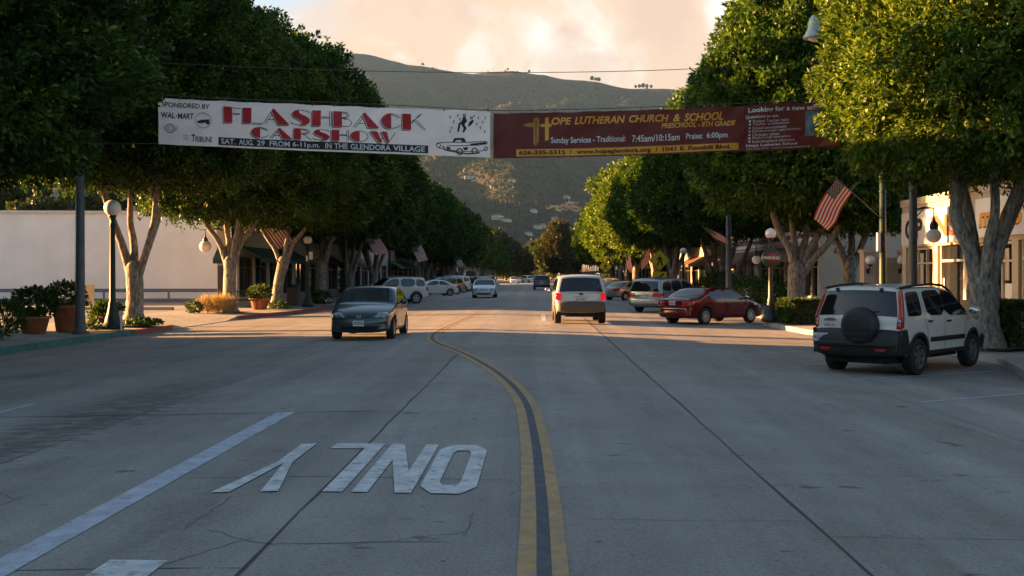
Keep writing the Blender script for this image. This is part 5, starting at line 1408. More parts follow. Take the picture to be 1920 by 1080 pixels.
b = MB(); b.box((.15, 0, .30), (2.2, 1.3, .10)); b.box((1.02, 0, .80), (.5, 1.34, .22)); b.tube([(.66 + .04 * math.cos(0), .37 + .18 * math.cos(a), .86 + .18 * math.sin(a)) for a in np.linspace(0, 6.283, 17)], .016, 6)
b.build('dashboard', M['black'], c.t)
for yy in (.37, -.37):
    b = MB(); b.box((-.02, yy, .46), (.52, .50, .16)); b.box((-.33, yy, .78), (.16, .48, .62), 0, 0); b.box((-.40, yy, 1.17), (.10, .26, .17)); b.build('seat', M['seat'], c.t)
SALOON = c
c.place(-4.75, 30.6, 180)
# driver: one skinned figure, seated, hands on the wheel
def skin_figure(name, joints, edges, radii, mt, parent, root=0):
    me = bpy.data.meshes.new(name); me.from_pydata(joints, edges, []); o = bpy.data.objects.new(name, me); COL.objects.link(o)
    o.modifiers.new('skin', 'SKIN'); sub = o.modifiers.new('sub', 'SUBSURF'); sub.levels = 1; sub.render_levels = 1
    sv = me.skin_vertices[0].data
    for i, r_ in enumerate(radii): sv[i].radius = (r_, r_); sv[i].use_root = (i == root)
    dg = bpy.context.evaluated_depsgraph_get(); m2 = bpy.data.meshes.new_from_object(o.evaluated_get(dg))
    bpy.data.objects.remove(o); m2.materials.clear(); m2.materials.append(mt)
    for p in m2.polygons: p.use_smooth = True
    q = bpy.data.objects.new(name, m2); COL.objects.link(q)
    if parent: q.parent = parent
    return q
pr = thing('person', 'driver in a dark shirt at the wheel of the dark slate saloon', 'person', (-4.75, 30.6, road_z(-4.75)), R(-90))
bx_, by_ = -.10, .37
J = [(bx_, by_, .56), (bx_ - .06, by_, .78), (bx_ - .08, by_, .98), (bx_ - .06, by_, 1.08), (bx_ - .04, by_, 1.13)]
Rr_ = [.15, .14, .15, .07, .055]; E_ = [(0, 1), (1, 2), (2, 3), (3, 4)]
for sg in (1, -1):
    k = len(J); J += [(bx_ - .06, by_ + sg * .18, .98), (bx_ + .10, by_ + sg * .22, .78), (bx_ + .38, by_ + sg * .16, .92), (bx_ + .50, by_ + sg * .13, .97)]
    Rr_ += [.075, .055, .042, .035]; E_ += [(2, k), (k, k + 1), (k + 1, k + 2), (k + 2, k + 3)]
    k = len(J); J += [(bx_ + .05, by_ + sg * .1, .55), (bx_ + .45, by_ + sg * .12, .62), (bx_ + .75, by_ + sg * .1, .35)]; Rr_ += [.10, .08, .055]; E_ += [(0, k), (k, k + 1), (k + 1, k + 2)]
skin_figure('body', J, E_, Rr_, M['shirt'], pr)
b = MB(); hc = (bx_ + .0, by_, 1.235)
b.sphere(hc, .105, 18, 0, (.95, .78, 1.15)); b.sphere((hc[0] + .10, hc[1], hc[2] - .01), .022, 8, 0, (1, .7, 1.3)); b.sphere((hc[0] + .02, hc[1], hc[2] - .08), .06, 10, 0, (1, .8, .7))
b.tube([(bx_ - .03, by_, 1.08), (hc[0], by_, 1.18)], .052, 10)
for sg in (1, -1):
    b.sphere((hc[0] - .0, hc[1] + sg * .082, hc[2] - .01), .024, 8, 0, (.7, .4, 1.2)); b.sphere((hc[0] + .088, hc[1] + sg * .034, hc[2] + .015), .012, 8, 1)
b.box((hc[0] + .092, hc[1], hc[2] - .055), (.01, .045, .008), 0, 2)
b.build('head', [M['skin'], M['hair'], M['petal_red']], pr)
b = MB(); b.sphere((hc[0] - .022, hc[1], hc[2] + .03), .112, 16, 0, (.95, .82, 1.05)); b.build('hair', M['hair'], pr)
for sg in (1, -1):
    hx, hy, hz = bx_ + .52, by_ + sg * .13, .975; b = MB(); b.sphere((hx, hy, hz), .04, 10, 0, (1.1, .5, 1.0))
    for k in range(4): b.tube([(hx + .03, hy - sg * .015, hz + .025 - .018 * k), (hx + .065, hy, hz + .028 - .018 * k), (hx + .06, hy + sg * .03, hz + .026 - .018 * k)], [.010, .009, .007], 6)
    b.tube([(hx, hy - sg * .02, hz + .02), (hx + .04, hy - sg * .035, hz + .05)], [.012, .009], 6); b.build('hand', M['skin'], pr)

# ---- silver and brown SUV driving away
c = suv('driving_car', 'silver and brown sport utility car driving away with its brake lamps lit', paint('car_silver', (0.44, 0.46, 0.48), 0.25, 0.3), L=4.8, H=1.80, w=1.87, wr=.37, rim='alloy', lower=mat('clad_brown', (0.075, 0.062, 0.052), 0.5, var=.1), lit=True)
c.plate(True, .90, '5HTR094')
b = MB(); p = Vector(c.pt(c.sR(1.06), 0, .012)); b.lathe([(.001, .012), (.07, .010), (.08, 0)], (0, 0, 0), 18, 0, 'X'); b.v = [(p.x - v[0], v[1], 1.09 + v[2] * .45) for v in b.v]; b.build('badge', M['ban_navy'], c.t)
b = MB(); p = c.pt(c.sR(1.0), 0, .012); b.box((p[0], 0, 1.0), (.03, .62, .06)); b.build('tailgate_strip', M['alloy'], c.t)
b = MB(); b.box((-1.5, 0, .38), (1.3, 1.1, .22)); b.box((0, 0, .36), (2.4, 1.3, .14)); b.tube([(-2.2, .45, .33), (-1.5, .45, .36)], .035, 8); b.build('underbody', M['chassis'], c.t)
SUV0 = c
c.place(1.53, 40.4, -1)

# ---- red coupe-like saloon, angle parked
c = sedan('parked_car', 'glossy dark red saloon parked at an angle with its nose to the right kerb', paint('car_red', (0.12, 0.004, 0.007), 0.15, 0.22), L=4.6, H=1.43, w=1.80, wr=.32, spokes=7)
c.plate(True, .82, '5EHK660', hw=.15, hh=.075)
c.top_patch('chrome_strip', [(c.sR(.60), -.8), (c.sR(.625), -.8), (c.sR(.625), .8), (c.sR(.60), .8)], M['chrome'], .012, 2, 10, thick=.01)
RED = c
c.place(6.75, 41.3, 49)

# ---- silver blue minivan
def minivan(label, col):
    c = Car('parked_car', label, 'car', van_prof(), 1.95, 1.02, 1.72, .25, -1.50, 1.50, .34, ww=.23, paint=col, rim='alloy', spokes=6, sill=.26, tum=.17, kf=.15, kr=.06, c_end=.10)
    c.seams = [([(-.32, 1.58), (-.30, 1.05), (-.28, .36)], .011), ([(.92, 1.1), (.84, .8), (.82, .36)], .011), ([(-1.30, 1.0), (-1.1, .6), (-1.05, .36)], .011), ([(-2.3, .98), (-.4, .99)], .014)]
    c.build_body()
    ws0, ws1 = c.sX(.5), c.sX(1.4)
    c.top_patch('windscreen', [(ws0, -.86), (ws1, -.90), (ws1, .90), (ws0, .86)], M['cglass'], .006, 8, 12)
    c.top_patch('rear_window', [(c.sR(1.06), -.88), (c.sR(1.56), -.82), (c.sR(1.56), .82), (c.sR(1.06), .88)], M['cglass'], .007, 6, 12)
    for pl in ([(-2.15, 1.10), (-2.04, 1.50), (-1.40, 1.57), (-1.38, 1.08)], [(-1.32, 1.08), (-1.34, 1.58), (-.40, 1.60), (-.38, 1.06)], [(-.28, 1.06), (-.30, 1.60), (.18, 1.56), (.60, 1.36), (1.08, 1.06)]):
        c.side_patch('window', pl, M['cglass'], .006, rnd=1)
    c.top_patch('tail_light', [(c.sR(.80), .52), (c.sR(.98), .58), (c.sR(.98), .99), (c.sR(.80), .99)], M['lens_red'], .010, 4, 5, mirror=True, thick=.02)
    c.side_patch('tail_light', [(-2.36, .82), (-2.33, .98), (-2.05, .96), (-2.10, .84)], M['lens_red'], .010, .02, rnd=0)
    c.plate(True, .86, '4VXC512')
    c.top_patch('rear_bumper', [(c.sR(.40), -.99), (c.sR(.62), -.99), (c.sR(.62), .99), (c.sR(.40), .99)], col, .03, 4, 12, thick=.04)
    c.handles([(-.5, .96), (.1, .95)]); c.mirrors(.95, 1.06)
    c.wheels(); return c
c = minivan('silver blue minivan parked at an angle behind the dark red saloon', paint('car_silverblue', (0.26, 0.31, 0.33), 0.4, 0.26))
c.place(6.75, 54.4, 38)
# ---- grey gold sedan beyond it
c = sedan('parked_car', 'pale grey gold saloon parked beyond the silver minivan', paint('car_gold', (0.30, 0.28, 0.235), 0.4, 0.3), L=4.6, w=1.78); c.place(6.9, 79.5, 48)
# ---- pick-up like dark SUV driving away
c = suv('driving_car', 'dark grey tall vehicle driving away far ahead, left of the silver utility car', paint('car_darkgrey', (0.075, 0.08, 0.085), 0.3), L=5.0, H=1.80, w=1.98, wr=.39, rails=False); c.plate(True, .86, '7R29361'); c.place(.55, 128, 0)
# ---- oncoming white sedan
c = sedan('driving_car', 'white saloon with a roof bar driving towards us in the left lane', paint('car_white2', (0.60, 0.60, 0.61)), L=4.7, H=1.45, w=1.82); c.place(-4.05, 83, 180)
b = MB(); b.box((-.15, 0, 1.50), (.28, 1.15, .10), 0, 0); b.box((-.15, .3, 1.505), (.26, .3, .105), 0, 1); b.box((-.15, -.3, 1.505), (.26, .3, .105), 0, 1); b.build('roof_bar', [M['plate'], M['lens_red']], c.t)
# ---- left side: angle parked cars, nose to the kerb and towards us
GP = 'cars parked along the left kerb'
W2 = paint('car_white3', (0.62, 0.62, 0.61)); GY = paint('car_grey', (0.23, 0.235, 0.23), 0.35, 0.3); DK = paint('car_black', (0.012, 0.013, 0.016), 0.2, 0.2)
NV = paint('car_navy', (0.02, 0.03, 0.06), 0.3, 0.25); SV = paint('car_silver2', (0.38, 0.39, 0.40), 0.5, 0.3)
H_L = 242                                              # heading of the left bays
c = suv('parked_car', 'white off-roader parked nose to the left kerb behind the dark slate saloon', W2, L=4.65, H=1.74, w=1.84, wr=.37, group=GP); JEEP = c; c.place(-9.3, 68.0, H_L)
c = sedan('parked_car', 'dark car half hidden behind the white off-roader on the left', DK, group=GP); DKS = c; c.place(-10.4, 73.0, H_L)
c = sedan('parked_car', 'white saloon parked next beyond the white off-roader on the left', W2, L=4.55, group=GP); WS = c; c.place(-9.2, 94.0, H_L + 4)
c = suv('parked_car', 'grey wagon parked beyond the white saloon on the left', GY, L=4.75, H=1.66, group=GP); GS = c; c.place(-9.3, 102.0, H_L)
c = suv('parked_car', 'white wagon parked beyond the grey wagon on the left', W2, L=4.8, H=1.80, group=GP); c.place(-9.3, 111.5, H_L)
def clone(src, label, x, y, heading, pnt, group=None, name='parked_car'):
    o = copy_tree(src.t); o['label'] = label
    if group: o['group'] = group
    elif 'group' in o: del o['group']
    o.location = (x, y, road_z(x)); o.rotation_euler = (0, 0, R(90 - heading))
    for ch in o.children:
        if ch.name.startswith(('body', 'mirror', 'door_handle')):
            ch.material_slots[0].link = 'OBJECT'; ch.material_slots[0].material = pnt
    return o
rd = random.Random(3)
far_l = [(116.5, WS, W2, 'white saloon between the white wagon and the dark cars on the left'), (122, GS, DK, 'black wagon parked far along the left kerb'), (128, WS, SV, 'silver saloon parked far along the left kerb'),
         (134, JEEP, NV, 'dark blue off-roader parked far along the left kerb'), (140, WS, NV, 'dark blue saloon parked far along the left kerb'), (147, GS, SV, 'silver wagon parked far along the left kerb'), (154, DKS, DK, 'black saloon parked far along the left kerb'),
         (162, GS, GY, 'grey wagon parked far along the left kerb'), (170, WS, GY, 'grey saloon parked far along the left kerb'), (180, JEEP, DK, 'black off-roader parked far along the left kerb'), (192, WS, W2, 'white saloon parked last along the left kerb before the side street')]
for y, src, pn, lab in far_l: clone(src, lab, -9.3 + rd.uniform(-.3, .3), y, H_L + rd.uniform(-4, 4), pn, GP)
GP2 = 'cars parked along the right kerb'
far_r = [(92, DKS, DK, 'black saloon parked beyond the pale gold saloon on the right'), (101, GS, SV, 'silver wagon parked right of the crossing signs'), (110, WS, NV, 'dark blue saloon parked far along the right kerb'), (120, JEEP, W2, 'white off-roader parked far along the right kerb'), (131, WS, GY, 'grey saloon parked far along the right kerb'), (143, GS, DK, 'black wagon parked far along the right kerb'), (157, WS, paint('car_red2', (0.25, .01, .01)), 'red saloon parked far along the right kerb')]
for y, src, pn, lab in far_r: clone(src, lab, 6.9 + rd.uniform(-.3, .3), y, 48 + rd.uniform(-4, 4), pn, GP2)
clone(WS, 'white saloon driving towards us far up the left lane', -4.6, 215, 180, W2, 'cars driving far up the street')
clone(GS, 'white wagon turning far up the street, left of the dark grey vehicle', -1.8, 240, 150, W2, 'cars driving far up the street')
clone(WS, 'pale saloon far up the right lane, right of the dark grey vehicle', 4.1, 168, 0, W2, 'cars driving far up the street')
# ================================================================== STREET FURNITURE
def globe_post(label, x, y, gz, gr=0.27, h0=0.0, group=None, post='green_metal', rb=0.13):
    t = thing('street_lamp', label, 'street lamp', (x, y, 0), 0, group)
    b = MB(); zt = gz - gr
    b.lathe([(.001, 0), (.34, 0), (.34, .10), (.30, .16), (.24, .22), (.22, .34), (.17, .5), (rb, .7), (rb * .95, .75), (rb * .95, .8), (rb * .72, .9), (rb * .6, zt - .35), (rb * .75, zt - .3), (rb * .75, zt - .24), (rb * .5, zt - .2), (rb * .62, zt - .06), (rb * .95, zt - .01), (rb * .95, zt + .05), (.001, zt + .05)], n=20)
    b.build('post', M[post], t)
    b = MB(); b.sphere((0, 0, gz), gr, 24); b.build('globe', M['globe'], t)
    return t
p = at(211, 390, 33.5); globe_post('green lamp post with a sunlit orange globe in front of the V forked tree', p.x, 33.5, p.z, 0.26)
p = at(577, 450, 57.5); globe_post('green lamp post with a white globe and small plaques, left of the slate saloon', p.x, 57.5, p.z, 0.235)
b = MB(); b.box((.17, -.02, 2.75), (.20, .03, .42)); b.box((-.02, -.12, 2.6), (.1, .03, .3)); 
b.build('plaque', M['sign_white'], bpy.data.objects['street_lamp.001'])
p = at(1445, 438, 39.0); globe_post('dark lamp post with a white globe and the round parking sign, at the kerb corner', p.x, 39.0, p.z, 0.20, post='black_metal'); LPX = p.x
p = at(1281, 471, 71); globe_post('lamp post with a small white globe behind the silver minivan', p.x, 71, p.z, 0.22)
for (px, yy, s_) in ((697, 92, 'L'), (765, 118, 'L')):
    p = at(px, 468, yy); globe_post('globe lamp post in the shade under the left row of trees', -12.7, yy, 3.9, 0.22, group='globe lamp posts farther up the left side')
# round parking sign on that post
t = thing('parking_sign', 'round dark PARKING sign with a red centre on the dark lamp post', 'sign', (LPX, 38.86, 2.33))
b = MB(); b.lathe([(.001, -.02), (.34, -.02), (.36, 0), (.34, .02), (.001, .02)], n=32, axis='Y'); b.build('disc', M['sign_green'], t)
b = MB(); b.lathe([(.001, -.026), (.20, -.026), (.20, -.021)], n=28, axis='Y'); b.build('centre', M['sign_red'], t)
b = MB(); b.box((0, -.028, 0), (.62, .006, .17)); bb = b.build('band', M['sign_green'], t)
b = MB(); put_text(b, 'PARKING', lambda u, v: (-.29 + .58 * u, -.034, -.055 + .12 * v), 0, 0, .02); b.build('lettering', M['sign_white'], bb)
# tall poles
def tall_pole(label, x, y, h, r, mt, rz=0, arm=None, luminaire=True, globe=None, name='street_light', bands=(), extra=None):
    t = thing(name, label, 'street light', (x, y, 0))
    b = MB(); b.lathe([(.001, 0), (r * 1.9, 0), (r * 1.9, .05), (r * 1.25, .07), (r * 1.15, .3), (r, .6), (r * .72, h), (.001, h)], n=18)
    for z in bands: b.lathe([(r * 1.02, z), (r * 1.06, z), (r * 1.06, z + .035), (r * 1.02, z + .035)], n=18)
    b.build('pole', M[mt], t)
    if arm:
        dx, za = arm; b = MB(); b.tube([(0, 0, za - 1.0), (dx * .25, 0, za - .25), (dx * .6, 0, za + .08), (dx * .95, 0, za + .08), (dx, 0, za + .02)], [.05, .045, .04, .035, .035], 8); a_ = b.build('arm', M[mt], t)
        if luminaire:
            zb = za - .62
            b = MB(); b.lathe([(.001, .66), (.06, .66), (.10, .60), (.13, .56), (.155, .40), (.19, .25), (.25, .13), (.305, .05), (.31, 0), (.29, 0), (.27, .03), (.001, .06)], (dx, 0, zb), 26); lb = b.build('bell_lamp', M['bell'], t)
            b = MB(); b.sphere((dx, 0, zb + .03), .17, 16, 0, (1, 1, .75)); b.build('lens', M['globe'], lb)
    if globe:
        dx, zg, gr = globe; b = MB()
        b.tube([(0, 0, zg + .72), (dx * .5, 0, zg + .82), (dx, 0, zg + .80), (dx, 0, zg + .5)], .028, 8); b.tube([(0, 0, zg + .45), (dx * .55, 0, zg + .81)], .018, 6)
        b.lathe([(.03, .52), (.05, .44), (.11, .36), (.13, .28), (.11, gr * .85)], (dx, 0, zg), 14); bo = b.build('bracket', M['black_metal'], t)
        b = MB(); b.sphere((dx, 0, zg), gr, 20); b.build('globe', M['globe'], t)
    return t
tall_pole('tall grey pole at the left with its top hidden in the leaves', -13.45, 31.4, 9.6, .135, 'grey_metal')
pA = at(1712, 442, 31.0); gA = at(1751, 442, 31.0)
tall_pole('tall grey pole on the right carrying a bell lamp and a hanging globe', pA.x, 31.0, 9.9, .125, 'grey_metal', arm=(at(1526, 72, 31).x - pA.x, at(1526, 72, 31).z + .62), globe=(gA.x - pA.x, gA.z, .215))
pB = at(1655, 450, 36.0)
tall_pole('dark green pole with white bands behind the roof of the white parked car', pB.x, 36.0, 8.0, .125, 'green_metal', bands=(2.45, 3.15, 4.5, 5.0), luminaire=False, name='traffic_pole')
b = MB(); b.box((-.16, -.06, 2.82), (.10, .16, .62)); b.build('plaque', M['sign_white'], bpy.data.objects['traffic_pole'])
pC = at(1366, 450, 49.0); gC = at(1418, 487, 49.0)
tall_pole('green metal pole behind the dark red car with a flag and a hanging globe', pC.x, 49.0, at(1366, 356, 49).z, .14, 'grey_metal', luminaire=False, globe=(gC.x - pC.x, gC.z, .20), bands=(3.1, 4.0), name='lamp_pole')
pD = at(436, 462, 50.5); gD = at(385, 462, 50.5)
tall_pole('dark pole behind the four stemmed tree with a hanging globe lit by the sun', pD.x, 50.5, 7.0, .10, 'green_metal', luminaire=False, globe=(gD.x - pD.x, gD.z, .275), name='lamp_pole')
pE = at(647, 450, 72); tall_pole('dark green pole left of the first flag on the left row', pE.x, 72, 8.0, .15, 'green_metal', luminaire=False, name='lamp_pole')
# blank sign board, stake, bench, bin
p = at(166, 548, 40.0)
t = thing('sign_board', 'blank cream sign board on two posts in the car park behind the globe lamp', 'sign', (p.x - .1, 40.0, 0))
b = MB(); b.box((0, 0, 1.03), (.62, .05, .62)); b.build('panel', M['cream_paint'], t)
for x in (.26, -.26):
    b = MB(); b.box((x, .05, .36), (.08, .08, .72)); b.build('post', M['white_paint'], t)
p = at(228, 600, 33.6)
t = thing('marker_post', 'small white marker stake between the globe lamp and the dark potted shrub', 'marker', (-12.98, 33.3, 0))
b = MB(); b.box((0, 0, .28), (.05, .04, .56)); b.build('stake', M['sign_white'], t)
b = MB(); b.box((0, -.03, .52), (.13, .02, .14)); b.build('plate', M['sign_white'], t)
def bench(label, x, y, rz):
    t = thing('park_bench', label, 'bench', (x, y, 0), rz)
    b = MB()
    for k in range(4): b.box((0, -.18 + .12 * k, .45), (1.5, .09, .035))
    b.build('seat', M['green_metal'], t)
    b = MB()
    for k in range(12): b.box((-.68 + .123 * k, .26, .68), (.03, .03, .44))
    b.box((0, .26, .91), (1.5, .05, .05)); b.box((0, .26, .49), (1.5, .04, .04)); b.build('backrest', M['green_metal'], t)
    for s_ in (-1, 1):
        for yy in (-.2, .25):
            b = MB(); b.box((s_ * .70, yy, .22), (.05, .05, .44)); b.build('leg', M['green_metal'], t)
        b = MB(); b.tube([(s_ * .72, .24, .66), (s_ * .72, -.1, .68), (s_ * .72, -.22, .62), (s_ * .72, -.2, .45)], .022, 7); b.build('armrest', M['green_metal'], t)
bench('dark slatted bench between the four stemmed tree and the terracotta pot', -14.5, 52.6, R(8))
bench('dark slatted bench behind the clipped hedge beside the white parked car', 11.6, 39.8, R(0))
t = thing('litter_bin', 'square dark litter bin behind the white globe post on the left', 'litter bin', (-13.7, 60.0, 0))
b = MB(); b.box((0, 0, .48), (.62, .62, .96)); b.build('bin', M['dark_paint'], t)
b = MB(); b.box((0, 0, 1.0), (.68, .68, .07)); b.lathe([(.31, 1.035), (.28, 1.12), (.15, 1.2), (.001, 1.2)], n=16); b.build('lid', M['green_metal'], t)
t = thing('kerb_planter', 'white concrete kerb ends at the corner in front of the clipped hedge', 'kerb block', (0, 0, 0))
# concrete kerb islands in the car park
for i, (x, y, l, lab) in enumerate(((-21.5, 52.0, 7.5, 'low concrete kerb island in the car park, right of the V forked trunk'), (-32, 45, 9.0, 'low concrete kerb island in the car park behind the flower pots'), (-34, 56, 12.0, 'long low concrete kerb in the car park near the white wall'))):
    b = MB(); b.box((0, 0, .075), (l, .3, .15)); o = b.build('kerb_island', M['kerb'], loc=(x, y, .004)); tag(o, lab, 'kerb')
bpy.data.objects.remove(t)
# crossing signs
def walk_sign(label, x, y, zc, s=0.60, arrow=1, group=None):
    t = thing('crossing_sign', label, 'road sign', (x, y, 0), 0, group)
    b = MB(); b.box((0, .02, zc * .5), (.06, .05, zc + .5)); b.build('post', M['grey_metal'], t)
    b = MB(); b.prism([(-s, zc), (0, zc - s), (s, zc), (0, zc + s)], -.02, 0); dm = b.build('diamond', M['sign_yellow'], t)
    e = s * .93; b = MB()
    for i in range(4):
        P = [(-e, zc), (0, zc - e), (e, zc), (0, zc + e)]; a, c_ = P[i], P[(i + 1) % 4]; w = .022
        d = Vector((c_[0] - a[0], c_[1] - a[1])).normalized(); n = Vector((-d.y, d.x)) * w
        b.quad((a[0], -.024, a[1]), (c_[0], -.024, c_[1]), (c_[0] + n.x, -.024, c_[1] + n.y), (a[0] + n.x, -.024, a[1] + n.y))
    k = s / .6
    def pl(pts): b.add([(x_ * k, -.025, zc + z_ * k) for x_, z_ in pts], [tuple(range(len(pts)))])
    pl([(.05 * math.cos(a) + .0, .27 + .05 * math.sin(a)) for a in np.linspace(0, 5.9, 12)])
    pl([(-.05, .20), (.06, .20), (.08, .0), (-.06, .0)]); pl([(-.06, .02), (.02, .02), (-.10, -.32), (-.19, -.30)]); pl([(0, .02), (.08, .02), (.19, -.28), (.11, -.33)])
    pl([(.05, .19), (.19, .03), (.15, -.01), (.04, .1)]); pl([(-.05, .19), (-.20, .06), (-.16, .02), (-.03, .1)])
    b.build('pictogram', M['sign_black'], dm)
    z2 = zc - s - .33 * k
    b = MB(); b.box((0, -.01, z2), (.80 * k, .02, .58 * k)); q = b.build('arrow_plate', M['sign_yellow'], t)
    b = MB(); f = arrow
    for pts in ([(.28, .16), (.20, .22), (-.12, -.06), (-.05, -.13)], [(-.30, -.20), (-.22, .06), (.02, -.18)]):
        b.add([(f * x_ * k, -.024, z2 + z_ * k) for x_, z_ in pts], [tuple(range(len(pts)))])
    b.build('arrow', M['sign_black'], q)
p = at(1237, 488, 72); walk_sign('yellow pedestrian crossing diamond with an arrow plate, sunlit behind the minivan', p.x, 72, p.z, .72)
p = at(1135, 500, 100); walk_sign('shaded pedestrian crossing diamond with an arrow plate, farther up the right side', p.x, 100, p.z, .62)

# ================================================================== FLAGS
def flag(label, base, tip, fly, hoist=0.92, length=1.5, seed=0, group='flags hung along the street', start=0.0):
    """base, tip: pole ends; fly: direction the cloth hangs, from the outer part of the pole"""
    base, tip, fly = Vector(base), Vector(tip), Vector(fly).normalized()
    t = thing('flag', label, 'flag', base, 0, group)
    ax = (tip - base).normalized(); n = ax.cross(fly).normalized()
    b = MB(); b.tube([(0, 0, 0), tip - base], [.018, .014], 7); b.sphere(tip - base, .03, 8); b.build('flag_pole', M['grey_metal'], t)
    rd_ = random.Random(seed); ph = rd_.random() * 6
    o0 = (tip - base) - ax * start
    def P(u, v, d=0.0):                                     # u along the fly, v from the tip inwards
        wv = (math.sin(u * 7 + ph + v * 2.2) * .055 + math.sin(u * 12 + v * 4 + ph) * .02) * min(1, u * 2.5)
        sag = Vector((0, 0, -1)) * .10 * u * u
        return o0 - ax * (v * hoist) + fly * (u * length) + n * (wv + d) + sag
    b = MB(); nu = 20
    for i in range(nu):
        for j in range(13):
            u0, u1, v0, v1 = i / nu, (i + 1) / nu, j / 13, (j + 1) / 13
            mi = 2 if (u0 < .399 and j < 7) else (0 if j % 2 == 0 else 1)
            b.add([P(u0, v0), P(u1, v0), P(u1, v1), P(u0, v1)], [(0, 1, 2, 3)], mi, True)
    for r_ in range(9):
        for q in range(6 if r_ % 2 == 0 else 5):
            u = (.033 + .0665 * q + (0 if r_ % 2 == 0 else .033)); v = (.030 + r_ * .0585)
            for d in (.006, -.006):
                s_ = .014; b.add([P(u - s_, v, d), P(u, v - s_ * 1.6, d), P(u + s_, v, d), P(u, v + s_ * 1.6, d)], [(0, 1, 2, 3)], 1)
    b.build('cloth', [M['flag_red'], M['flag_white'], M['flag_blue']], t, fix=False)
    return t
flag('large striped flag on a slanted staff from the dark green pole with white bands', at(1652, 410, 36.0), at(1568, 333, 34.6), at(1523, 402, 35.1) - at(1568, 333, 34.6), 0.95, 1.42, 1)
flag('striped flag, blue corner up left, on the green metal pole behind the red car', at(1362, 470, 49), at(1317, 424, 48.6), Vector((.92, .2, -.34)), 0.85, 1.25, 2)
flag('sunlit striped flag seen through the stems left of the bench', at(458, 436, 55), at(533, 409, 55.4), Vector((-.35, .1, -.9)) if False else Vector((.62, .1, -.80)) , 1.0, 1.35, 3, start=.3)
flag('striped flag beside the dark green pole on the left row', at(722, 440, 70), at(684, 447, 69.5), Vector((.55, .1, -.85)), 0.95, 1.2, 4)
flag('striped flag farther along the left row, left of the parked white off-roader', at(800, 455, 92), at(770, 463, 91.5), Vector((.45, .1, -.9)), 0.95, 1.4, 5)
flag('small flag in the shade far along the left row', at(868, 478, 150), at(850, 484, 149.5), Vector((.5, .1, -.85)), 0.95, 1.4, 6)
flag('reddish flag left of the yellow crossing sign, the farther of two', at(1190, 488, 105), at(1172, 474, 104.5), Vector((.12, .1, -.98)), 0.8, 1.5, 7)
flag('striped flag left of the yellow crossing sign, the nearer of two', at(1222, 462, 90), at(1203, 478, 89.5), Vector((.05, .1, -.98)) if False else Vector((-.05, .1, -.99)), 1.0, 1.2, 8)

# ================================================================== BANNERS OVER THE STREET
BY = 30.0; K = BY / 2000
T1 = [(297, 183), (450, 190.5), (610, 197), (770, 203), (918, 208)]
T2 = [(925, 212), (1080, 209.5), (1240, 204.5), (1395, 198), (1480, 193), (1575, 188)]
def ytop(px): return float(np.interp(px, [p[0] for p in T1 + T2], [p[1] for p in T1 + T2]))
def bpt(px, rel, off=0.0):
    """point on the banner; px as read off the photograph, rel = pixels below the top edge"""
    X = (px - 1007) * K; sc_ = math.sin(math.pi * ((px - 297) % 62) / 62)
    fold = .032 * math.sin(px * .055 + rel * .09) * (1 - rel / 140) + .026 * math.sin(px * .021 - rel * .05) + .012 * math.sin(px * .13 + rel * .03)
    e = min(abs(px - 1392), abs(px - 925), abs(px - 920)) / 40
    if e < 1: fold += .03 * (1 - e) * math.sin(px * .16 + rel * .16)
    Z = H_EYE + (516 - ytop(px)) * K - rel * K - .016 * sc_ * max(0, 1 - rel / 30)
    return (X, BY + fold - off, Z)
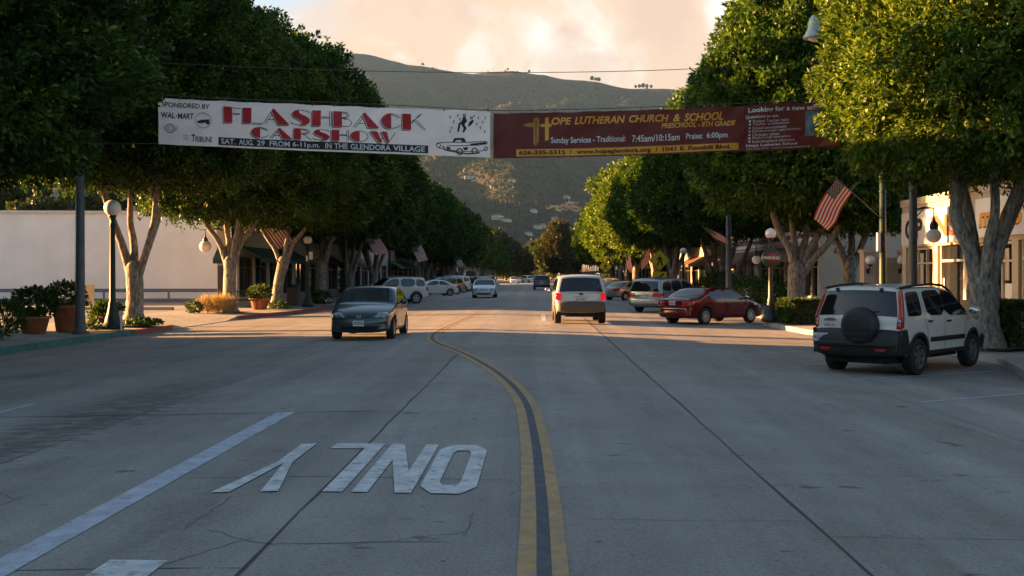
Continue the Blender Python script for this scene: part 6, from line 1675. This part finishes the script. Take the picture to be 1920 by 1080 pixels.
def banner(label, px0, px1, h, mt_list, draw, cloth_mi=0, name='street_banner'):
    t = thing(name, label, 'banner', bpt((px0 + px1) / 2, h / 2), 0, 'banners strung across the street')
    L = Vector(bpt((px0 + px1) / 2, h / 2))
    def P(px, rel, off=0.0): return Vector(bpt(px, rel, off)) - L
    b = MB(); nu = max(8, int((px1 - px0) / 6)); nv = 12
    V = [P(px0 + (px1 - px0) * i / nu, h * j / nv) for i in range(nu + 1) for j in range(nv + 1)]
    V2 = [v + Vector((0, .006, 0)) for v in V]
    F = [(i * (nv + 1) + j, (i + 1) * (nv + 1) + j, (i + 1) * (nv + 1) + j + 1, i * (nv + 1) + j + 1) for i in range(nu) for j in range(nv)]
    b.add(V, F, 0, True)
    cl = b.build('cloth', mt_list[0], t, fix=False)
    g = MB()
    class D:
        @staticmethod
        def text(s_, a, z, y0, y1, mi, shear=0, bold=0, lay=1):
            put_text(g, s_, lambda u, v: P(a + (z - a) * u, y1 + (y0 - y1) * v, (.012 * lay)), mi - 1, shear, bold)
        @staticmethod
        def rect(a, z, y0, y1, mi, lay=1):
            n = max(1, int((z - a) / 8)); m = max(1, int((y1 - y0) / 8))
            for i in range(n):
                for j in range(m):
                    q = [(a + (z - a) * (i + p) / n, y0 + (y1 - y0) * (j + r) / m) for p, r in ((0, 0), (1, 0), (1, 1), (0, 1))]
                    g.add([P(x, y, (.012 * lay)) for x, y in q], [(0, 1, 2, 3)], mi - 1)
        @staticmethod
        def poly(pts, mi, lay=1):
            p_, f_ = cdt_fill(densify(pts, 6), 6); g.add([P(x, y, (.012 * lay)) for x, y in p_], f_, mi - 1)
        @staticmethod
        def line(pts, w, mi, lay=1):
            for a, c_ in zip(pts[:-1], pts[1:]):
                d = Vector((c_[0] - a[0], c_[1] - a[1])); k = max(1, int(d.length / 8))
                if d.length < 1e-6: continue
                n = Vector((-d.y, d.x)).normalized() * w / 2
                for i in range(k):
                    s0, s1 = Vector(a) + d * i / k, Vector(a) + d * (i + 1) / k
                    g.add([P(q.x, q.y, (.012 * lay)) for q in (s0 + n, s1 + n, s1 - n, s0 - n)], [(0, 1, 2, 3)], mi - 1)
        @staticmethod
        def ring(cx, cy, r, w, mi, lay=1, n=22, a0=0, a1=6.2832, ry=None):
            ry = ry or r
            D.line([(cx + r * math.cos(a0 + (a1 - a0) * i / n), cy + ry * math.sin(a0 + (a1 - a0) * i / n)) for i in range(n + 1)], w, mi, lay)
    draw(D)
    g.build('lettering', mt_list[1:], cl, fix=False)
    return t
# deco capitals: red blocks with a black drop edge, thin strokes for the rest (unit box, v up)
DECO = {
    'F': (0.86, [[(0, 0), (.42, 0), (.42, 1), (0, 1)]], [[(.42, .95), (.86, .95)], [(.42, .62), (.80, .62)], [(.42, .55), (.80, .55)]]),
    'L': (1.0, [[(0, 0), (.46, 0), (.46, 1), (0, 1)]], [[(.46, .03), (1.0, .03)], [(.46, -.06), (1.0, -.06)]]),
    'A': (1.3, [[(.42, .86), (.55, 1), (1.32, 0), (.74, 0)]], [[(.52, 1), (-.05, 0)], [(.62, .95), (.08, 0)], [(.20, .28), (.66, .28)]]),
    'S': (1.0, [[(.50, 1), (.22, .93), (.06, .74), (.16, .52), (.56, .27), (.60, .12), (.44, 0), (.78, .03), (.98, .20), (.98, .40), (.82, .58), (.46, .76), (.42, .90)]], [[(.5, .98), (.92, .92), (.9, .8)], [(.44, .02), (.0, .1), (.04, .22)]]),
    'H': (1.0, [[(0, 0), (.46, 0), (.46, 1), (0, 1)]], [[(.46, .58), (.92, .58)], [(.46, .50), (.92, .50)], [(.90, 0), (.90, 1)], [(1.0, 0), (1.0, 1)]]),
    'B': (0.95, [[(0, 0), (.44, 0), (.44, 1), (0, 1)]], [[(.44, .97), (.72, .93), (.80, .76), (.70, .58), (.44, .54)], [(.44, .54), (.84, .46), (.94, .25), (.82, .06), (.44, .03)], [(.44, .90), (.64, .86), (.70, .76), (.62, .64), (.44, .60)]]),
    'C': (1.0, [[(.52, 1), (.26, .94), (.08, .76), (0, .5), (.08, .24), (.26, .06), (.52, 0)]], [[(.52, .98), (.84, .88), (.98, .72)], [(.52, .90), (.78, .80), (.90, .68)], [(.52, .02), (.84, .12), (1.0, .28)]]),
    'K': (1.05, [[(0, 0), (.44, 0), (.44, 1), (0, 1)]], [[(.46, .50), (1.0, 1.02)], [(.46, .40), (.90, 1.02)], [(.60, .58), (1.08, 0)], [(.70, .62), (1.2, 0)]]),
    'R': (1.0, [[(0, 0), (.42, 0), (.42, 1), (0, 1)]], [[(.42, .97), (.78, .92), (.92, .72), (.78, .52), (.42, .46)], [(.42, .88), (.70, .84), (.80, .72), (.70, .60), (.42, .56)], [(.56, .46), (1.02, 0)]]),
    'O': (1.05, [[(.55, 1), (.28, .94), (.08, .76), (0, .5), (.08, .24), (.28, .06), (.55, 0)]], [[(.55, .98), (.82, .90), (1.0, .70), (1.04, .5), (1.0, .30), (.82, .10), (.55, .02)]]),
    'W': (1.45, [[(0, 1), (.42, 1), (.72, .0), (.50, .0)], [(.62, 1), (.98, 1), (1.12, .0), (.98, 0)]], [[(.60, .02), (.80, .9)], [(1.06, .02), (1.46, 1)]]),
}
def deco(D, word, x0, x1, y0, y1, red, black, white, drop=(.10, .10)):
    tot = sum(DECO[c_][0] for c_ in word) + .10 * (len(word) - 1); s_ = (x1 - x0) / tot; x = x0; h = y1 - y0
    for c_ in word:
        wd, blocks, lines = DECO[c_]
        for bl in blocks:
            q = [(x + u * s_, y1 - v * h) for u, v in bl]
            D.poly([(a - 2.6, e + 2.2) for a, e in q], black, 1); D.poly([(a - 1.3, e + 1.0) for a, e in q], white, 2); D.poly(q, red, 3)
        for ln in lines: D.line([(x + u * s_, y1 - v * h) for u, v in ln], 1.25, black, 1)
        x += (wd + .10) * s_
def draw1(D):
    RED, BLK, GRY, NVY, WHT = 1, 2, 3, 4, 5
    D.text('SPONSORED BY', 304, 393, 7, 16.5, BLK, 0, .02)
    D.text('WAL', 301.5, 329, 26.5, 38, NVY, 0, .03); D.text('MART', 334, 364, 26.5, 38, NVY, 0, .03); D.rect(330.5, 332.8, 31, 33.4, NVY)
    D.ring(381, 38.5, 14, 1.2, GRY, ry=14.5); D.poly([(369, 42), (378, 38), (392, 36), (393, 45), (388, 46), (386, 43), (374, 45)], BLK); D.ring(381, 33, 7, .8, GRY, a0=3.3, a1=6.1)
    D.ring(320, 57, 8, 2.4, GRY, ry=8); D.ring(320, 57, 4, 1.5, GRY)
    for k in range(3): D.line([(306, 53.5 + 3 * k), (312, 53.5 + 3 * k)], 1, GRY); D.line([(328, 53.5 + 3 * k), (334, 53.5 + 3 * k)], 1, GRY)
    for k in range(3): D.line([(344, 69 + 3.4 * k), (354, 69 + 3.4 * k)], 1, GRY)
    D.text('T', 360, 366.5, 66, 79.5, NVY, 0, .03); D.text('RIBUNE', 367, 399, 69, 79.5, NVY, 0, .02)
    deco(D, 'FLASHBACK', 420, 793, 10.5, 40, RED, BLK, WHT)
    deco(D, 'CARSHOW', 471, 741, 46, 66.5, RED, BLK, WHT)
    D.rect(411, 803, 69, 83.5, BLK, 2)
    for w_, a, z in (('SAT.', 416, 443), ('AUG.', 449, 476), ('29', 482, 497), ('FROM', 506, 544), ('6-11p.m.', 549, 600), ('IN', 610, 622), ('THE', 627, 653), ('GLENDORA', 658, 733), ('VILLAGE', 738, 797)):
        D.text(w_, a, z, 71.2, 81.4 if 'p' not in w_ else 83, WHT, 0, .02, 3)
    # ink drawing: open tourer and dancers with notes
    D.line([(818, 66), (826, 62), (845, 61), (880, 60), (912, 58), (914, 62), (898, 65), (862, 67), (838, 68)], 1.4, BLK)
    D.poly([(848, 60), (852, 53), (870, 52), (874, 59), (866, 60), (864, 56), (855, 57), (853, 60)], BLK); D.poly([(880, 63), (912, 59), (911, 62), (884, 66)], BLK)
    D.line([(822, 72), (840, 76), (878, 78), (906, 75), (914, 69)], 1.3, BLK); D.line([(830, 68), (834, 76), (876, 82), (900, 79)], 2.4, BLK)
    D.ring(822, 67, 4, 1.5, BLK); D.ring(862, 78, 5.5, 2.4, BLK); D.ring(890, 76, 5, 2.2, BLK); D.ring(911, 71, 3.5, 1.4, BLK)
    D.poly([(836, 70), (843, 70), (846, 75), (838, 75)], BLK); D.poly([(868, 70), (878, 69), (876, 75), (870, 75)], BLK)
    D.poly([(868, 14), (872, 12), (876, 20), (871, 27), (875, 34), (870, 42), (867, 42), (869, 34), (864, 26), (861, 40), (857, 42), (860, 26), (866, 21)], BLK)
    D.poly([(880, 22), (886, 17), (889, 20), (884, 27), (877, 32)], BLK); D.ring(871, 10, 2.2, 2, BLK); D.ring(884, 14, 2, 2, BLK)
    for x, y in ((843, 13), (850, 22), (846, 33), (858, 10), (862, 17), (896, 12), (904, 20), (900, 31), (908, 38), (893, 24), (843, 40), (888, 9), (909, 12)):
        D.line([(x, y), (x + 1.5, y + 4)], 1.6, BLK); D.line([(x, y), (x + 3, y - 1)], 1.0, BLK)
banner('white car show banner with red deco lettering strung over the road', 297, 919, 87, [M['ban_white'], M['ban_red'], M['ban_black'], M['ban_grey'], M['ban_navy'], M['ban_pale']], draw1)
def draw2(D):
    GLD, OCH, WHT, BLK = 1, 2, 3, 4
    D.poly([(980, 24), (992, 19), (1008, 20), (1016, 24), (1004, 27), (990, 27)], OCH); D.poly([(1000, 12), (1006, 8), (1011, 11), (1010, 56), (1003, 64), (1000, 56)], OCH)
    D.line([(1005, 12), (1005, 60)], 1.2, 5, 2); D.poly([(1014, 21), (1034, 21), (1034, 27), (1014, 27)], GLD); D.poly([(1022, 10), (1029, 8), (1029, 52), (1022, 54)], GLD)
    D.text('OPE', 1034, 1072, 9.5, 24, GLD, .22, .03); D.text('LUTHERAN', 1077, 1172, 9.5, 24, GLD, .22, .03); D.text('CHURCH', 1179, 1254, 9.5, 24, GLD, .22, .03); D.text('&', 1262, 1276, 9.5, 24.5, GLD, .22, .03); D.text('SCHOOL', 1283, 1357, 9.5, 25, GLD, .22, .03)
    D.text('PRESCHOOL - 8TH GRADE', 1240, 1379, 26.5, 36.5, GLD, .22, .03)
    D.text('Sunday Services - Traditional:', 1033, 1173, 47, 62, WHT, 0, .015); D.text('7:45am/10:15am', 1185, 1274, 47.5, 60.5, WHT, 0, .015); D.text('Praise:', 1286, 1317, 47.5, 58.5, WHT, 0, .015); D.text('6:00pm', 1325, 1364, 47.5, 61.5, WHT, 0, .015)
    D.rect(968, 1385, 69, 82.5, GLD, 1)
    for w_, a, z, e in (('626-335-5315', 973, 1060, 0), ('|', 1069, 1070.5, 0), ('www.hopeglendora.org', 1081, 1220, 2), ('|', 1230, 1231.5, 0), ('1041 E. Foothill Blvd.', 1242, 1370, 0)): D.text(w_, a, z, 71.5, 79.5 + e, BLK, 0, .03, 2)
banner('maroon church and school banner with gold lettering strung over the road', 925, 1395, 85, [M['ban_maroon'], M['ban_gold'], M['ban_ochre'], M['ban_pale'], M['ban_maroon'], M['ban_maroon']], draw2)
def draw3(D):
    WHT, PHO, RST = 1, 2, 3
    D.text('Looking for a new school?', 1403, 1556, 4.5, 16.5, WHT, 0, .02)
    D.text('Questions to ask:', 1398, 1460, 19, 26, WHT, 0, .01)
    for i, (s_, e) in enumerate((('Student Teacher ratio', 1478), ('Teacher qualifications', 1480), ('School environment', 1474), ('Extracurricular opportunities', 1501), ('Christian values', 1461), ('Family-friendly atmosphere', 1482), ('Individualized attention', 1490))):
        y = 28 + 6.3 * i; D.text(s_, 1411, e, y, y + 5.4, WHT, 0, .0); D.rect(1404, 1407.5, y + .5, y + 4, WHT)
    D.text('Hope Lutheran School', 1399, 1495, 73, 80, WHT, 0, .02); D.text('626-335-5315   www.hopeglendora.org', 1400, 1518, 81, 84.5, WHT, 0, .0)
    D.rect(1509, 1556, 17, 64, PHO); D.poly([(1532, 84), (1574, 84), (1574, 66), (1548, 70)], RST)
    D.poly([(1508, 17), (1556, 17), (1574, 8), (1530, 11)], RST, 2)
banner('maroon school banner listing white bullet questions beside a photo panel', 1396, 1575, 87, [M['ban_maroon'], M['ban_pale'], M['ban_photo'], M['ban_rust']], draw3)
# cables
def cable(label, pts, r):
    b = MB(); b.tube(crom(pts, 8), r, 5); o = b.build('cable', M['cable']); tag(o, label, 'cable', 'cables across the street'); return o
lp, rp = Vector((-13.45, 31.3, 7.25)), Vector((pA.x, 30.95, 7.4))
yb = BY + .02
c1 = cable('steel cable the banners hang from', [lp] + [(bpt(px, 0)[0], yb, bpt(px, 0)[2] + .085) for px in (297, 450, 610, 770, 925, 1080, 1240, 1395, 1575)] + [rp], .011)
for px in [297 + 41.2 * k for k in range(32)]:
    if px > 1570: break
    q = bpt(px, 0); b = MB(); b.tube([(q[0], yb - .01, q[2] - .03), (q[0], yb, q[2] + .09)], .012, 5); b.build('hook', M['cable'], c1)
cable('thin wire sagging above the banners', [at(150, 108, 31.2), at(302, 118, 30.5), at(610, 131, 30.5), at(920, 136, 30.5), at(1220, 132, 30.5), at(1527, 117, 30.5), at(1712, 106, 31)], .010)
cable('lower rope tying the left banner end to the tall grey pole', [(-13.4, 31.2, 5.55), (bpt(297, 86)[0], yb, bpt(297, 86)[2])], .008)
# ================================================================== MOUNTAINS
RIDGE = [(-2500, 20), (-600, 60), (300, 72), (560, 90), (680, 104), (760, 121), (800, 126), (850, 137), (885, 143), (915, 139), (960, 138), (1000, 146), (1050, 156), (1090, 158), (1120, 162), (1180, 174), (1240, 178), (1300, 181), (1500, 192), (2500, 215), (4500, 240)]
ROWS = [(430, 515.2), (600, 503), (800, 478), (1100, 432), (1500, 372), (1900, 322), (2300, 292), (2600, 268), (3000, 222), (3600, 130)]
def fbm(x, y, o, seed=0.0):
    return mnoise.fractal(Vector((x, y, seed)), 1.0, 2.0, o)
def terrain_z(X, Y):
    px = 1007 + X / Y * 2000
    rid = float(np.interp(px, [r[0] for r in RIDGE], [r[1] for r in RIDGE]))
    if Y >= 3600:
        base = (516 - rid) * 3600 / 2000 - (Y - 3600) * 0.35
    else:
        yy = float(np.interp(Y, [r[0] for r in ROWS], [r[1] for r in ROWS]))
        k = max(0, (Y - 1200) / 2400); yy += (rid - 140) * k * k * .9
        base = (516 - yy) * Y / 2000
    a = max(0, min(1, (Y - 450) / 900)); fade = 1 - max(0, min(1, (Y - 3000) / 500)) * .93
    warp = fbm(X / 900, Y / 900, 3, 3.1) * 260
    rd_ = 1 - abs(fbm((X + warp) / 420, Y / 900, 4, 7.7)) * 2.0
    n = rd_ * 62 + fbm(X / 160, Y / 200, 4, 1.3) * 20 + fbm(X / 40, Y / 55, 3, 5.3) * 3.2
    return H_EYE - 2.2 + base + n * a * fade * (0.35 + Y / 2600) - 34 * a * fade
ys_ = list(np.geomspace(425, 4600, 190)); nx = 190; V = []; F = []
for y in ys_:
    half = y * 0.64 + 160
    for i in range(nx + 1):
        q = (i / nx * 2 - 1); x = half * (q * .45 + q ** 3 * .55)
        V.append((x, y, terrain_z(x, y)))
for j in range(len(ys_) - 1):
    for i in range(nx): F.append((j * (nx + 1) + i, j * (nx + 1) + i + 1, (j + 1) * (nx + 1) + i + 1, (j + 1) * (nx + 1) + i))
def hill_mat():
    m = bpy.data.materials.new('chaparral_hill'); m.use_nodes = True
    nt = m.node_tree; b = nt.nodes['Principled BSDF']; b.inputs['Roughness'].default_value = 0.95; b.inputs['Specular IOR Level'].default_value = 0.1
    co = nd(nt, 'ShaderNodeTexCoord'); L = nt.links
    def nz(s, d, r=.65):
        n = nd(nt, 'ShaderNodeTexNoise'); n.inputs['Scale'].default_value = s; n.inputs['Detail'].default_value = d; n.inputs['Roughness'].default_value = r; L.new(co.outputs['Object'], n.inputs['Vector']); return n.outputs[0]
    def ramp(v, st):
        r = nd(nt, 'ShaderNodeValToRGB'); e = r.color_ramp.elements
        e[0].position, e[0].color = st[0][0], (*st[0][1], 1); e[1].position, e[1].color = st[-1][0], (*st[-1][1], 1)
        for p_, c_ in st[1:-1]: q = e.new(p_); q.color = (*c_, 1)
        L.new(v, r.inputs[0]); return r.outputs[0]
    big = ramp(nz(.006, 6), [(.34, (.011, .015, .013)), (.50, (.020, .021, .020)), (.62, (.038, .033, .028))])
    fine = ramp(nz(.055, 7, .75), [(.36, (.32, .36, .26)), (.50, (.9, .88, .8)), (.66, (1.7, 1.55, 1.3))])
    mx = nd(nt, 'ShaderNodeMix', data_type='RGBA', blend_type='MULTIPLY'); mx.inputs[0].default_value = 1
    L.new(big, mx.inputs[6]); L.new(fine, mx.inputs[7]); L.new(mx.outputs[2], b.inputs['Base Color'])
    bp = nd(nt, 'ShaderNodeBump'); bp.inputs['Strength'].default_value = .9; bp.inputs['Distance'].default_value = 6
    L.new(nz(.05, 6, .7), bp.inputs['Height']); L.new(bp.outputs[0], b.inputs['Normal'])
    return m
M['hill'] = hill_mat()
me = np_mesh('mountains', V, F, [M['hill']], smooth=True)
o = bpy.data.objects.new('mountains', me); COL.objects.link(o); tag(o, kind='structure')

def hz(px, Y): X = (px - 1007) * Y / 2000; return X, terrain_z(X, Y)
def find(px, py, lo=440, hi=3500):
    """first terrain point seen at that direction"""
    for Y in np.geomspace(lo, hi, 500):
        X, z = hz(px, Y)
        if 516 - (z - H_EYE) * 2000 / Y <= py: return X, float(Y), z
    return (*[hz(px, hi)[0]], hi, hz(px, hi)[1])
# scrub and woods on the lower slopes, read as one mass
rg = np.random.default_rng(4); P = []; SZ = []
RY = [r[1] for r in ROWS][::-1]; RX = [r[0] for r in ROWS][::-1]
n = 0
while n < 15000:
    py = rg.uniform(150, 512) if rg.random() < .25 else rg.uniform(290, 512)
    Y = float(np.interp(py, RY, RX)) * rg.uniform(.96, 1.04); px = rg.uniform(640, 1330) if py < 300 else rg.uniform(780, 1230); X, z = hz(px, Y)
    d = fbm(X / (Y * .09), Y / (Y * .12) + Y / 160, 4, 9.1)
    if d < -0.05 + rg.normal(0, .10): continue
    P.append((X, Y, z)); SZ.append(Y * rg.uniform(.0010, .0026) * (1.5 if py > 380 and rg.random() < .4 else 1)); n += 1
P = np.array(P); SZ = np.array(SZ); q = 16
C = np.repeat(P, q, 0); S_ = np.repeat(SZ, q)[:, None]; m = len(C)
u = unit(rg.normal(0, 1, (m, 3))); u[:, 2] = np.abs(u[:, 2])
c = C + u * S_ * np.array([.6, .6, .8]); a = unit(rg.normal(0, 1, (m, 3))); bb = unit(np.cross(a, u + .01))
V = np.empty((m, 4, 3)); V[:, 0] = c + a * S_ * .38; V[:, 1] = c + bb * S_ * .38; V[:, 2] = c - a * S_ * .38; V[:, 3] = c - bb * S_ * .38
o = bpy.data.objects.new('chaparral', np_mesh('chaparral', V.reshape(-1, 3), np.arange(m * 4).reshape(-1, 4), [M['leaf_grey']]))
COL.objects.link(o); tag(o, 'scrub and small trees covering the lower mountain slopes', 'scrub', kind='stuff')
# palms, houses, cypress, cut slope, ridge trees
def palm(label, px, py, hgt, group):
    X, Y, z = find(px, py); t = thing('palm_tree', label, 'palm tree', (X, Y, z - .5), 0, group)
    b = MB(); b.tube([(0, 0, 0), (.3, 0, hgt * .5), (.2, 0, hgt)], [.28, .22, .2], 6); b.build('trunk', M['bark_dark'], t)
    b = MB()
    for k in range(16):
        an = k * 2.4; L = 3.9; up = .9 - (k % 4) * .6
        p = [(.2 + math.cos(an) * L * s_, math.sin(an) * L * s_, hgt + up * L * s_ * .7 - 1.5 * s_ * s_ * 1.4) for s_ in (0, .35, .7, 1)]
        w = [.3, .9, .8, .1]
        for i in range(3):
            nx_, ny_ = -math.sin(an), math.cos(an)
            b.add([(p[i][0] - nx_ * w[i], p[i][1] - ny_ * w[i], p[i][2] - .2), (p[i][0] + nx_ * w[i], p[i][1] + ny_ * w[i], p[i][2] - .2), (p[i + 1][0] + nx_ * w[i + 1], p[i + 1][1] + ny_ * w[i + 1], p[i + 1][2] - .2), (p[i + 1][0] - nx_ * w[i + 1], p[i + 1][1] - ny_ * w[i + 1], p[i + 1][2] - .2)], [(0, 1, 2, 3)])
    b.build('crown', M['leaf_warm'], t, fix=False)
for px in (901, 907, 917, 925, 938, 947, 955, 963, 974): palm('palm in the row along the lower hillside between the tree rows', px, 383 + (px % 5), 11, 'palms in a row on the hillside')
for px, py in ((955, 408), (978, 410), (968, 412), (1006, 392)): palm('palm standing below the row of palms on the hillside', px, py, 12, 'palms scattered on the hillside')
M['house_wall'] = mat('house_wall', (0.42, 0.39, 0.35), 0.8, var=.1)
def house(label, px, py, w, d, h, rz=0.0, roof='roof_grey', group='houses on the hillside'):
    X, Y, z = find(px, py); t = thing('hillside_house', label, 'house', (X, Y, z - 1), rz, group)
    b = MB(); b.box((0, 0, h / 2), (w, d, h + 2)); b.box((w * .4, -d * .2, h * .35), (w * .5, d * .8, h * .7 + 2)); b.build('wall', M['house_wall'], t)
    b = MB(); b.prism([(-w * .54, h + 1), (w * .54, h + 1), (w * .3, h + 3.2), (-w * .3, h + 3.2)], -d * .55, d * .55); b.build('roof', M[roof], t)
    for k in range(3):
        b = MB(); b.box((-w * .3 + k * w * .22, -d / 2 - .05, h * .55), (w * .10, .12, h * .4)); b.build('window', M['glass'], t)
house('long white villa high on the hillside, left under the white banner', 885, 336, 24.5, 8.6, 3.7, .1, 'roof_grey')
house('small white house high on the hillside below the banner joint', 960, 341, 9.4, 7.2, 3.1, -.2, 'roof_grey')
house('white house on the hillside at the edge of the left trees', 932, 411, 14.4, 7.9, 3.7, .15, 'roof_grey')
house('white low building just below the white house beside the left trees', 946, 417, 15.8, 5.8, 2.2, 0, 'roof_grey')
house('pale house among trees on the lower slope, left of the orange brown tree', 1006, 432, 10.8, 6.5, 2.8, .3)
house('pale house with a reddish roof on the lower slope', 1018, 430, 8.6, 5.8, 2.8, -.1, 'roof_tan')
house('low pale house at the foot of the slope beside the orange brown tree', 1030, 443, 13.0, 5.8, 2.5, 0)
house('pale house behind the cypress on the lower slope', 990, 441, 9.4, 5.8, 2.8, .2)
X, Y, z = find(965, 457)
t = thing('cypress_tree', 'tall thin dark cypress at the foot of the hillside', 'tree', (X, Y, z))
b = MB(); b.tube([(0, 0, 0), (0, 0, 4)], [.4, .3], 8); b.build('trunk', M['bark_dark'], t)
o = bpy.data.objects.new('crown', crown_mesh('cypress_crown', 5, 1.6, 1.2, (Y * 36 / 2000), 1200, 4, 1.0, .5, M['leaf_grey'], prof=([0, .1, .4, .8, 1], [.5, .9, 1, .6, .05]), lobes=10, core=.7)); COL.objects.link(o); o.parent = t
for lab, px, py, w in (('tiny pale house among scrub right of the palm row', 1000, 398, 9), ('tiny pale house above the palm row', 925, 352, 9), ('tiny pale house above the graded dirt cut', 1062, 372, 10), ('tiny pale house below the graded dirt cut', 1040, 418, 10)):
    house(lab, px, py, w, 6, 3, .1)
# graded dirt cut on the slope
M['dirt'] = mat('cut_dirt', (0.44, 0.20, 0.09), .95, var=.3, vscale=.15)
b = MB()
for (pa, pb, py, wd) in ((1024, 1092, 396, 7), (1042, 1088, 401, 6), (1060, 1086, 389, 8), (1050, 1078, 394, 5)):
    pts = [find(px, py - 3 * math.sin((px - pa) / (pb - pa) * 3)) for px in np.linspace(pa, pb, 14)]
    for p, q_ in zip(pts[:-1], pts[1:]):
        b.add([(p[0], p[1] - 3, p[2] + 1.0), (q_[0], q_[1] - 3, q_[2] + 1.0), (q_[0], q_[1] + 9, q_[2] + wd * .9), (p[0], p[1] + 9, p[2] + wd * .9)], [(0, 1, 2, 3)])
tag(b.build('graded_slope', M['dirt'], fix=False), kind='structure')
# conifers on the skyline
for i, (px, s_) in enumerate(((1110, 1.0), (1117, .8), (1123, .9), (992, .6), (1192, .7), (1199, .8), (1206, 1.0), (1213, .8), (1221, .7), (952, .5))):
    Y = 3590; X, z = hz(px, Y); add_tree('pine_tree', 'tree standing out on the mountain skyline', X, Y, CG[i % 2], TM[i % 4], rz=i, sc=1.0 * s_, cz=1.0 * s_, group='trees on the skyline')
    bpy.context.scene.objects[-1] if False else None
for o in COL.objects:
    if o.name.startswith('pine_tree') and o.parent is None:
        o.location.z = terrain_z(o.location.x, o.location.y) - 1
# pavilion at the very end of the street
X, Y = (1003 - 1007) * 420 / 2000, 420.0
t = thing('pavilion', 'small pavilion with a stepped pointed roof closing the street', 'pavilion', (X, Y, 0))
b = MB(); b.lathe([(5.2, 3.0), (5.4, 3.2), (3.0, 4.2), (2.6, 4.3), (2.4, 5.2), (.6, 6.6), (.25, 6.9), (.2, 8.0), (.001, 8.2)], n=8, smooth=False); b.build('roof', M['roof_grey'], t)
for k in range(8):
    b = MB(); b.lathe([(.2, 0), (.2, 3.05)], (4.6 * math.cos(k * .785 + .39), 4.6 * math.sin(k * .785 + .39), 0), 8); b.build('column', M['grey_wall'], t)

# ================================================================== HAZE
HAZE = True
if HAZE:
    b = MB(); b.box((0, 2200, 448), (6600, 4900, 902))
    hm = bpy.data.materials.new('haze'); hm.use_nodes = True; nt = hm.node_tree
    for n_ in list(nt.nodes):
        if n_.type == 'BSDF_PRINCIPLED': nt.nodes.remove(n_)
    v = nd(nt, 'ShaderNodeVolumePrincipled'); v.inputs['Color'].default_value = (.22, .40, .70, 1); v.inputs['Density'].default_value = 4.5e-5; v.inputs['Anisotropy'].default_value = 0.2
    nt.links.new(v.outputs[0], nt.nodes['Material Output'].inputs['Volume'])
    o = b.build('haze', hm); tag(o, kind='stuff')
    o['label'] = 'thin smoky air over the street and the mountains'; o['category'] = 'haze'
